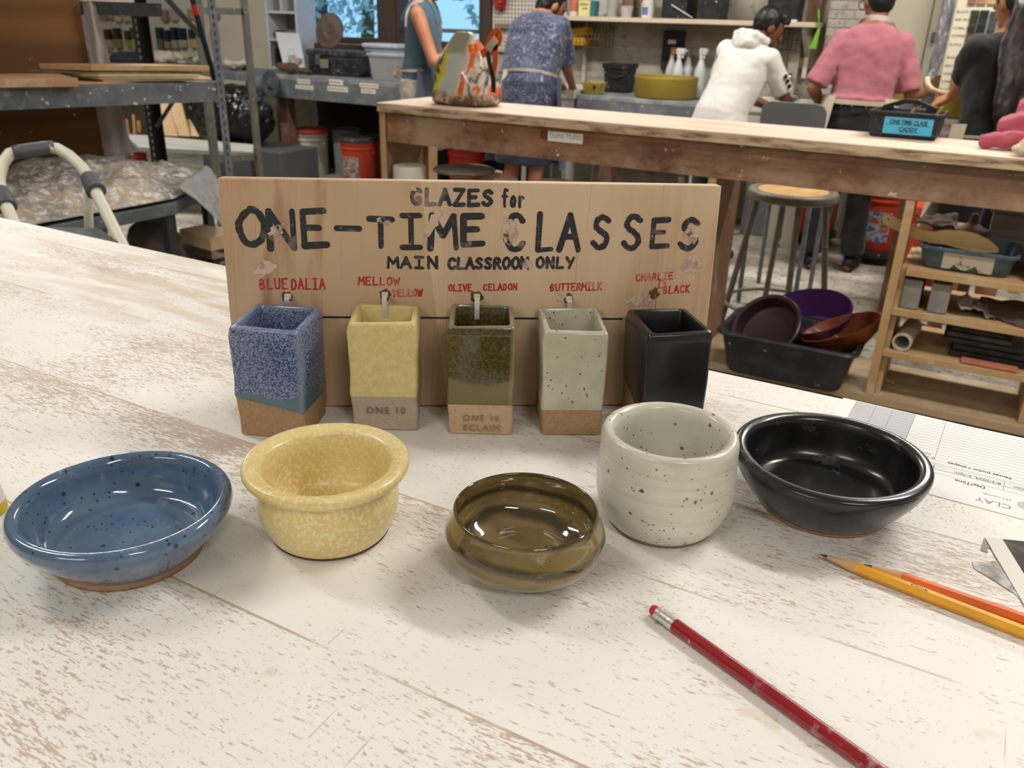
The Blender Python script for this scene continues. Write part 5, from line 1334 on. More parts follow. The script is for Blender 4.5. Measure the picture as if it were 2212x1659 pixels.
outer = [(0.0, chh-.02), (.02, chh+.012), (cl*.2, topz*.86), (cl*.4, topz*.985), (cl*.6, topz*.985), (cl*.8, topz*.86), (cl-.02, chh+.012), (cl, chh-.02)]
inner = [(cl*.76, chh-.02), (cl*.745, chh+.014), (cl*.70, topz*.78), (cl*.58, topz*.87), (cl*.42, topz*.87), (cl*.30, topz*.78), (cl*.255, chh+.014), (cl*.24, chh-.02)]
Mh = CMx @ Matrix(((1, 0, 0, 0), (0, 0, 1, hy), (0, 1, 0, 0), (0, 0, 0, 1)))
n_ = len(outer); vs = [Mh @ V((x, z, d)) for d in (-.012, .012) for x, z in outer+inner[::-1]]; fs = []
for i in range(n_-1):
    fs += [(i, i+1, n_+i+1, n_+i), (2*n_+i, 3*n_+i, 3*n_+i+1, 2*n_+i+1), (i, 2*n_+i, 2*n_+i+1, i+1), (n_+i, n_+i+1, 3*n_+i+1, 3*n_+i)]
b.add(vs, fs); b.done('carry_handle', M_CAD, cad, bevel=.002)
MB().box(.004, cl-.004, hy-.005, hy+.005, .008, chh-.012, CMx).done('divider', M_CAD, cad)
z0c, z1c = .014, chh*.80
lbl = MB().box(cl*.20, cl*.93, -.0065, -.0035, z0c, z1c, CMx).done('blue_label', flat('4FB2D8', .6, var=.02, name='blue_paper'), cad)
lx0, lx1, lh = cl*.20, cl*.93, z1c-z0c
Mt2 = lambda x, z: CMx @ frame(V((x, -.0067, z)), V((1, 0, 0)), V((0, 0, 1)), V((0, -1, 0)))
sz = lh*.36
text('lettering', 'ONE TIME CLASS', sz, Mt2((lx0+lx1)/2, z0c+lh*.60), M_BLK, lbl, .0003, 'CENTER', bold=.0006, sx=.80)
text('lettering', 'CADDY', sz, Mt2((lx0+lx1)/2+.003, z0c+lh*.18), M_BLK, lbl, .0003, 'CENTER', bold=.0006, sx=.85)
b = MB(); b.box(lx0+.006, lx1-.006, -.0069, -.0066, z0c+lh*.54, z0c+lh*.565, CMx).box(lx0+cl*.24, lx1-cl*.2, -.0069, -.0066, z0c+lh*.12, z0c+lh*.145, CMx); b.done('underline', M_BLK, lbl)
tag(MB().tube([CMx @ V((cl*.43, hy-.045, .02)), CMx @ V((cl*.60, hy-.035, topz*.80))], .0045, 8).done('wooden_tool', wood('A98C62', '80663F', 2), loc=CMx @ V((cl*.43, hy-.045, .02)), smooth=40), 'slim wooden modelling tool standing in the black caddy', 'tool')
tag(MB().tube([CMx @ V((cl*.80, hy-.04, .02)), CMx @ V((cl*.99, hy-.03, chh+.022))], .004, 8).done('loop_tool', flat('B0A43A', .4, .5, name='brass'), loc=CMx @ V((cl*.80, hy-.04, .02)), smooth=40), 'brass tipped trimming tool leaning out of the black caddy', 'tool')
# pink towel
g = G('terry'); f = g.noise(210, detail=4, rough=.8); f2 = g.noise(9, detail=2)
M_TOW = g.bsdf(g.mix(g.step(f2, .35, .7), g.mix(g.step(f, .35, .65), 'A83A52', 'C9566C'), 'C65F74'), .95, g.bump(f, .8, .006), sheen=.3)
tp = at_z(2150, 320, BZ); towc = V((tp.x+.10, 3.085, BZ))
b = MB()
rt_ = random.Random(3)
def roll(p, q, r): b.tube([p, p.lerp(q, .35)+V((0, 0, .012)), p.lerp(q, .7)+V((0, 0, .008)), q], [r*.8, r, r*.95, r*.7], 12)
T0 = towc
roll(T0+V((-.15, -.08, .022)), T0+V((.12, -.12, .03)), .026); roll(T0+V((-.10, -.02, .05)), T0+V((.16, -.06, .07)), .05)
roll(T0+V((-.06, .03, .10)), T0+V((.18, .0, .13)), .055); roll(T0+V((-.03, .06, .05)), T0+V((.2, .06, .08)), .05); roll(T0+V((.0, -.06, .1)), T0+V((.2, -.03, .16)), .05)
roll(T0+V((.02, .0, .14)), T0+V((.2, .04, .18)), .045)
tw = b.done('towel', M_TOW, None, loc=towc); remesh(tw, .006, 5, .6, .007, .04)
mn = min((tw.matrix_world @ v.co).z if False else v.co.z for v in tw.data.vertices); tw.location.z = BZ-mn+.0008
tag(tw, 'crumpled pink terry towel at the end of the brown bench', 'towel')
rg_ = thing('rag', 'cream cloth rag in front of the pink towel on the brown bench', 'cloth', (0, 0, 0)); bpy.data.objects.remove(rg_)
rc_ = at_z(2214, 330, BZ); b = MB(); b.ball((rc_.x+.02, 2.885, BZ+.026), (.045, .04, .03)); b.ball((rc_.x+.05, 2.89, BZ+.05), (.04, .035, .03)); b.ball((rc_.x-.01, 2.88, BZ+.014), (.03, .03, .014))
ro_ = b.done('rag', flat('CFC2A4', .9, var=.06, name='canvas'), None, loc=(rc_.x, 2.93, BZ)); remesh(ro_, .005, 4, .5, .004, .03)
mn = min(v.co.z for v in ro_.data.vertices); ro_.location.z = BZ-mn+.0008; tag(ro_, 'cream cloth rag in front of the pink towel on the brown bench', 'cloth')

# ------ moulds and pots on the middle shelf of the bench
def lath(name, label, cat, c, prof, mat, n=36, M=None, grp=None):
    o = V(c); T = Matrix.Translation(o) @ (M or Matrix())
    return tag(MB().lathe(prof, n, T).done(name, mat, loc=o, smooth=40), label, cat, grp)
M_PLA = flat('C3B5A4', .9, var=.08, name='plaster'); M_PINK = flat('B08A76', .9, var=.15, scale=12, name='pink_plaster'); M_MDISC = dusty('6E665E', '9C938A', .6, .8, 8)
nn = BN_+.062; p = at_n(884, 357, nn); r = (at_n(905, 370, nn).x-at_n(848, 370, nn).x)/2
lath('white_cylinder', 'smooth white cylinder mold on the bench shelf nearest its closed end', 'mold', (p.x, nn, MS+.0006), [(0, 0), (r*.97, 0), (r, .006), (r, p.z-MS-.008), (r*.95, p.z-MS), (0, p.z-MS)], flat('D6D2C4', .5, var=.03, name='white_mold'))
def mold(px, ytop, wpx, label, mat, kind='cone', n=BN_+.13, name='plaster_mold', rr=None):
    p = at_n(px, ytop, n); r = wpx/2/FPX*(p-CAMP).dot(FW); h = p.z-MS-.0006
    pf = {'cone': [(0, 0), (r*.62, 0), (r*.7, h*.3), (r, h*.9), (r, h), (0, h)], 'disc': [(0, h-.018), (r*.98, h-.018), (r, h-.012), (r, h-.004), (r*.97, h), (0, h)], 'drum': [(0, 0), (r*.92, 0), (r*.9, h*.5), (r, h*.7), (r, h*.95), (r*.96, h), (0, h)]}[kind]
    return lath(name, label, 'mold', (p.x, n, MS+.0006), pf, mat)
mold(1000, 370, 46, 'pink plaster mold under the thin grey disc on the bench shelf', M_PINK, 'drum')
mold(1058, 371, 56, 'pink plaster bowl mold between two others under the bench', M_PINK, 'cone', BN_+.22)
p = at_n(1003, 360, BN_+.13); hz = at_n(1000, 370, BN_+.13).z
lath('plaster_bat', 'thin grey disc lying on top of the pink plaster mold', 'disc', (p.x, BN_+.13, hz+.0012), [(0, 0), (.125, 0), (.13, .006), (.125, .012), (0, .012)], M_MDISC)
mold(1093, 387, 54, 'low pale plaster mold below the bare legs', M_PLA, 'drum', BN_+.09)
mold(1200, 391, 70, 'wide pale plaster disc mold on the bench shelf', M_PLA, 'drum', BN_+.11)
p = at_n(1228, 378, BN_+.25); r = .16; Tm = Matrix.Rotation(R(-12), 4, 'Y')
ob = at_n(1228, 395, BN_+.26)
lath('plaster_mold', 'large dusty oval slump mold tilted at the rear of the bench shelf', 'mold', (at_n(1228, 380, BN_+.24).x, BN_+.225, MS+.036), [(0, 0), (.07, .0), (.10, .045), (.122, .11), (.128, .14), (.122, .148), (0, .14)], M_MDISC, 44, Tm)

# ------ black tub of bowls on the bottom shelf
Z0 = SHL[0]
M_TUB = dusty('17191C', '55565A', .45, .4, 10, '8E8C88', 46)
rz_ = .278
c0, c1 = at_z(1538, 716, rz_), at_z(1855, 771, rz_)
dT = .34; W_ = c1.x-c0.x; y0T = (c0.y+c1.y)/2
tub = thing('black_tub', 'black plastic tub holding three bowls on the bottom bench shelf', 'tub', (c0.x+W_/2, y0T+dT/2, Z0))
def rrect(x0, x1, y0, y1, z, r, n=5):
    P = []
    for cx, cy, a0 in ((x1-r, y0+r, -PI/2), (x1-r, y1-r, 0), (x0+r, y1-r, PI/2), (x0+r, y0+r, PI)):
        for k in range(n+1): P.append(V((cx+r*math.cos(a0+PI/2*k/n), cy+r*math.sin(a0+PI/2*k/n), z)))
    return P
rr = lambda i, z: rrect(c0.x+i, c1.x-i, y0T+i, y0T+dT-i, z, .045)
b = MB(); b.loft([rr(.05, Z0+.001), rr(.043, Z0+.012), rr(.018, rz_-.012), rr(.002, rz_-.010), rr(0, rz_-.004), rr(.003, rz_), rr(.02, rz_), rr(.024, rz_-.006), rr(.05, Z0+.012), rr(.06, Z0+.008)]); b.done('tub_body', M_TUB, tub, smooth=40)
g = G('purple_plastic'); M_PUR = g.bsdf(g.mix(g.step(g.noise(5, detail=2), .35, .65), '4A2A66', '5B2B5C'), .4, coat=.1)
g = G('copper_brown'); M_COP = g.bsdf(g.ramp(g.noise(9, detail=5, rough=.65), [(.35, '45200F'), (.5, '6E3416'), (.65, '8A4A20')]), .35, coat=.2)
def oval(name, label, cat, c, ax, prof, mat, tilt, rz, n=48, t=None):
    o = V(c); T = Matrix.Translation(o) @ Matrix.Rotation(rz, 4, 'Z') @ tilt @ Matrix.Diagonal((ax[0], ax[1], 1, 1))
    return tag(MB().lathe(prof, n, T).done(name, mat, loc=o, smooth=40), label, cat)
pD = at_n(1660, 690, y0T+.13); Td = Matrix.Rotation(R(52), 4, 'X')
dk = [(0, -.062), (.098, -.062), (.112, -.05), (.122, .0), (.127, .004), (.122, .008), (.112, .004), (.103, -.045), (.09, -.05), (0, -.05)]
oD = V((at_n(1655, 690, y0T+.12).x, y0T+.125, Z0+.135))
oD.z += .03; T = Matrix.Translation(oD) @ Matrix.Rotation(R(-24), 4, 'Y') @ Matrix.Rotation(R(44), 4, 'X')
db = thing('dark_bowl', 'round black pan with maroon inside tilted in the black tub', 'bowl', oD-V((0, 0, .11)))
MB().lathe(dk[:6], 48, T).done('outside', dusty('14161A', '3A3C40', .4, .4, 12, 'A08088', 30), db, smooth=40)
MB().lathe(dk[5:], 48, T).done('inside', flat('341F22', .45, var=.2, scale=8, name='maroon_glaze'), db, smooth=40)
oP = V((at_n(1757, 636, y0T+.26).x, y0T+.258, Z0+.185))
oval('purple_bowl', 'purple plastic oval bowl standing behind the round pan in the tub', 'bowl', oP, (1, .66), [(0, -.085), (.09, -.08), (.13, -.03), (.15, .03), (.153, .033), (.15, .036), (.125, -.022), (.085, -.072), (0, -.077)], M_PUR, Matrix.Rotation(R(-14), 4, 'Y') @ Matrix.Rotation(R(38), 4, 'X'), 0)
oC = V((at_n(1826, 690, y0T+.17).x, y0T+.185, Z0+.17))
oval('copper_bowl', 'copper brown boat-shaped bowl leaning out over the edge of the black tub', 'bowl', oC, (1, .52), [(0, -.055), (.07, -.05), (.115, -.015), (.135, .025), (.138, .03), (.134, .03), (.11, -.005), (.065, -.038), (0, -.043)], M_COP, Matrix.Rotation(R(-27), 4, 'Y') @ Matrix.Rotation(R(16), 4, 'X'), 0)

# ------ shelves to the right of the post
Z3, Z2, Z1 = SHL[3], SHL[2], SHL[1]
def px_box(x0, x1, yt, n, zb): return at_n(x0, yt, n).x, at_n(x1, yt, n).x, at_n((x0+x1)/2, yt, n).z
# blue dish pan
n = BN_+.035; u0, u1 = at_n(1980, 560, n).x, at_n(2200, 570, n).x; zr = at_n(1990, 528, n).z-.002
M_PAN = dusty('3D5460', '7E8A8E', .35, .45, 14, 'B9BCB8', 60)
pan = thing('dish_pan', 'dusty blue dish pan with torn paper label on the bench shelf', 'pan', ((u0+u1)/2, n+.11, Z3))
rr = lambda i, z, n=n: rrect(u0+i, u1-i, n+i, n+.23-i, z, .03)
b = MB(); b.loft([rr(.022, Z3+.001), rr(.015, Z3+.010), rr(.004, zr-.012), rr(-.003, zr-.010), rr(-.004, zr-.003), rr(0, zr), rr(.006, zr), rr(.008, zr-.01), rr(.022, Z3+.012), rr(.03, Z3+.008)]); b.done('pan_body', M_PAN, pan, smooth=40)
g = G('torn_label'); f = g.noise(30, detail=5, rough=.7); M_TL = g.bsdf(g.mix(g.step(f, .6, .63), 'B9AE9C', '56605F'), .8)
lx0, lx1 = at_n(2036, 560, n).x, at_n(2149, 565, n).x; zt1, zb1 = at_n(2090, 547, n).z, at_n(2090, 588, n).z
b = MB(); pts = []; rl = random.Random(5)
for k in range(13): pts.append((lx0+(lx1-lx0)*k/12, zb1+(.010+.010*math.sin(k*.9) if 2 < k < 9 else 0)+rl.uniform(-.001, .001)))
for k in range(13): pts.append((lx1-(lx1-lx0)*k/12, zt1+rl.uniform(-.003, .002)))
tl_ = .012/(zr-Z3-.02)
vs = []
for d in (.0002, .0009): vs += [V((x, n+.004+(zr-.012-z)*.1055-d, z)) for x, z in pts]
m_ = len(pts); b.add(vs, [tuple(range(m_)), tuple(range(2*m_-1, m_-1, -1))]+[(i, m_+i, m_+(i+1) % m_, (i+1) % m_) for i in range(m_)]); b.done('torn_label', M_TL, pan)
# wooden paddle
M_PAD = wood('CBAA78', 'B18E5C', 0)
pd = thing('wooden_paddle', 'pale wooden throwing paddle lying across the blue dish pan', 'paddle', at_n(1980, 500, n+.06))
ctr = [(1912, 471, 15), (1925, 478, 17), (1960, 494, 17), (1990, 507, 16), (2015, 513, 17), (2040, 512, 21), (2075, 517, 27), (2105, 524, 27), (2135, 533, 19), (2157, 542, 6)]
PNm = n+.05; b = MB(); up, lo_ = [], []
for i, (x, y, w) in enumerate(ctr):
    a = V(ctr[max(i-1, 0)][:2]); c = V(ctr[min(i+1, len(ctr)-1)][:2]); t = (c-a).normalized(); nx, ny = -t.y, t.x
    up.append(at_n(x-nx*w*.75, y-ny*w*.75, PNm)); lo_.append(at_n(x+nx*w*.75, y+ny*w*.75, PNm))
tip = at_n(1905, 466, PNm); poly = [tip]+lo_+up[::-1]
dz = max(0, zr+.004-min(p.z for p in lo_[3:])) if False else 0
vs = [p+V((0, -.008, 0)) for p in poly]+[p+V((0, .008, 0)) for p in poly]; m_ = len(poly)
b.add(vs, [tuple(range(m_)), tuple(range(2*m_-1, m_-1, -1))]+[(i, m_+i, m_+(i+1) % m_, (i+1) % m_) for i in range(m_)]); b.done('paddle_blade', M_PAD, pd, bevel=.003)
hp = at_n(1919, 473, PNm-.0086); MB().cyl(hp, hp+V((0, .001, 0)), .0028, n=12).done('hole', flat('2A1E12', .8, name='dark_hole'), pd)
# scraps and boxes behind the pan
M_CARD = wood('A08A6C', '85704F', 0, dust='AFA08A')
g = G('hazy_tub'); M_HZ = g.bsdf(g.mix(g.noise(12, detail=3), '8A837C', 'A39C96'), .4, alpha=.9)
u0, u1 = at_n(2128, 500, BN_+.29).x, .62; zt = at_n(2150, 440, BN_+.29).z
hb = thing('lidded_tub', 'hazy grey lidded tub behind the blue dish pan', 'storage tub', ((u0+u1)/2, BN_+.3, Z3))
MB().box(u0+.01, u1-.01, BN_+.275, BN_+.335, Z3+.001, zt-.0255).done('tub', M_HZ, hb, bevel=.008)
MB().box(u0, u1, BN_+.268, BN_+.343, zt-.025, zt).done('lid', flat('8E8884', .5, var=.1, name='hazy_lid'), hb, bevel=.006)
def cloth(name, label, cat, pts, mat, seed, amp=.02, th=.004, nu=18, nv=12):
    """a stiff crumpled sheet between four corners"""
    A_, B_, C_, D_ = [V(p) for p in pts]
    def f(u, v):
        p = A_.lerp(B_, u).lerp(D_.lerp(C_, u), v)
        return p+V((0, 0, amp*(mnoise.noise(V((u*3+seed, v*3, seed)))+.5*mnoise.noise(V((u*7, v*7+seed, 1))))))
    b = MB(); b.sheet(f, nu, nv, th); c = (A_+B_+C_+D_)/4
    return tag(b.done(name, mat, loc=c, smooth=True), label, cat)
M_LEA = flat('5A4A40', .85, var=.2, scale=14, name='brown_scrap')
cloth('brown_scrap', 'crumpled dark brown scrap behind the wooden paddle', 'scrap', [at_n(1975, 478, BN_+.27), at_n(2068, 495, BN_+.27), at_n(2070, 462, BN_+.335), at_n(2000, 462, BN_+.335)], M_LEA, 3, .015)
p = at_n(2110, 492, BN_+.262); lath('knobbed_cover', 'small brown knobbed clay lid beside the hazy lidded tub', 'lid', (at_n(2108, 492, BN_+.262).x-.01, BN_+.262, at_n(2108, 500, BN_+.262).z), [(0, 0), (.05, 0), (.052, .006), (.035, .012), (.016, .026), (.012, .05), (.010, .056), (0, .058)], flat('6A5748', .8, var=.15, name='brown_clay'))
tag(MB().box(at_n(2078, 520, BN_+.24).x, at_n(2170, 520, BN_+.24).x, BN_+.225, BN_+.25, Z3+.001, at_n(2110, 499, BN_+.24).z).done('card_box', M_CARD, loc=(at_n(2120, 520, BN_+.24).x, BN_+.24, Z3), bevel=.002) if False else MB().box(at_n(2090, 520, BN_+.275).x-.06, at_n(2090, 520, BN_+.275).x+.005, BN_+.272, BN_+.34, Z3+.001, Z3+.10).done('card_box', M_CARD, loc=(at_n(2090, 520, BN_+.275).x-.03, BN_+.3, Z3), bevel=.002), 'small tan cardboard box behind the blue dish pan', 'box')
u0, u1 = at_n(2200, 590, BN_+.04).x+.02, .50
tag(MB().box(u0, u1, BN_+.05, BN_+.26, Z3+.001, Z3+.09).done('card_box', M_CARD, loc=((u0+u1)/2, BN_+.1, Z3), bevel=.003), 'dusty tan box at the frame edge beside the blue dish pan', 'box')
# second shelf: two grey blocks, scraps
M_BLK2 = dusty('7E7A74', '9E9992', .7, .8, 12, 'BDB9B2', 40)
for (x0, x1, lab) in ((1937, 1988, 'grey concrete block nearest the bench post'), (1998, 2052, 'second grey concrete block, with white scuffs on its face')):
    u0, u1 = at_n(x0+5, 660, BN_+.02).x, at_n(x1-6, 665, BN_+.02).x
    tag(MB().box(u0, u1, BN_+.022, BN_+.24, Z2+.001, Z2+.096).done('concrete_block', M_BLK2, loc=((u0+u1)/2, BN_+.1, Z2), bevel=.004), lab, 'block', 'grey blocks on the bench shelf')
u0 = at_n(2046, 610, BN_+.02).x; tag(MB().box(u0, u0+.032, BN_+.005, BN_+.09, Z2+.097, Z2+.1095).done('white_offcut', flat('CFC6B6', .7, name='white_wood'), loc=(u0+.015, BN_+.04, Z2+.1)), 'short white offcut lying on the second concrete block', 'offcut') if False else None
g = G('dirty_film'); f = g.noise(26, detail=4, rough=.6); M_FILM = g.bsdf(g.mix(f, '6E655C', 'A59C92'), .35, g.bump(f, .6, .006), alpha=.8)
cloth('plastic_bag', 'crumpled clear plastic bag on the shelf beside the concrete blocks', 'bag', [at_n(2060, 690, BN_+.03)+V((0, 0, .06)), at_n(2150, 690, BN_+.05), at_n(2140, 655, BN_+.2), at_n(2075, 640, BN_+.2)], M_FILM, 5, .03)
p0 = at_n(2120, 660, BN_+.12); p1 = at_n(2210, 710, BN_+.02)
cloth('clay_slab', 'warped brown leather-like slab leaning on the shelf', 'slab', [at_n(2105, 668, BN_+.10), at_n(2212, 712, BN_+.012)+V((0, 0, .006)), at_n(2212, 712, BN_+.012)+V((.14, .12, .06)), at_n(2120, 640, BN_+.25)], M_LEA, 8, .012, .006)
# third shelf: white pipe offcut, black slabs
pp = at_n(1956, 717, BN_+.02); rp = (at_n(1978, 717, BN_+.02).x-at_n(1934, 717, BN_+.02).x)/2
T = Matrix.Translation(V((pp.x-.004, BN_+.02, Z1+rp+.001))) @ Matrix.Rotation(-PI/2, 4, 'X') @ Matrix.Rotation(R(4), 4, 'Y')
tag(MB().lathe([(rp*.80, 0), (rp, 0), (rp, .2), (rp*.80, .2), (rp*.80, 0)], 36, T).done('pipe_offcut', flat('B9B0A0', .5, var=.08, name='grey_pvc'), loc=(pp.x, BN_+.1, Z1), smooth=40), 'short pale plastic pipe lying on the bench shelf', 'pipe')
M_SLAB = dusty('1C1E20', '5E5A54', .45, .5, 9, '6E6A64', 40)
zz = Z1+.0225; rs = random.Random(4)
spec = [(2045, 2240, 780, .010, M_SLAB, 'black flat board, lowest of the stack on the bench shelf'), (2055, 2230, 770, .009, dusty('1A1B1D', '4A4844', .3, .5, 9), 'thick black board, second in the stack'), (2030, 2215, 758, .008, M_SLAB, 'dusty black board, third in the stack'), (2042, 2190, 742, .008, dusty('403C38', '7A746A', .5, .7, 9), 'grey brown board on top of the stack'), (2050, 2170, 735, .006, M_SLAB, 'small black board, topmost in the stack')]
zz = Z1+.001
tag(MB().box(at_n(2072, 790, BN_+.01).x, at_n(2200, 800, BN_+.01).x, BN_+.008, BN_+.05, zz, zz+.011).done('brick_strip', flat('AE6A54', .9, var=.15, name='terracotta'), loc=(at_n(2130, 790, BN_+.01).x, BN_+.03, zz), bevel=.004), 'narrow terracotta strip in front of the black boards', 'strip')
for k, (x0, x1, y, th, m, lab) in enumerate(spec):
    nn = BN_+.055+.006*k; u0, u1 = at_n(x0, y, nn).x, at_n(x1, y, nn).x; a_ = rs.uniform(-.03, .03)
    MM = RZ(a_, ((u0+u1)/2, nn+.12, zz))
    tag(MB().box(-(u1-u0)/2, (u1-u0)/2, -.11, .11, .0006, th+.009, MM).done('black_board', m, loc=((u0+u1)/2, nn+.12, zz), bevel=.003), lab, 'board', 'boards stacked on the bench shelf'); zz += th+.0105
# twig on the bottom shelf
t0, t1 = at_z(1900, 822, Z0), at_z(1932, 830, Z0); tag(MB().tube([t0+V((0, 0, .006)), t0.lerp(t1, .4)+V((0, 0, .007)), t1+V((0, 0, .005))], .005, 8).done('clay_coil', flat('B49C7C', .9, name='dry_clay_coil'), loc=t0, smooth=True), 'small dry clay coil on the bottom bench shelf', 'clay')
# ------------------------------------------------------------------ steel shelving on the side of the room
E1 = V((.313, .95, 0)).normalized(); E2 = V((-E1.y, E1.x, 0)); PR = V((-3.39, 3.14, 0))
def sh(u, w, z=0): return PR + E1*u + E2*w + V((0, 0, z))
SM = frame(V((0, 0, 0)), E1, E2, V((0, 0, 1)))
def sbox(b, u0, u1, w0, w1, z0, z1):
    return b.box(u0, u1, w0, w1, z0, z1, frame(PR, E1, E2, V((0, 0, 1))))
def on_sh(x, y, w):                     # a point of the plane parallel to the shelf front, w behind it
    p = at_pl(x, y, sh(0, w), E2)-PR; return p.dot(E1), p.z
def shp(x, y, w):
    u, z = on_sh(x, y, w); return sh(u, w, z)
M_STL = dusty('5B6068', '8B8D90', .5, .5, 14, 'B7B7B4', 60)
M_STK = dusty('17181B', '33353A', .5, .45, 14, '8E8E8C', 90)
M_OLV = dusty('55554E', '7C7B70', .5, .5, 14, 'A9A799', 60)
def m_beam():
    g = G('spattered_grey_steel')
    f = g.noise(8, detail=5); col = g.ramp(f, [(.35, '50565D'), (.6, '646A70')])
    s1 = g.noise(42, detail=3, rough=.6); col = g.mix(g.step(s1, .65, .68), col, 'CFCABC'); col = g.mix(g.math('MULTIPLY', g.step(g.noise(14, detail=5, rough=.7), .55, .68), .5), col, '9A9C9A')
    return g.bsdf(col, .5)
def lpost(b, u, w, z0, z1, su, sw, fl=.038, t=.004):
    sbox(b, min(u, u+su*fl), max(u, u+su*fl), min(w, w+sw*t), max(w, w+sw*t), z0, z1)
    sbox(b, min(u, u+su*t), max(u, u+su*t), min(w+sw*t, w+sw*fl), max(w+sw*t, w+sw*fl), z0, z1); return b
def slots(b, u, w, z0, z1, du):
    z = z0
    while z < z1: sbox(b, u+du-.004, u+du+.004, w-.0006, w-.0001, z, z+.02); z += .038
    return b
SA = thing('steel_shelving', 'grey slotted steel shelving whose spattered beam carries stacked boards', 'shelving', sh(-.8, .4))
LN = 1.9; DA = .93
lpost(MB(), 0, 0, 0, 2.1, -1, 1).done('front_post', M_STL, SA)
slots(MB(), -.038, 0, .3, 2.05, .019).done('post_slots', flat('25272A', .8, name='slot'), SA)
lpost(MB(), -LN, 0, 0, 2.1, 1, 1).done('front_post', M_STL, SA)
lpost(MB(), 0, DA, 0, 2.1, -1, -1, .07).done('rear_post', M_STK, SA)
slots(MB(), -.07, DA-.004, .3, 2.05, .02).done('post_slots', flat('A6A6A2', .6, name='bright_slot'), SA)
lpost(MB(), -LN, DA, 0, 2.1, 1, -1, .07).done('rear_post', M_STK, SA)
zb0 = .835; zb1 = .925
sbox(MB(), -LN+.039, -.039, .005, .03, zb0, zb1).done('front_beam', m_beam(), SA)
sbox(MB(), -LN+.039, -.0392, .0305, .54, zb1-.02, zb1).done('shelf_deck', dusty('7A7670', 'A59E94', .6, .7, 7), SA)
_, zu = on_sh(320, 20, .66)
sbox(MB(), -LN+.05, .0, .66, .664, zu-.035, zu+.03).done('rear_beam', M_STK, SA)
sbox(MB(), -LN+.05, -.05, .6645, DA-.08, zu+.012, zu+.03).done('upper_deck', wood('B3A08A', '94826E', 0), SA)
ud0, ud1 = shp(196, 4, .67), shp(292, 8, .67)
sbox(MB(), (ud0-PR).dot(E1), (ud1-PR).dot(E1), .68, .82, zu+.0305, zu+.12).done('pale_crate', flat('C2B4A8', .7, name='pale_card'), SA)
def strap(b, p, q, w=.03, t=.004, up=None):
    p, q = V(p), V(q); d = (q-p).normalized(); s = d.cross(up or E2).normalized(); n = d.cross(s).normalized()
    return b.hexa([p+s*w/2, p-s*w/2, p-s*w/2+n*t, p+s*w/2+n*t], [q+s*w/2, q-s*w/2, q-s*w/2+n*t, q+s*w/2+n*t])
strap(MB(), shp(340, -25, DA-.20), shp(435, 80, DA-.20)).done('brace', M_STK, SA)
strap(MB(), shp(382, 206, DA-.20), shp(338, 275, DA-.20), .022).done('brace', M_STK, SA)
# boards lying on the deck
def slab(label, FL, FR, BL, z, th, mat, group=None, name='wooden_board'):
    a, b_, c = at_z(FL[0], FL[1], z), at_z(FR[0], FR[1], z), at_z(BL[0], BL[1], z)
    d = b_+(c-a); dn = V((0, 0, -th)); t = [a, b_, d, c]; ctr = (a+d)/2
    b = MB(); b.hexa([v+dn for v in t], t)
    return tag(b.done(name, mat, loc=V((ctr.x, ctr.y, z-th)), bevel=.002), label, 'board', group)
WB1 = wood('C4A070', 'A57E4C', 0, dust='CDBBA0'); WB2 = wood('CDBB92', 'AE996E', 0, dust='D2C6AC'); WB3 = wood('B98F6C', '9A6E4C', 0, dust='CDB8A0'); WB4 = wood('8E7D66', '6C5C48', 0, dust='A59780')
zd = zb1+.0008
slab('thin pinkish plywood sheet under the board stack', (171, 180.5), (462, 169), (150, 171), zd+.006, .006, WB3)
slab('lowest pale ply board of the stack on the grey shelving', (222, 171.5), (420, 170), (166, 165), zd+.0165, .010, WB2)
slab('middle pale ply board of the stack on the grey shelving', (215, 166.5), (427, 165.5), (150, 161), zd+.027, .010, WB2)
slab('upper pale ply board of the stack on the grey shelving', (212, 161.5), (431, 160.5), (130, 156), zd+.0375, .010, WB2)
slab('thin dark-edged board under the topmost board', (214, 156.5), (437, 155.5), (64, 151), zd+.046, .008, WB4)
slab('thick orange-edged board topmost in the stack', (196, 141), (452, 142), (84, 136.7), zd+.076, .024, WB1)
slab('orange-brown board lying apart from the stack on the grey beam', (-60, 172.5), (168, 170), (-90, 160), zd+.034, .033, WB3)
# brown panel and hanging plastic
u1, zt = on_sh(190, 120, .62); 
pb_ = thing('fibreboard_sheet', 'tall brown fibreboard panel standing behind the steel shelving', 'panel', sh(u1-.6, .62))
g = G('fibreboard'); x, y, z = g.sep(); band = g.noise(1.0, g.map((.3, .3, 5)), detail=2); col = g.mix(g.step(band, .42, .58), '5C3A18', '764E24'); col = g.mix(g.step(g.noise(26, detail=3), .70, .73), col, 'B09A80'); M_FIB = g.bsdf(col, .7)
sbox(MB(), -LN+.1, u1, .62, .64, .28, 2.0).done('sheet', M_FIB, pb_, bevel=.002)
for u in (-LN+.15, u1-.04): sbox(MB(), u-.03, u, .6405, .68, 0, .6).done('foot', M_LEGW, pb_)
g = G('milky_film'); f = g.noise(9, g.map((1, 1, .3)), detail=4); M_MILK = g.bsdf(g.mix(f, '9C938C', 'BDB7B4'), .35, g.bump(f, .5, .01), alpha=.82)
pts_t = [shp(178, 2, .585), shp(204, 2, .585)]; pts_b = [shp(226, 338, .585), shp(288, 335, .57)]
b = MB(); b.sheet(lambda u, v: pts_t[0].lerp(pts_t[1], u).lerp(pts_b[0].lerp(pts_b[1], u), v)+E2*(.010*math.sin(u*9+v*3)+.012*mnoise.noise(V((u*3, v*6, 0)))), 16, 24, .002)
tag(b.done('plastic_sheet', M_MILK, loc=pts_b[0], smooth=True), 'milky plastic sheet hanging beside the brown panel', 'plastic sheet')
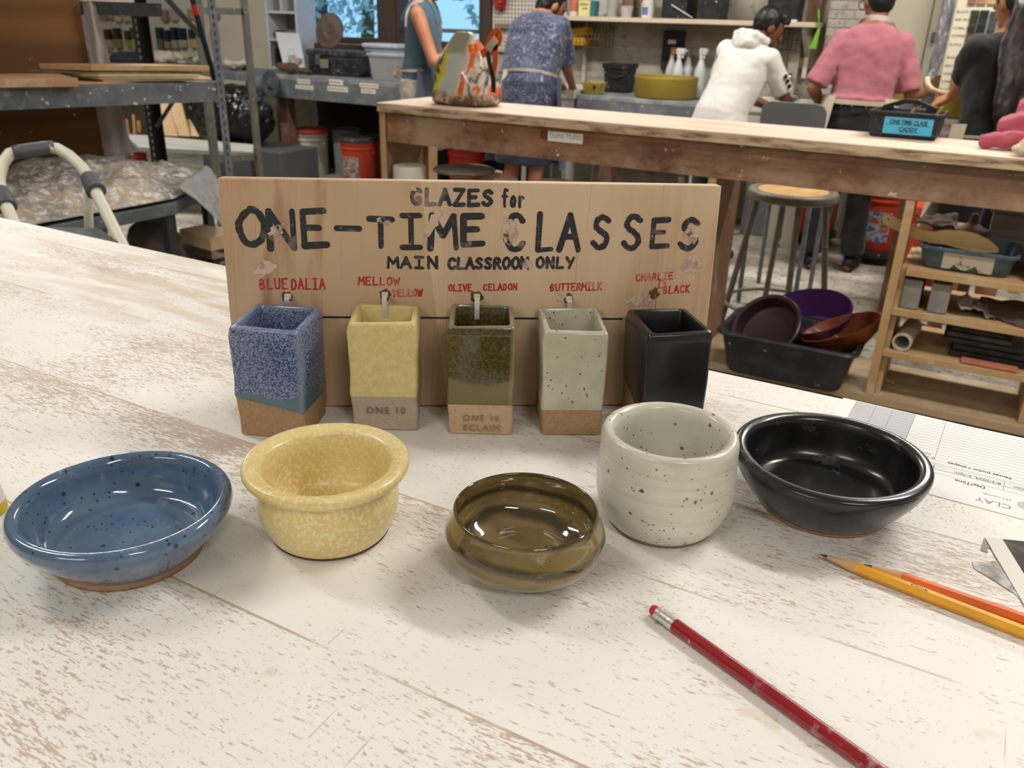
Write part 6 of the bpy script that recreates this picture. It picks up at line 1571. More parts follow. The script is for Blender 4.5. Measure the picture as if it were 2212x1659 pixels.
# pole with red band
p0, p1 = shp(413, -12, .10), shp(463, 168, .06)
pl = thing('pole', 'black pole with red band standing on the steel shelving deck', 'pole', p1)
p1 = V((p1.x, p1.y, zb1+.003)); d = p1-p0
MB().cyl(p1, p0-d*.8, .013, n=14).done('shaft', flat('17181B', .4, name='black_shaft'), pl, smooth=40)
q0, q1 = p0+d*.115, p0+d*.235; MB().cyl(q0, q1, .0155, n=14).done('red_band', flat('B3302C', .5, name='red_grip'), pl, smooth=40)

# second shelving: olive end frame and pale lower shelf
S2 = .43
qa, qb = at_z(463, 338, S2), at_z(557, 331, S2)
SB = thing('olive_shelving', 'olive steel shelving end frame behind the grey shelving', 'shelving', (qa+qb)/2-V((0, 0, S2)))
dB = (qb-qa).normalized(); nB = V((-dB.y, dB.x, 0))
def vpost(p, w, mat, nm): return MB().box(-w/2, w/2, -.02, .02, 0, 2.1, frame(V((p.x, p.y, 0)), dB, nB, V((0, 0, 1)))).done(nm, mat, SB)
vpost(qa, .045, M_OLV, 'post'); vpost(qb, .032, M_OLV, 'post')
zz = at_pl(500, 25, qa, nB).z
for z in (zz, S2-.02): MB().box(.023, (qb-qa).length-.017, -.004, .004, z-.018, z+.018, frame(V((qa.x, qa.y, 0)), dB, nB, V((0, 0, 1)))).done('end_bar', M_OLV, SB)
c = [at_z(300, 318, S2), at_z(556, 329, S2), at_z(547, 312, S2), at_z(268, 288, S2)]
c[1] = c[1]-dB*.03; 
def inset(pts, k): m = sum(pts, V((0, 0, 0)))/len(pts); return [p.lerp(m, k) for p in pts]
MB().hexa([p-V((0, 0, .025)) for p in c], c).done('shelf_board', flat('A9A8A2', .6, var=.08, scale=6, name='pale_shelf'), SB)
far = [V((c[3].x-.02, c[3].y+.03, 0)), V((c[2].x-.05, c[2].y+.05, 0))]
for p in far: MB().box(-.02, .02, -.02, .02, 0, S2-.026, Matrix.Translation(p)).done('post', M_OLV, SB)
# pale boards and tools on that shelf
def stick(label, px0, px1, r, zb, mat, cat='tool', name='wooden_tool', dn=0):
    q = at_z(px1[0], px1[1], zb); q.z += r+.001; nrm = V((-FW.x, -FW.y, 0)).normalized(); p = at_pl(px0[0], px0[1], q, nrm)
    return tag(MB().tube([q, p], r, 10).done(name, mat, loc=q, smooth=40), label, cat)
M_STICK = wood('B88A5E', '95683E', 2)
stick('tall thin wooden handle standing in front of the hanging plastic', (288, 248), (291, 292), .010, S2, M_STICK)
stick('turned wooden handle beside the black rear post', (299, 262), (301, 290), .014, S2, M_STICK)
stick('short wooden handle half behind the hanging plastic', (272, 258), (277, 292), .012, S2, M_STICK)
for k, (x0, x1, y0, lab) in enumerate(((348, 372, 222, 'pale board leaning nearest the black rear post'), (366, 392, 218, 'pale board leaning second from the black rear post'), (384, 405, 262, 'short pale board leaning beside the black trash bag'))):
    q0, q1 = at_z(x0+8, 293+k*2, S2), at_z(x1+10, 295+k*2, S2); nrm = V((-FW.x, -FW.y, 0)).normalized()
    t0, t1 = at_pl(x0-8, y0, q0+V((-.05, .12, 0)), nrm), at_pl(x1-10, y0, q0+V((-.05, .12, 0)), nrm)
    sh_k = V((-.02, .045, 0))*k; q0, q1, t0, t1 = q0+sh_k, q1+sh_k, t0+sh_k, t1+sh_k
    back = V((-.004, .014, 0)); up_ = V((0, 0, .001))
    tag(MB().hexa([q0+up_, q1+up_, q1+back+up_, q0+back+up_], [t0, t1, t1+back, t0+back]).done('pale_board', wood('C2A47C', 'A5875E', 2), loc=q0), lab, 'board')
p = at_z(300, 332, .30); 
lath('red_tin', 'small red tin low behind the black rear post', 'tin', (p.x, p.y, .001), [(0, 0), (.05, 0), (.05, .30), (.045, .305), (0, .305)], flat('A83424', .5, name='red_tin'))
p = at_z(327, 333, .30); lath('red_tin', 'second red tin, peeping out beside the black rear post', 'tin', (p.x+.04, p.y+.05, .001), [(0, 0), (.04, 0), (.04, .29), (.035, .295), (0, .295)], flat('B23A28', .5, name='red_tin'))
# trash bag on a grey cabinet
gp = at_n(560, 350, 4.55)
u0, u1, z0, z1 = at_n(520, 350, 4.55).x, at_n(606, 350, 4.55).x, 0, at_n(560, 325, 4.55).z
gc = tag(MB().box(u0-.40, u1, 4.55, 4.95, .001, z1).done('grey_cabinet', flat('505356', .55, var=.08, scale=5, name='grey_steel'), loc=((u0+u1)/2-.1, 4.7, 0), bevel=.006), 'plain grey cabinet under the black trash bag', 'cabinet')
g = G('black_film'); f = g.noise(16, detail=3, dist=.8); M_BAG = g.bsdf('0B0B0D', .16, g.bump(f, .9, .03), spec=.7)
cb = V((at_n(512, 270, 4.72).x, 4.72, z1)); b = MB()
b.ball(cb+V((-.08, 0, .19)), (.34, .19, .21)); b.ball(cb+V((.17, -.02, .17)), (.18, .17, .18)); b.ball(cb+V((-.32, 0, .16)), (.17, .15, .16)); b.ball(cb+V((.02, .0, .31)), (.26, .14, .08)); b.ball(cb+V((.27, -.03, -.02)), (.06, .1, .12)) if False else None
tb_ = b.done('trash_bag', M_BAG, None, loc=cb); remesh(tb_, .014, 2, .5, .022, .09); mn = min(v.co.z for v in tb_.data.vertices); tb_.location.z = z1-mn+.001
tag(tb_, 'shiny black trash bag heaped on the grey cabinet beside the shelving', 'trash bag')
# rack of hanging test tiles far behind the shelving
RN = 5.925
ra0, ra1 = at_n(185, 60, RN).x, at_n(474, 60, RN).x; rz0 = at_n(330, 118, RN).z
rk = thing('tile_rack', 'white wall panel with rows of hanging glaze test tiles behind the shelving', 'panel', ((ra0+ra1)/2, RN+.02, rz0))
MB().box(ra0-.1, ra1, RN, WN-.0015, rz0, 1.7).done('panel', flat('C9C4B8', .7, var=.04, name='white_panel'), rk, bevel=.002)
rr_ = random.Random(11)
cols = [('5A1E1E', '8A8272', 207, 'maroon'), ('4A1A1C', 'A09A80', 231, 'deep red'), ('26261A', '7E7A3C', 251, 'dark green'), ('3A3020', '8F8850', 275, 'brown olive'), ('4A4426', 'A89C6A', 288, 'moss'), ('1E2828', '5A6450', 343, 'black green'), ('22262C', '8A7C68', 359, 'slate'), ('16202E', '9C927C', 375, 'navy'), ('18242E', 'A89E8C', 391, 'midnight blue'), ('20242A', 'B09C64', 414, 'charcoal'), ('1A2026', 'A8A090', 462, 'ink black')]
for top, low, px, nm in cols:
    a = at_n(px, 82, RN-.05).x; zt, zb = at_n(px, 62+rr_.uniform(-3, 6), RN-.05).z, at_n(px, 104+rr_.uniform(-4, 4), RN-.05).z
    t = thing('hanging_tile', nm+' topped square clay tile in the lower row of the white rack', 'test tile', (a, RN-.03, zb), 'tiles on the far rack')
    zm = zb+(zt-zb)*rr_.uniform(.38, .5); w = .032
    MB().box(a-w, a+w, RN-.058, RN-.001, zb, zm).done('lower_glaze', flat(low, .5, name='low_glaze'), t, bevel=.004)
    MB().box(a-w, a+w, RN-.0585, RN-.0012, zm+.0002, zt).done('upper_glaze', flat(top, .3, name='top_glaze'), t, bevel=.004)
for px, c, nm in ((203, 'B9AFA0', 'pale grey'), (222, '9A7A66', 'tan'), (238, 'A88470', 'pinkish brown'), (252, 'BCAE96', 'cream'), (270, 'A59C8C', 'stone'), (352, '8E7868', 'brown'), (372, 'A39484', 'sandy'), (412, '9C8870', 'ochre'), (464, '8A7460', 'umber')):
    a = at_n(px, 33, RN-.05).x; zt, zb = at_n(px, 20, RN-.05).z, at_n(px, 42+rr_.uniform(-4, 4), RN-.05).z
    tag(MB().box(a-.035, a+.035, RN-.058, RN-.001, zb, zt).done('hanging_tile', flat(c, .5, name='tile_glaze'), loc=(a, RN-.03, zb), bevel=.004), nm+' clay tile in the upper row of the white rack', 'test tile', 'tiles on the far rack')
# grey side table below that rack
T2 = .80; ta0, ta1 = at_n(300, 135, 5.25).x-.9, LX0-.03
st = thing('side_table', 'grey side table loaded with pale clay pieces below the tile rack', 'table', ((ta0+ta1)/2, 5.35, 0))
MB().box(ta0, ta1, 5.12, 5.66, T2-.06, T2).done('tabletop', dusty('5E6568', '9E9A92', .6, .6, 8), st, bevel=.004)
for x in (ta0+.05, ta1-.11):
    for y in (5.16, 5.56): MB().box(x, x+.06, y, y+.06, 0, T2-.061).done('leg', M_LEGW, st)
M_PC = flat('B9AFA2', .9, var=.15, scale=12, name='pale_clay')
for k, (px, n_, r, lab) in enumerate(((352, 5.3, (.09, .08, .06), 'pale clay heap at the near end of the grey side table'), (395, 5.42, (.08, .07, .05), 'pale clay heap in the middle of the grey side table'), (440, 5.32, (.08, .07, .045), 'low pale clay heap behind the olive shelving post'), (512, 5.3, (.09, .07, .05), 'pale clay piece at the far end of the grey side table'))):
    p = at_n(px, 120, n_); lump('clay_heap', lab, (p.x, n_, T2), r, M_PC, 20+k)
p = at_n(272, 122, 5.35); Tm = Matrix.Rotation(R(0), 4, 'X'); lath('turntable', 'dark grey domed wheel head on the side table behind the boards', 'wheel', (p.x, 5.38, T2+.0006), [(0, 0), (.17, 0), (.175, .02), (.14, .06), (.07, .085), (0, .09)], flat('34353A', .5, name='dark_metal'))
stick('pale stick leaning over the tile rack, nearer the brown panel', (243, 66), (262, 122), .012, T2, M_STICK, 'stick', 'wooden_stick')
stick('pale stick leaning beside the black rear post', (330, 62), (340, 124), .016, T2, M_STICK, 'stick', 'wooden_stick')
p = at_n(531, 114, 5.4); tag(MB().box(p.x-.05, p.x+.03, 5.38, 5.44, T2+.0006, T2+.07).done('dark_box', flat('33302E', .6, name='dark_box'), loc=(p.x, 5.4, T2), bevel=.004), 'small dark box on the end of the grey side table', 'box')
# grey roller drum at the end of the window bench
p = at_n(577, 170, 5.12); dr_ = thing('roller', 'grey clay-spattered roller drum at the end of the window bench', 'roller', (p.x, 5.1, CZ-.2))
MB().cyl((p.x-.09, 5.09, CZ-.06), (p.x+.06, 5.09, CZ-.06), .095, n=28).done('drum', dusty('53585E', '8E8E90', .6, .55, 10, 'BDB6A8', 20), dr_, smooth=40)
MB().cyl((p.x+.0605, 5.09, CZ-.06), (p.x+.085, 5.09, CZ-.06), .035, n=20).done('axle', M_STL, dr_, smooth=40)
for x in (p.x-.12, p.x-.092): MB().box(x, x+.0015 if False else x+.012, 5.04, 5.14, 0, CZ-.02).done('stand', M_STL, dr_)

# ------ covered clay on a low cart
HZ = .455
c00, c10, c11, c01 = at_z(-60, 392, HZ), at_z(470, 388, HZ), at_z(378, 437, HZ), at_z(-60, 520, HZ)
cart = thing('clay_cart', 'low grey cart loaded with plastic covered clay, in front of the shelving', 'cart', V(((c00+c11)/2).to_tuple()[:2]+(0,)))
MB().hexa([p-V((0, 0, .055)) for p in (c01, c11, c10, c00)], [c01, c11, c10, c00]).done('deck', dusty('4E545A', '7E8286', .6, .6, 7), cart, bevel=.004)
ctr = (c00+c10+c11+c01)/4
for p in (c00, c10, c11, c01):
    q = p.lerp(ctr, .12); MB().box(q.x-.02, q.x+.02, q.y-.02, q.y+.02, 0, HZ-.0555).done('leg', flat('33353A', .5, name='dark_steel'), cart)
def m_plastic():
    g = G('clear_sheet_over_clay')
    f = g.noise(5, detail=5, rough=.6, dist=.5); f2 = g.noise(24, detail=5, rough=.75, dist=1.0)
    col = g.ramp(f, [(.32, '6C6055'), (.45, '8A8680'), (.55, 'A59B90'), (.66, 'B9A690')])
    col = g.mix(g.step(f2, .50, .62), col, 'E2DEDA')  # white glints of the wrinkled plastic, painted into the colour as pale streaks
    return g.bsdf(col, .28, g.bump(f2, .8, .015), spec=.6)
M_PLS = m_plastic()
def heap(u, v):
    p = c00.lerp(c10, u).lerp(c01.lerp(c11, u), v)
    e = min(1, 5*u, 5*(1-u), 6*v+.4, 5*(1-v)); e = max(0, e)
    hh = .02+e*(.05+.035*mnoise.noise(V((u*4, v*3, 2)))+.05*max(0, mnoise.noise(V((u*2.2+4, v*2, 7))))+.02*mnoise.noise(V((u*13, v*9, 1)))+.012*abs(mnoise.noise(V((u*30, v*22, 4)))))
    far = .06*max(0, .5-v)*2*max(0, math.sin(u*3.4))
    return V((p.x, p.y, HZ+max(.006, hh+far)))
b = MB(); b.sheet(heap, 90, 60, .004)
tag(b.done('plastic_cover', M_PLS, loc=(ctr.x, ctr.y, HZ), smooth=True), 'wrinkled clear plastic sheet spread over clay on the low cart', 'plastic sheet')
# hanging film at the far corner and rolled end
g = G('thin_film'); f = g.noise(18, detail=5, rough=.7, dist=1); M_TF = g.bsdf(g.mix(f, '7E7A76', 'C4C0BC'), .25, g.bump(f, .7, .01), alpha=.62)
q0, q1, q2, q3 = c10+V((-.04, -.02, .07)), c11+V((-.03, .04, .07)), c11+V((.16, .12, -.12)), c10+V((.10, -.05, -.10))
b = MB(); b.sheet(lambda u, v: q0.lerp(q1, u).lerp(q3.lerp(q2, u), v)+V((0, 0, .02*mnoise.noise(V((u*5, v*4, 3)))))+V((.03*math.sin(v*PI), 0, 0)), 24, 16, .002)
tag(b.done('plastic_film', M_TF, loc=q0, smooth=True), 'loose clear plastic film hanging off the corner of the clay cart', 'plastic sheet')
# clay bag and timber stored under and beside it
bgp = at_z(352, 560, .0)
bc = V((at_z(335, 540, .12).x, at_z(335, 540, .12).y, 0)); b = MB(); b.ball(bc+V((0, 0, .13)), (.15, .13, .13)); b.ball(bc+V((.06, .02, .07)), (.12, .12, .08)); b.ball(bc+V((-.03, .04, .24)), (.09, .08, .1))
cbag = b.done('clay_bag', flat('6E625A', .6, var=.2, scale=10, name='dusty_bag'), None, loc=bc); remesh(cbag, .012, 4, .5, .012, .1); mn = min(v.co.z for v in cbag.data.vertices); cbag.location.z = -mn+.001
tag(cbag, 'slumped dusty bag of clay on the floor beside the clay cart', 'clay bag')
for k, (y0, y1, z, mat, lab, nm) in enumerate(((545, 560, .0345, wood('4A4642', '38342F', 0), 'dark timber length lowest in the stack behind the sign', 'timber'), (512, 545, .1035, wood('8E7A62', '705D48', 0), 'brown timber length, middle of the stack behind the sign', 'timber'), (474, 500, .1725, flat('26282C', .4, name='black_pipe'), 'black plastic pipe lying above the brown timber', 'pipe'), (448, 472, .2415, wood('B79F7C', '98805C', 0), 'pale timber length topmost in the stack behind the sign', 'timber'))):
    p, q = at_z(416, 534-k*10, z), at_z(474, 550-k*10, z); d = (q-p).normalized(); q = q+d*.03; s = V((-d.y, d.x, 0))
    o = V((p.x, p.y, 0)) if k == 0 else p
    if nm == 'pipe': ob_ = MB().cyl(p, q, .034, n=16).done('plastic_pipe', mat, loc=p, smooth=40)
    else: ob_ = MB().hexa([p-s*.07+V((0, 0, -.034)), q-s*.07+V((0, 0, -.034)), q+s*.07+V((0, 0, -.034)), p+s*.07+V((0, 0, -.034))], [p-s*.07+V((0, 0, .034)), q-s*.07+V((0, 0, .034)), q+s*.07+V((0, 0, .034)), p+s*.07+V((0, 0, .034))]).done('timber', mat, loc=p, bevel=.003)
    tag(ob_, lab, nm)

# ------ white step ladder
LD = thing('step_ladder', 'white tubular step ladder with grey grips at the far table edge', 'step ladder', (0, 0, 0))
M_LW = flat('CFCDBB', .4, var=.03, name='white_tube'); M_LG = flat('53565C', .5, var=.1, name='grey_grip'); M_LS = flat('55575C', .7, var=.15, name='grey_tread')
dl = lambda x, y, d: at_d(x, y, d)
rt_pts = [dl(100, 319, 2.0), dl(124, 321, 2.01), dl(150, 336, 2.01), dl(178, 362, 2.0), dl(196, 392, 1.98), dl(212, 425, 1.95), dl(262, 525, 1.90)]
lf_pts = [dl(46, 327, 1.94), dl(22, 332, 1.93), dl(6, 352, 1.92), dl(-2, 385, 1.90), dl(2, 420, 1.88), dl(26, 472, 1.84)]
def ext(pts):
    p, q = pts[-2], pts[-1]; k = q.z/(p.z-q.z); return q+(q-p)*k
re_, le_ = ext(rt_pts), ext(lf_pts)
LD.location = V(((re_.x+le_.x)/2, (re_.y+le_.y)/2, 0))
MB().tube(rt_pts+[re_], .0135, 12).done('side_tube', M_LW, LD, smooth=True); MB().tube(lf_pts+[le_], .0135, 12).done('side_tube', M_LW, LD, smooth=True)
MB().tube([rt_pts[1], rt_pts[0], lf_pts[0], lf_pts[1]], .0128, 12).done('top_tube', M_LW, LD, smooth=True)
MB().tube([dl(116, 318.5, 2.008), rt_pts[0], lf_pts[0], dl(28, 330, 1.932)], .0155, 12).done('grip', M_LG, LD, smooth=True)
MB().tube([dl(190, 382, 1.985), dl(208, 414, 1.957)], [.017, .023], 12).done('collar', M_LG, LD, smooth=40); MB().tube([dl(1, 412, 1.885), dl(14, 448, 1.86)], [.017, .022], 12).done('collar', M_LG, LD, smooth=40)
bk_ = [dl(189, 412, 2.0), dl(192, 490, 2.10)]; MB().tube(bk_+[ext(bk_)], .011, 10).done('rear_leg', M_LW, LD, smooth=True)
bk_ = [dl(2, 440, 1.92), dl(6, 500, 2.0)]; MB().tube(bk_+[ext(bk_)], .011, 10).done('rear_leg', M_LW, LD, smooth=True)
ps = [dl(150, 503, 2.02), dl(248, 520, 1.92), dl(40, 500, 1.84)]
tz = rt_pts[-1].z+.01
q = [V((re_.x, re_.y, 0)), V((le_.x, le_.y, 0))]; dx = (q[1]-q[0]).normalized(); fw_ = V((dx.y, -dx.x, 0))
pr_, pl_ = rt_pts[-1]+dx*.02, lf_pts[-1]-dx*.02
b = MB(); bkv = V((dl(192, 490, 2.10)-rt_pts[-1]).to_tuple()[:2]+(0,)).normalized()*.15
A1, B1 = V((pr_.x, pr_.y, tz)), V((pl_.x, pl_.y, tz)); dn = V((0, 0, -.02))
b.hexa([A1+dn, B1+dn, B1+bkv+dn, A1+bkv+dn], [A1, B1, B1+bkv, A1+bkv]); b.done('step', M_LS, LD, bevel=.004)
# ------------------------------------------------------------------ buckets, stool, chair, tubs
M_ORB = flat('C2452A', .45, var=.08, scale=10, name='orange_plastic'); M_WHB = flat('C6C1B4', .5, var=.06, scale=9, name='white_bucket'); M_GNB = flat('8E9A8C', .5, var=.08, scale=9, name='grey_green_bucket'); M_BKL = dusty('26282C', '6A6A6C', .5, .5, 12)
g = G('bucket_label'); f = g.noise(22, detail=2); M_BLB = g.bsdf(g.ramp(f, [(.36, '4A6A9C'), (.42, 'B9B4AC'), (.5, '8C8682'), (.56, 'B8402A'), (.66, 'C8C2BA')], 'CONSTANT'), .5)
def bucket(label, a, n, body, lid, h=.37, r=.148, z0=0.0, lab=None, dolly=False, labang=None):
    o = V((a, n, z0+.0006)); t = thing('bucket', label, 'bucket', o); zz = 0
    if dolly:
        T = Matrix.Translation(o); MB().lathe([(0, .045), (r*1.08, .045), (r*1.1, .06), (r*1.08, .075), (0, .075)], 32, T).done('dolly_tray', M_BKL, t, smooth=40)
        for k in range(4):
            an = PI/4+PI/2*k; c = o+V((math.cos(an)*r*.85, math.sin(an)*r*.85, .022)); MB().cyl(c+V((-.01, 0, 0)), c+V((.01, 0, 0)), .022, n=14).done('dolly_wheel', M_BKL, t, smooth=40)
        zz = .0755
    T = Matrix.Translation(o+V((0, 0, zz)))
    MB().lathe([(0, 0), (r*.86, 0), (r*.88, .006), (r*.955, h*.76), (r*1.01, h*.765), (r*1.01, h*.79), (r*.965, h*.80), (r*.97, h*.86), (r*1.02, h*.865), (r*1.02, h*.885), (r*.985, h*.89), (r*.99, h*.935), (0, h*.935)], 40, T).done('bucket_body', body, t, smooth=40)
    if lid: MB().lathe([(r*1.0, h*.91), (r*1.045, h*.912), (r*1.05, h*.975), (r*1.02, h), (r*.95, h*1.0), (r*.93, h*.985), (0, h*.985)], 40, T).done('lid', lid, t, smooth=40)
    for s in (-1, 1): MB().cyl(o+V((s*r*.955, 0, zz+h*.70)), o+V((s*(r*.955+.014), 0, zz+h*.70)), .016, n=12).done('handle_lug', body, t)
    if lab:
        b = MB(); q0, q1 = labang or (-PI*.75, -PI*.3)
        rr = lambda z: (r*.88+(r*.955-r*.88)*(z/(h*.76)))+.0008
        rows = [[o+V((rr(z)*m*math.cos(q0+(q1-q0)*i/14), rr(z)*m*math.sin(q0+(q1-q0)*i/14), zz+z)) for i in range(15)] for m, z in ((.995, h*.16), (1, h*.16), (1, h*.62), (.995, h*.62))]
        b.loft(rows, False, False, closed=False); b.done('label', lab, t)
    return t
def bpos(px, py, n): return at_n(px, py, n).x, n
a, n = bpos(673, 330, 5.50); bucket('white bucket with orange lid under the window bench', a, n, M_WHB, M_ORB)
a, n = bpos(728, 330, 5.66); bucket('grey green bucket behind the white one under the window bench', a+.10, n+.02, M_GNB, flat('77787A', .5, name='grey_lid'), r=.125)
a, n = bpos(760, 330, 5.62); bucket('orange bucket tucked behind the labelled orange bucket', a+.27, n+.05, M_ORB, M_BKL, h=.375, r=.14)
a, n = bpos(786, 330, 5.42); bucket('orange bucket with dark lid and picture label by the bench end', a, n-.06, M_ORB, M_BKL, lab=M_BLB)
a, n = bpos(1012, 330, 5.62); bucket('orange bucket under the window bench behind the pink molds', a, n-.02, flat('A8281C', .45, var=.08, scale=10, name='red_plastic'), M_BKL)
a, n = bpos(1905, 470, 5.28); bucket('orange bucket with picture label on a black dolly behind the black shoes', a, n, M_ORB, M_ORB, lab=M_BLB, dolly=True, labang=(-PI*.9, -PI*.35))
a, n = bpos(1812, 450, 5.52); bucket('orange bucket half hidden behind the black trouser legs', a-.15, n+.02, M_ORB, M_ORB, dolly=True)
a, n = bpos(2003, 440, 4.80); bucket('orange bucket seen under the bench beyond the wooden paddle', a+.08, n, M_ORB, M_ORB, h=.44, r=.165)
# stool
sc = V((at_z(1714, 410, .65).x, at_z(1714, 410, .65).y, 0)); M_STO = dusty('6A665C', '8A8578', .5, .45, 14, 'A8A294', 60)
stl = thing('stool', 'round metal stool with worn fibreboard seat behind the brown bench', 'stool', sc)
T = Matrix.Translation(sc)
MB().lathe([(0, .612), (.165, .612), (.176, .618), (.178, .640), (.170, .650), (.150, .651), (.146, .646), (0, .646)], 48, T).done('seat', M_STO, stl, smooth=50)
g = G('worn_fibre'); f = g.noise(14, detail=4); M_FB = g.bsdf(g.mix(g.step(f, .35, .65), 'A98450', 'BD9A64'), .8)
b = MB(); rj = random.Random(2); b.prism([(.138*(1+rj.uniform(-.035, .02))*math.cos(2*PI*k/40), .138*(1+rj.uniform(-.035, .02))*math.sin(2*PI*k/40)) for k in range(40)], .6462, .6485, T); b.done('seat_inset', M_FB, stl)
for k in range(4):
    an = R(24)+PI/2*k; d = V((math.cos(an), math.sin(an), 0)); MB().tube([sc+d*.135+V((0, 0, .611)), sc+d*.225+V((0, 0, .012))], .0125, 12).done('leg', M_STO, stl, smooth=40)
    MB().cyl(sc+d*.226+V((0, 0, .0)), sc+d*.2255+V((0, 0, .014)), .017, n=12).done('rubber_foot', flat('2A2A2A', .8, name='rubber'), stl, smooth=40)
MB().tube([sc+V((.212*math.cos(2*PI*k/48), .212*math.sin(2*PI*k/48), .17)) for k in range(49)], .008, 8, caps=False).done('foot_ring', M_STO, stl, smooth=True)
# grey chair behind the bench
cn = 3.97; q0, q1 = at_n(1643, 250, cn), at_n(1786, 250, cn); zt = at_n(1715, 221, cn).z; M_CHG = flat('6E7075', .5, var=.05, scale=8, name='grey_shell')
chr_ = thing('chair', 'plain grey moulded chair with its back to the brown bench', 'chair', ((q0.x+q1.x)/2, cn+.2, 0))
Mc = Matrix(((1, 0, 0, 0), (0, 0, 1, cn), (0, 1, 0, 0), (0, 0, 0, 1)))
def rr2(x0, x1, z0, z1, r, n=6):
    P = []
    for cx, cz, a0 in ((x1-r, z1-r, 0), (x0+r, z1-r, PI/2), (x0+r, z0+r, PI), (x1-r, z0+r, 3*PI/2)):
        for k in range(n+1): P.append((cx+r*math.cos(a0+PI/2*k/n), cz+r*math.sin(a0+PI/2*k/n)))
    return P
MB().prism(rr2(q0.x, q1.x, .72, zt, .045), -.006, .006, Mc).done('backrest', M_CHG, chr_, bevel=.004)
MB().box(q0.x-.03, q1.x+.03, cn+.03, cn+.43, .69, .705).done('seat', M_CHG, chr_, bevel=.006)
for x in (q0.x+.01, q1.x-.01):
    MB().tube([(x, cn+.008, .72), (x, cn+.010, .65), (x-.0, cn+.03, .0)], .011, 10).done('leg', M_STL, chr_, smooth=40); MB().tube([(x, cn+.40, .689), (x, cn+.42, .0)], .011, 10).done('leg', M_STL, chr_, smooth=40)
# posts, cabinet and pipes below the sinks
M_WPOST = wood('B9B2A6', '9C9284', 2, dust='D2CCC0')
for px, nn_, lab in ((1668, 5.22, 'white painted wooden post standing behind the stool, nearer the sign'), (1708, 5.24, 'white painted wooden post standing between stool and black trousers')):
    a = at_n(px, 460, nn_).x; tag(MB().box(a-.035, a+.035, nn_, nn_+.06, 0, CZ-.2).done('wooden_post', M_WPOST, loc=(a, nn_, 0), bevel=.003), lab, 'post')
a0, a1 = RX1+.14, RX1+.40; tag(MB().box(a0, a1, 5.48, 5.78, .001, .42).done('grey_box', dusty('6E7070', '98968F', .6, .6, 6), loc=((a0+a1)/2, 5.6, 0), bevel=.006), 'dusty grey box on the floor below the rear counter', 'box')
M_PVC = flat('B4AFA2', .5, var=.06, name='pvc')
pz = .33; pa_, pb2 = at_n(1345, 390, 5.72).x, at_n(1500, 395, 5.72).x
pv = thing('drain_pipe', 'pale plastic drain pipe running below the rear counter', 'pipe', (pa_, 5.75, 0))
MB().tube([(pa_-.35, 5.75, pz+.10), (pa_-.05, 5.75, pz+.02), (pb2, 5.75, pz)], .03, 14).done('pipe_run', M_PVC, pv, smooth=True); MB().ball((pb2-.1, 5.75, pz), (.05, .05, .05)).done('joint', M_PVC, pv, smooth=True); MB().cyl((pb2-.1, 5.75, pz-.05), (pb2-.1, 5.75, 0), .03, n=14).done('floor_stub', M_PVC, pv, smooth=40)
for px, lab in ((1224, 'white post below the laundry sink beside the bare legs'), (1502, 'pale wooden post below the far end of the rear counter')):
    a = at_n(px, 370, 5.5).x; tag(MB().box(a-.035, a+.03, 5.50, 5.56, 0, CZ-.33).done('wooden_post', M_WPOST, loc=(a, 5.5, 0)), lab, 'post')
# yellow tub, celadon buckets and their stand
TN = 4.22
u0, u1 = at_n(2004, 230, TN).x, at_n(2118, 230, TN).x; zt = at_n(2060, 203, TN).z; zb = at_n(2060, 257, TN).z
ystand = thing('glaze_stand', 'low dark stand carrying the glaze buckets behind the brown bench', 'stand', ((u0+u1)/2, TN+.2, 0))
zc = at_n(2060, 316, TN-.02).z
MB().box(u0-.05, u1+.15, TN-.03, TN+.38, zc-.03, zc).done('stand_top', M_LEGW, ystand)
for x in (u0-.03, u1+.08):
    for y in (TN-.01, TN+.32): MB().box(x, x+.05, y, y+.05, 0, zc-.0305).done('leg', M_LEGW, ystand)
M_LIDG = flat('A9A79F', .5, var=.08, name='grey_lid')
gb = thing('glaze_bucket', 'pale glaze bucket with two Blue Celadon labels beside the caddy', 'bucket', ((u0+u1)/2+.01, TN+.18, zc))
rB2 = (u1-u0)/2*.98; o = V(((u0+u1)/2+.01, TN+.18, zc+.0006)); hB = zb-zc-.004
MB().lathe([(0, 0), (rB2*.93, 0), (rB2*.96, hB*.9), (rB2, hB*.9), (rB2, hB), (0, hB)], 44, Matrix.Translation(o)).done('bucket_body', M_LIDG, gb, smooth=40)
yq = o.y-rB2*.99
for k, (px0, px1, py, s) in enumerate(((2026, 2096, 270, 'Blue Celadon'), (2022, 2092, 293, 'Blue Celadon'))):
    z = at_n(2060, py, yq-.01).z; x0, x1 = at_n(px0, py, yq-.01).x, at_n(px1+22, py, yq-.01).x
    lb = MB().box(x0, x1, yq-.012, yq-.009, z-.021, z+.021).done('label', flat('D3D0C8', .6, name='label_card'), gb)
    MB().box(x0+.02, x1-.02, yq-.0088, yq+.03, z-.01, z+.01).done('label_clip', M_LIDG, gb)
    text('lettering', s, .030, frame(V((x0+(.0 if k else .002), yq-.0124, z-.010)), V((1, 0, 0)), V((0, 0, 1)), V((0, -1, 0))), flat('77777A', .7, name='grey_text'), lb, .0002)
oy = V(((u0+u1)/2+.01, TN+.17, zb+.0008)); hy_ = zt-zb; ry = (u1-u0)/2
yt_ = thing('yellow_tub', 'large yellow tub with cream rim where the woman in black dips a hand', 'tub', oy)
MB().lathe([(0, 0), (ry*.93, 0), (ry*.97, .02), (ry, hy_*.9), (ry*.96, hy_*.9), (ry*.92, .03), (0, .02)], 48, Matrix.Translation(oy)).done('tub_body', dusty('8E8024', 'A59A50', .4, .5, 8), yt_, smooth=40)
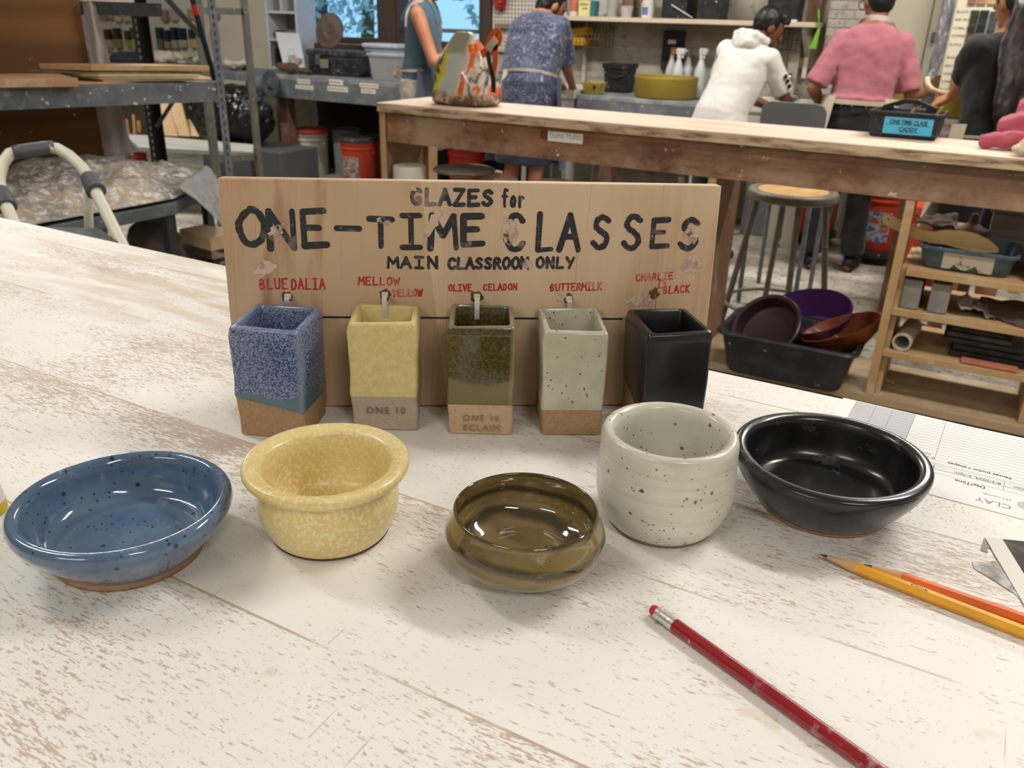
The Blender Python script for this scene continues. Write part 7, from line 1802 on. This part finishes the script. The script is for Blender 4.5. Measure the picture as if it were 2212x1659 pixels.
MB().lathe([(ry*.95, hy_*.905), (ry*1.04, hy_*.905), (ry*1.04, hy_), (ry*.97, hy_), (ry*.95, hy_*.905)], 48, Matrix.Translation(oy)).done('rim', flat('BFAE72', .5, name='cream_rim'), yt_, smooth=40)
h0 = at_n(2008, 180, TN+.1); pts = [at_n(2003, 168, TN+.02), at_n(2004, 182, TN), at_n(2012, 193, TN-.02), at_n(2026, 199, TN-.02), at_n(2042, 203, TN)]
tag(MB().tube(pts, .011, 10).done('hose', flat('BCAA86', .6, name='cream_hose'), loc=pts[-1], smooth=True), 'cream hose curling over the rim of the yellow tub', 'hose')
# small yellow bin where the person in pink works
BN2 = 5.55; u0, u1 = at_n(1902, 215, BN2).x, at_n(1968, 215, BN2).x; zt = at_n(1935, 185, BN2).z
wt = thing('wash_stand', 'small grey stand under the yellow bin in front of the cream door', 'stand', ((u0+u1)/2, BN2+.1, 0))
zs_ = at_n(1935, 222, BN2).z
MB().box(u0-.06, u1+.02, BN2-.03, BN2+.27, zs_-.03, zs_).done('stand_top', M_GREYP, wt)
for x in (u0-.04, u1-.03):
    for y in (BN2-.01, BN2+.21): MB().box(x, x+.035, y, y+.035, 0, zs_-.031).done('leg', M_GREYP, wt)
yb2 = thing('yellow_bin', 'yellow bin of tools beside the hand of the person in pink', 'bin', ((u0+u1)/2, BN2+.1, zs_))
b = MB(); rg = lambda z, i: [V((u0+i, BN2+i, z)), V((u1-i, BN2+i, z)), V((u1-i, BN2+.18-i, z)), V((u0+i, BN2+.18-i, z))]
b.loft([rg(zs_+.001, .015), rg(zt, 0), rg(zt, .006), rg(zs_+.01, .02)]); b.done('bin_body', M_YB, yb2, bevel=.004)
tag(MB().tube([(u1-.03, BN2+.08, zs_+.015), (u1+.005, BN2+.07, zt+.06)], .008, 8).done('black_brush', flat('1C1A18', .5, name='black_handle'), loc=(u1-.03, BN2+.08, zs_)), 'black handled brush leaning in the yellow bin', 'brush')
# ------------------------------------------------------------------ people at the rear benches
def skin_mat(hexa, dark):
    g = G('skin'); f = g.noise(9, detail=4); return g.bsdf(g.mix(g.step(f, .35, .7), hexa, dark), .55, sub=.05)
def cloth_mat(hexa, dark, s=9, weave=300, rough=.9):
    g = G('cloth'); f = g.noise(s, detail=4); w = g.noise(weave, detail=2)
    return g.bsdf(g.mix(g.step(f, .3, .72), hexa, dark), rough, g.bump(w, .25, .003), sheen=.15)
HAIR_BK = flat('15110F', .45, var=.3, scale=60, bump=.4, name='black_hair')
class Person:
    """joints in metres: x to the figure's right, y ahead of it, z up; lean bends it at the hips"""
    def __init__(s, name, label, base, yaw, H, lean=0, side=0, skin=None, twist=0):
        s.k = H/1.70; s.lean, s.side, s.twist = lean, side, twist
        s.M = RZ(yaw, (base[0], base[1], 0)); s.root = thing(name, label, 'person', (base[0], base[1], 0)); s.skin = skin
        k = s.k; s.hip = .93*k
        s.arms = {}
    def P(s, x, y, z):
        """upright figure point -> bent figure -> room"""
        k = s.k; x, y, z = x*k, y*k, z*k
        t = max(0, min(1, (z-s.hip+.06*k)/(.26*k))); t = t*t*(3-2*t)
        a = s.lean*t; b = s.side*t; zz = z-s.hip
        y2 = y*math.cos(a)+zz*math.sin(a); z2 = zz*math.cos(a)-y*math.sin(a)
        x2 = x*math.cos(b)+z2*math.sin(b); z3 = z2*math.cos(b)-x*math.sin(b)
        return s.M @ V((x2, y2, z3+s.hip))
    def Q(s, x, y, z): return s.M @ V((x*s.k, y*s.k, z*s.k))
    def L(s, p): return s.M @ V(p)
    def loft(s, b, rings, n=26):
        rs = []
        for z, rx, ry, yo in rings:
            rs.append([s.P(rx*math.copysign(abs(math.cos(2*PI*i/n))**.85, math.cos(2*PI*i/n)), yo+ry*math.copysign(abs(math.sin(2*PI*i/n))**.85, math.sin(2*PI*i/n)), z) for i in range(n)])
        b.loft(rs)
    def seg(s, b, p, q, r0, r1, n=14, ball=True):
        b.cyl(p, q, r0, r1, n)
        if ball: b.ball(p, r0*.99, u=14, w=10); b.ball(q, r1*.99, u=14, w=10)
    def hand(s, b, wr, d, side, palm, curl=.5):
        """palm, four unequal curled fingers and a side thumb; d along the hand, side towards the thumb, palm the palm normal"""
        k = s.k; d = d.normalized(); side = (side-d*side.dot(d)).normalized(); palm = d.cross(side) if palm is None else palm
        kn = wr+d*.085*k
        for t in (-.026, -.009, .009, .026): s.seg(b, wr+side*t*.7*k, kn+side*t*k, .0155*k, .0135*k, 8)
        for t, L in ((-.029, .060), (-.0098, .076), (.0098, .080), (.029, .070)):
            p = kn+side*t*k; dd = d; L *= k
            for j, fr in enumerate((.45, .32, .23)):
                dd = (dd+palm*curl*(.55+.3*j)).normalized(); q = p+dd*L*fr; s.seg(b, p, q, (.0098-.0009*j)*k, (.0092-.0009*j)*k, 8); p = q
        p = wr+d*.025*k+side*.026*k; q = p+(d*.6+side*.75+palm*.25).normalized()*.036*k; s.seg(b, p, q, .0125*k, .0108*k, 8)
        q2 = q+(d*.85+side*.25+palm*.4).normalized()*.030*k; s.seg(b, q, q2, .0108*k, .009*k, 8)
    def body(s, arms, legs, head, bare=1.0):
        k = s.k; b = MB()
        s.loft(b, [(.80, .150, .100, -.01), (.86, .168, .115, -.015), (.93, .165, .112, -.012), (1.02, .140, .098, 0), (1.12, .138, .098, .005), (1.24, .160, .108, .0), (1.33, .172, .105, -.005), (1.40, .150, .082, -.012), (1.45, .085, .062, -.015), (1.47, .055, .055, -.01)])
        for sg, (el, wr, hd, th, cu) in arms.items():
            sh_ = s.P(.162*sg, -.01, 1.352); E_, W_ = s.L(el), s.L(wr); s.arms[sg] = (sh_, E_, W_)
            s.seg(b, sh_, E_, .050*k, .038*k); s.seg(b, E_, W_, .039*k, .026*k)
            if hd is not None: s.hand(b, W_, s.M.to_3x3() @ V(hd), s.M.to_3x3() @ V(th), None, cu)
        for sg, (kn, an) in legs.items():
            hp = s.Q(.088*sg, 0, .86); K_, A_ = s.L(kn), s.L(an)
            s.seg(b, hp, K_, .082*k, .052*k, 16); ca = K_.lerp(A_, .32)+s.M.to_3x3() @ V((0, -.016*k, 0)); s.seg(b, K_, ca, .050*k, .054*k, 14); s.seg(b, ca, A_, .054*k, .034*k, 14)
            ft = s.M.to_3x3() @ V((.15*sg, 1, 0)).normalized(); hl = A_-ft*.035*k; s.seg(b, V((hl.x, hl.y, .036)), V((A_.x, A_.y, .034))+ft*.15*k, .034*k, .030*k)
        # neck and head
        nx = s.P(0, -.012, 1.43); hc = s.P(head[0], head[1], head[2]); s.hc = hc
        HM = s.M.to_3x3() @ Euler((head[4], 0, head[3])).to_matrix(); s.HM = HM; h = lambda x, y, z: hc+HM @ (V((x, y, z))*k)
        s.seg(b, nx, h(0, -.015, -.07), .056*k, .052*k)
        b.ball(hc, (.074*k, .094*k, .105*k), HM); b.ball(h(0, .028, -.062), (.052*k, .058*k, .055*k), HM); b.ball(h(0, .052, -.092), (.028*k, .026*k, .022*k), HM)
        b.cyl(h(0, .088, .005), h(0, .106, -.034), .009*k, .015*k, 10); b.ball(h(0, .104, -.034), .015*k)
        b.ball(h(0, .083, -.064), (.024*k, .012*k, .008*k), HM)
        for sg in (-1, 1): b.ball(h(.074*sg, -.004, -.012), (.012*k, .020*k, .031*k), HM)
        o = b.done('body', s.skin, s.root); remesh(o, .0055, 3, .5); fin(o, s.root)
        for sg in (-1, 1): MB().ball(h(.031*sg, .080, .004), .0125*k).done('eye', flat('2A211C', .2, name='eye'), s.root, smooth=True)
        s.h = h
        return o
    def hair(s, kind, mat=HAIR_BK):
        b = MB(); k = s.k; h = s.h
        b.ball(h(0, -.016, .022), (.083*k, .098*k, .105*k), s.HM)
        if kind == 'boy': b.ball(h(0, .045, .085), (.062*k, .060*k, .038*k), s.HM); b.ball(h(.0, -.05, .03), (.077*k, .062*k, .085*k), s.HM); b.ball(h(.03, .07, .065), (.035*k, .03*k, .03*k), s.HM)
        if kind == 'short': b.ball(h(0, -.045, -.01), (.074*k, .060*k, .085*k), s.HM)
        if kind == 'nape': b.ball(h(0, -.05, -.02), (.072*k, .056*k, .085*k), s.HM); b.ball(h(0, -.035, .10), (.05*k, .05*k, .04*k), s.HM); b.ball(h(.055, .03, -.04), (.022*k, .03*k, .06*k), s.HM)
        o = b.done('hair', mat, s.root); remesh(o, .008, 2, .5, .004, .025); fin(o, s.root)
        # keep the face clear of hair
        import_dir = s.HM @ V((0, 1, 0))
        for v in o.data.vertices:
            d = v.co-s.hc; f = d.dot(import_dir); z = d.dot(s.HM @ V((0, 0, 1)))
            if f > .035*k and z < .052*k: v.co -= import_dir*min(.09*k, (f-.02*k)*1.4)
        return o
    def top(s, mat, hem, sleeve, wide=1.0, neck=1.455, name='shirt', amp=.006, sl_r=.066, cuff=.06, nl=.07, fitted=False, hemw=None):
        k = s.k; b = MB(); w = wide; hw = hemw or w*.178
        rg = [(hem, hw, .122*w, -.012), (hem+.02, hw*1.01, .124*w, -.012), (.98, .172*w, .122*w, -.006), (1.10, .168*w, .120*w, 0), (1.24, .178*w, .122*w, 0), (1.33, .182*w, .117*w, -.005), (1.395, .160*w, .094*w, -.012), (1.44, .095, .073, -.016), (neck, nl, .064, -.012)]
        s.loft(b, rg)
        if sleeve:
            for sg, (S_, E_, W_) in s.arms.items():
                e = S_.lerp(E_, min(1, sleeve)); b.ball(S_, sl_r*k*.93); b.cyl(S_, e, sl_r*k*.93, cuff*k, 18)
                if sleeve > 1: b.ball(E_, cuff*k); b.cyl(E_, E_.lerp(W_, sleeve-1), cuff*k, cuff*k*.9, 18)
        o = b.done(name, mat, s.root); remesh(o, .008, 4, .5, amp, .07); fin(o, s.root); return o
    def pants(s, mat, legs, upto=1.0, z1=.99, name='trousers', flare=1.0, waist=.172, w=1.0):
        k = s.k; b = MB(); s.loft(b, [(.80, .160*w, .115*w, -.012), (.88, .180*w, .126*w, -.018), (min(.95, z1-.01), .174*w, .120*w, -.012), (z1, waist, .112, -.004)])
        for sg, (kn, an) in legs.items():
            hp = s.Q(.088*sg, 0, .86); K_, A_ = s.L(kn), s.L(an)
            b.ball(hp, .096*k)
            if upto <= 1: e = hp.lerp(K_, upto); b.cyl(hp, e, .095*k, .080*k*flare, 18)
            else: b.cyl(hp, K_, .095*k, .072*k, 18); b.ball(K_, .072*k); b.cyl(K_, K_.lerp(A_, (upto-1)), .072*k, .068*k*flare, 18)
        o = b.done(name, mat, s.root); remesh(o, .009, 4, .5, .006, .08); fin(o, s.root); return o
    def shoes(s, mat, legs):
        for sg, (kn, an) in legs.items():
            A_ = s.L(an); ft = s.M.to_3x3() @ V((.15*sg, 1, 0)).normalized(); k = s.k; b = MB()
            b.ball(V((A_.x, A_.y, .045))-ft*.02*k, (.043*k, .05*k, .045), s.M.to_3x3()); b.ball(V((A_.x, A_.y, .038))+ft*.08*k, (.046*k, .075*k, .038), s.M.to_3x3()); b.ball(V((A_.x, A_.y, .032))+ft*.15*k, (.044*k, .05*k, .032), s.M.to_3x3()); b.cyl(V((A_.x, A_.y, .05)), A_+V((0, 0, .01)), .042*k, .04*k, 14)
            o = b.done('shoe', mat, s.root); remesh(o, .006, 4, .5); 
            mn = min(v.co.z for v in o.data.vertices)
            for v in o.data.vertices: v.co.z -= mn-.001
            fin(o, s.root)
    def wrap(s, name, mat, a0, a1, z0, z1, grow=.012, n=20, m=10, flare=.05, dips=None, t=.003):
        """an apron panel around the hips between two angles (0 = figure's right, 90 = ahead)"""
        b = MB(); rows = []
        def pt(u, v, g):
            a = a0+(a1-a0)*u; z = z1+(z0-z1)*v
            if dips: z += dips(u)*v
            r = 1+g; rx = (.185+flare*v)*r; ry = (.130+flare*v)*r
            wv = 1+.02*math.sin(u*17+v*3)*v
            return s.P(rx*math.cos(a)*wv, -.01+ry*math.sin(a)*wv, z) if z > .85 else s.Q(rx*math.cos(a)*wv, -.01+ry*math.sin(a)*wv, z)
        vs = [pt(i/n, j/m, g) for g in (grow/.15, (grow+t)/.15) for j in range(m+1) for i in range(n+1)]; K = n+1; T_ = K*(m+1); fs = []
        for j in range(m):
            for i in range(n):
                q = (j*K+i, j*K+i+1, (j+1)*K+i+1, (j+1)*K+i); fs += [q[::-1], tuple(T_+x for x in q)]
        ed = list(range(K))+[j*K+n for j in range(1, m+1)]+[m*K+i for i in range(n-1, -1, -1)]+[j*K for j in range(m-1, 0, -1)]
        for x, y in zip(ed, ed[1:]+ed[:1]): fs.append((x, y, T_+y, T_+x))
        b.add(vs, fs); return b.done(name, mat, s.root, smooth=40)
    def band(s, name, mat, pts, w, t=.003):
        return strip(pts, w, t, mat, name, s.root, up=V((FW.x, FW.y, 0)).normalized())
SK_A = skin_mat('B47A58', 'A0684A'); SK_B = skin_mat('8E5E44', '7A4E38'); SK_C = skin_mat('A87050', '945E42'); SK_D = skin_mat('774A36', '653C2A'); SK_E = skin_mat('AE7656', '9A6446')
M_BLKC = cloth_mat('141518', '0E0F11'); M_APC = cloth_mat('C6B9A4', 'B4A690')

# --- woman in teal, in profile
w = Person('person', 'woman in teal tank top, white shorts and navy apron working at the window bench', (-3.27, 4.66), R(-68), 1.585, R(4), 0, SK_A)
lg = {-1: ((-.09*w.k, .02, .50*w.k), (-.09*w.k, -.01, .085)), 1: ((.09*w.k, .02, .50*w.k), (.09*w.k, -.01, .085))}
w.body({1: ((.215, .13, 1.0), (.16, .33, 1.055), (-.25, 1, .0), (-.9, .1, .35), .55), -1: ((-.22, .07, .985), (-.06, .30, 1.05), (.35, 1, .0), (.9, .1, .3), .5)}, lg, (0, .03, 1.56, 0, R(-14)))
w.hair('nape', flat('4A3222', .5, var=.3, scale=60, bump=.4, name='brown_hair'))
def m_tank(): return cloth_mat('45616F', '3A5462')
tk = w.top(m_tank(), .885, 0, .97, 1.40, 'tank_top', .004, nl=.088)
for sg in (-1, 1): w.band('shoulder_strap', m_tank() if sg < 0 else tk.data.materials[0], [w.P(.085*sg, .085, 1.30), w.P(.095*sg, .045, 1.41), w.P(.088*sg, -.015, 1.452), w.P(.09*sg, -.075, 1.41), w.P(.09*sg, -.115, 1.30)], .045, .006)
w.band('bra_strap', flat('C9B7A0', .6, name='beige_strap'), [w.P(.15, -.085, 1.27), w.P(.135, -.09, 1.36), w.P(.122, -.045, 1.425), w.P(.12, .01, 1.43)], .011, .003)
w.pants(cloth_mat('C2BAAC', 'ADA595', 7), lg, .78, .955, 'shorts', 1.12)
w.wrap('apron', cloth_mat('3C4458', '4A4E5A', 6), R(12), R(168), .50, 1.03, .02, flare=.04)
w.band('apron_tie', M_APC, [w.P(.2, .05, 1.015), w.P(.185, -.06, 1.005), w.P(.11, -.138, 1.0), w.P(0, -.155, 1.0), w.P(-.11, -.138, 1.0), w.P(-.2, .03, 1.01)], .014)
w.band('apron_bow', flat('BFA58C', .8, name='bow'), [w.P(.02, -.158, 1.0), w.P(.05, -.175, .97), w.P(.03, -.165, .945)], .02); w.band('apron_bow', flat('BFA58C', .8, name='bow'), [w.P(-.02, -.158, 1.0), w.P(-.05, -.178, .975), w.P(-.03, -.170, .95)], .02)
w.shoes(flat('5A5148', .8, name='shoe'), lg)
# --- person in blue paisley bending to the sink
def m_paisley():
    g = G('paisley'); 
    d1 = g.noise(5, detail=2, dist=2.6); d2 = g.noise(8, g.map(loc=(3, 1, 2)), detail=2, dist=3.0)
    s1 = g.math('ABSOLUTE', g.math('SUBTRACT', g.math('FRACT', g.math('MULTIPLY', d1, 7)), .5))
    s2 = g.math('ABSOLUTE', g.math('SUBTRACT', g.math('FRACT', g.math('MULTIPLY', d2, 6)), .5))
    col = g.mix(g.step(g.noise(7, detail=3), .35, .68), '2A3048', '485068')
    col = g.mix(g.step(s1, .07, .03), col, '858090'); col = g.mix(g.step(s2, .06, .03), col, '161B30')
    col = g.mix(g.math('MULTIPLY', g.step(g.noise(60, detail=3), .55, .65), .35), col, '7A7888')
    return g.bsdf(col, .9, sheen=.15)
p = Person('person', 'black haired person in blue paisley shirt and tied apron, bending over the white sink', (-2.54, 4.72), R(-6), 1.55, R(26), R(-5), SK_C)
lg = {-1: ((-.092, .02, .46), (-.092, -.02, .085)), 1: ((.095, .02, .46), (.095, -.02, .085))}
pi_ = lambda v: tuple(p.M.inverted() @ v)
p.body({1: (pi_(at_n(1222, 140, 4.98)), pi_(at_n(1236, 186, 5.40)), (0, .5, -.8), (-1, 0, 0), .3), -1: ((-.26, .32, 1.0), (-.16, .58, .88), (.3, .6, -.6), (1, 0, 0), .4)}, lg, (.02, .05, 1.545, R(-35), R(-28)))
p.hair('nape')
PAI = m_paisley()
p.top(PAI, .80, .95, 1.22, 1.45, 'paisley_shirt', .005, .080, .078, .08, hemw=.215)
b = MB(); p.loft(b, [(.47, .205, .165, 0), (.60, .205, .160, 0), (.80, .195, .145, -.01), (.98, .165, .115, -.005)]); o = b.done('navy_skirt', cloth_mat('1C2238', '141A2C'), p.root); remesh(o, .01, 4, .5, .008, .09); fin(o, p.root)
p.wrap('apron_panel', cloth_mat('3E465E', '323A54'), R(-5), R(185), .45, 1.02, .05, flare=.045)
ring_ = lambda a, z, g=1.0: p.P(.215*g*math.cos(a), -.004+.152*g*math.sin(a), z)
p.band('apron_tie', M_APC, [ring_(R(a), 1.03+.0*a, 1.0) for a in (10, -20, -50, -75, -100, -125, -150, -175, -200)], .016, .005)
kt = ring_(R(-112), 1.03, 1.03)
for dx, dz in ((-.035, -.38), (.012, -.33)): p.band('apron_ribbon', M_APC, [kt, kt+V((dx*.6, -.02, dz*.35)), kt+V((dx, -.03, dz*.7)), kt+V((dx*.8, -.02, dz))], .026, .003)
p.shoes(flat('2A2A2C', .7, name='shoe'), lg)
# --- boy in a white hoodie
q = Person('person', 'boy in white short-sleeved hoodie leaning towards the cream sink', (-1.33, 4.70), R(-16), 1.43, R(24), R(7), SK_D)
lg = {-1: ((-.075, .02, .40), (-.075, -.02, .08)), 1: ((.075, .02, .40), (.075, -.02, .08))}
q.body({1: ((.235, .24, .90), (.235, .42, .80), (-.1, .7, -.6), (-1, 0, 0), .4), -1: ((-.13, .34, .89), (.06, .52, .81), (.3, .6, -.6), (1, 0, 0), .4)}, lg, (.02, .055, 1.565, R(-42), R(-24)))
q.hair('boy')
M_HOOD = cloth_mat('D6D4CF', 'C6C3BE', 6)
q.top(M_HOOD, .85, .86, 1.0, 1.46, 'hoodie', .004, .070, .066, .075, hemw=.202)
b = MB()
for a in range(7): an = R(-170+a*26.6); b.ball(q.P(.088*math.cos(an)*1.05, -.035+.075*math.sin(an), 1.435-.012*math.sin(an)), (.040*q.k, .040*q.k, .030*q.k))
b.ball(q.P(0, -.105, 1.385), (.085*q.k, .035*q.k, .055*q.k), q.M.to_3x3()); b.ball(q.P(-.05, -.09, 1.40), (.05*q.k, .04*q.k, .045*q.k)); b.ball(q.P(.05, -.09, 1.40), (.05*q.k, .04*q.k, .045*q.k))
o = b.done('hood', M_HOOD, q.root); remesh(o, .008, 4, .5, .006, .05); fin(o, q.root)
S_, E_, W_ = q.arms[1]
for t in (.42, .54, .67):
    c = S_.lerp(E_, t)+V((.068*q.k, -.038*q.k, 0)); MB().ball(c, (.010, .012, .0125), u=10, w=8).done('sleeve_print', flat('1A1A1C', .8, name='black_print'), q.root, smooth=True)
q.pants(M_BLKC, lg, 1.95, .92, 'trousers', waist=.14, w=.88); q.shoes(flat('2A2A2C', .7, name='shoe'), lg)
# --- person in pink T-shirt
r = Person('person', 'person in pink T-shirt, glasses, cream apron and black trousers with their back to us', (-.66, 4.90), R(4), 1.50, R(4), R(1), SK_B)
lg = {-1: ((-.10, .0, .43), (-.105, -.02, .085)), 1: ((.085, .03, .43), (.10, .03, .085))}
r.body({-1: ((-.235, -.05, .96), (-.20, .14, .86), (.3, .9, -.2), (1, .1, .2), .5), 1: ((.235, .02, .95), (.32, .21, .96), (.25, .9, .25), (-1, .2, .3), .7)}, lg, (-.015, .02, 1.575, R(32), R(-16)))
r.hair('short')
M_PNK = cloth_mat('AA6A73', 'A05E68', 12, 420)
r.top(M_PNK, 1.03, .92, 1.03, 1.44, 't_shirt', .005, .068, .070, .088, hemw=.180)
h = r.h; k = r.k
MB().tube([h(-.078, -.01, .005), h(-.076, .05, .006), h(-.066, .098, .004)], .0025, 6).done('glasses_temple', flat('1A1A1C', .3, name='frame_black'), r.root, smooth=True)
for sg in (-1, 1): MB().tube([h(.034*sg+.028*math.cos(2*PI*i/20), .105, .0+.024*math.sin(2*PI*i/20)) for i in range(21)], .0025, 6, caps=False).done('glasses_rim', flat('1A1A1C', .3, name='frame_black'), r.root, smooth=True)
r.band('apron_neck_band', cloth_mat('C9BDB4', 'B8ACA2'), [r.P(-.10, .06, 1.40), r.P(-.088, .0, 1.452), r.P(-.055, -.058, 1.472), r.P(0, -.078, 1.476), r.P(.055, -.058, 1.472), r.P(.088, .0, 1.452), r.P(.1, .06, 1.40)], .026, .005)
r.pants(M_BLKC, lg, 1.97, 1.04, 'trousers', 1.05)
r.wrap('apron', M_APC, R(-48), R(232), .52, 1.05, .02, flare=.035, dips=lambda u: .30*max(0, 1-u*6)+.30*max(0, 1-(1-u)*6))
r.band('apron_tie', M_APC, [r.P(.213*math.cos(R(a)), -.01+.152*math.sin(R(a)), 1.02) for a in (-20, -45, -70, -90, -110, -135, -160)], .022, .004)
r.shoes(flat('18181A', .6, name='black_shoe'), lg)
# --- woman with long dark hair
d = Person('person', 'woman with long dark hair in black T-shirt and cream apron reaching into the yellow tub', (.02, 3.90), R(28), 1.49, R(9), R(0), SK_E)
lg = {-1: ((-.09, .02, .45), (-.09, -.01, .085)), 1: ((.09, .02, .45), (.09, -.01, .085))}
def dl_(x, y, n): return d.M.inverted() @ at_n(x, y, n)
d.body({-1: (dl_(2088, 168, 3.98).to_tuple(), dl_(2058, 207, 4.13).to_tuple(), tuple(d.M.to_3x3().inverted() @ (at_n(2024, 222, 4.16)-at_n(2058, 207, 4.13))), tuple(d.M.to_3x3().inverted() @ V((.2, .8, .6))), .45), 1: ((.25, .16, 1.02), (.15, .36, .95), (-.3, 1, -.1), (-1, .2, .3), .5)}, lg, (-.01, .035, 1.565, R(14), R(-18)))
d.hair('short', flat('1E1512', .45, var=.35, scale=50, bump=.5, name='dark_hair'))
d.top(cloth_mat('15171C', '0E1014', 12), .90, .96, 1.10, 1.43, 'black_t_shirt', .007, .082, .072, .085, hemw=.198)
b = MB(); rh = random.Random(8)
for i in range(26):
    x = rh.uniform(-.11, .11); y0 = -.085-.02*rh.random(); pts = [d.h(x*.55, -.075+.02*rh.random(), .04), d.h(x*.8, -.105, -.06), d.P(x*1.05, y0-.02, 1.36), d.P(x*1.15+rh.uniform(-.02, .02), y0-.075, 1.22), d.P(x*1.2+rh.uniform(-.03, .03), y0-.085, 1.08+rh.uniform(-.02, .06)), d.P(x*1.1+rh.uniform(-.03, .03), y0-.08, .99+rh.uniform(-.02, .08))]
    b.tube(pts, [.018, .021, .021, .018, .013, .005], 8)
def m_lhair():
    g = G('long_hair'); x, y, z = g.sep(); f = g.noise(1.0, g.map((70, 70, 7)), detail=4)
    return g.bsdf(g.ramp(f, [(.35, '140E0C'), (.6, '2C1D18'), (.72, '4A2C26')]), .45, g.bump(f, .5, .004))
o = b.done('long_hair', m_lhair(), d.root); remesh(o, .009, 6, .6, .004, .05); fin(o, d.root)
d.pants(M_BLKC, lg, .92, 1.0, 'shorts', 1.15)
d.wrap('apron', M_APC, R(5), R(205), .55, 1.05, .025, flare=.05, dips=lambda u: .25*max(0, 1-(1-u)*5))
d.band('apron_tie', M_APC, [d.P(.222*math.cos(R(a)), -.01+.162*math.sin(R(a)), 1.0) for a in (200, 225, 250, 270, 290, 320, 345)], .012, .004)
d.shoes(flat('3A342E', .7, name='shoe'), lg)
hnd = at_n(2022, 221, 4.13); tag(MB().box(hnd.x-.028, hnd.x+.03, hnd.y-.02, hnd.y+.03, hnd.z-.05, hnd.z-.015).done('sponge', flat('5C5230', .9, name='wet_sponge'), loc=hnd, bevel=.008), 'small dark wet sponge held at the rim of the yellow tub', 'sponge')
# ------------------------------------------------------------------ pieces of parts go one level deeper
def base(o): return o.name.split('.')[0]
def centre(o):
    n = len(o.data.vertices); return sum((v.co for v in o.data.vertices), V((0, 0, 0)))/max(1, n)
NEST = {'bucket': (('handle_lug', 'bucket_body'), ('dolly_wheel', 'dolly_tray')), 'stool': (('rubber_foot', 'leg'), ('seat_inset', 'seat')), 'tool_box': (('latch', 'body'), ('clip', 'lid')),
        'cable_tie': (('tie_head', 'strap'),), 'dish_pan': (('torn_label', 'pan_body'),), 'paper_form': (('printed_text', 'sheet'), ('ruled_lines', 'sheet'), ('shaded_columns', 'sheet'), ('printed_dot', 'sheet')),
        'glaze_chart': (('lettering', 'chart_board'),), 'person': (('eye', 'body'), ('sleeve_print', 'hoodie'), ('apron_bow', 'apron_tie'), ('apron_ribbon', 'apron_tie')), 'wooden_paddle': (('hole', 'paddle_blade'),),
        'glaze_jar': (('jar_label', 'jar_body'),), 'white_tub': (('tub_label', 'tub_body'),), 'yellow_bin': (('hole', 'bin_body'),), 'tap': (('tap_handle', 'tap_base'),), 'test_tile': (('stamped_letters', 'clay_base'),),
        'glaze_sign': (('tie_hole', 'panel'), ('clay_smear', 'panel')), 'torn_print': (('image_area', 'border'),), 'steel_shelving': (('post_slots', 'front_post'),)}
for root in [o for o in COL.objects if o.get('category') and base(o) in NEST]:
    for ch, pa in NEST[base(root)]:
        ps = [o for o in root.children if base(o) == pa]
        if not ps: continue
        for c in [o for o in root.children if base(o) == ch]:
            m = centre(c); p = min(ps, key=lambda o: (centre(o)-m).length)
            c.parent = p; c.matrix_parent_inverse = Matrix()
bpy.data.scenes.remove(WORK)
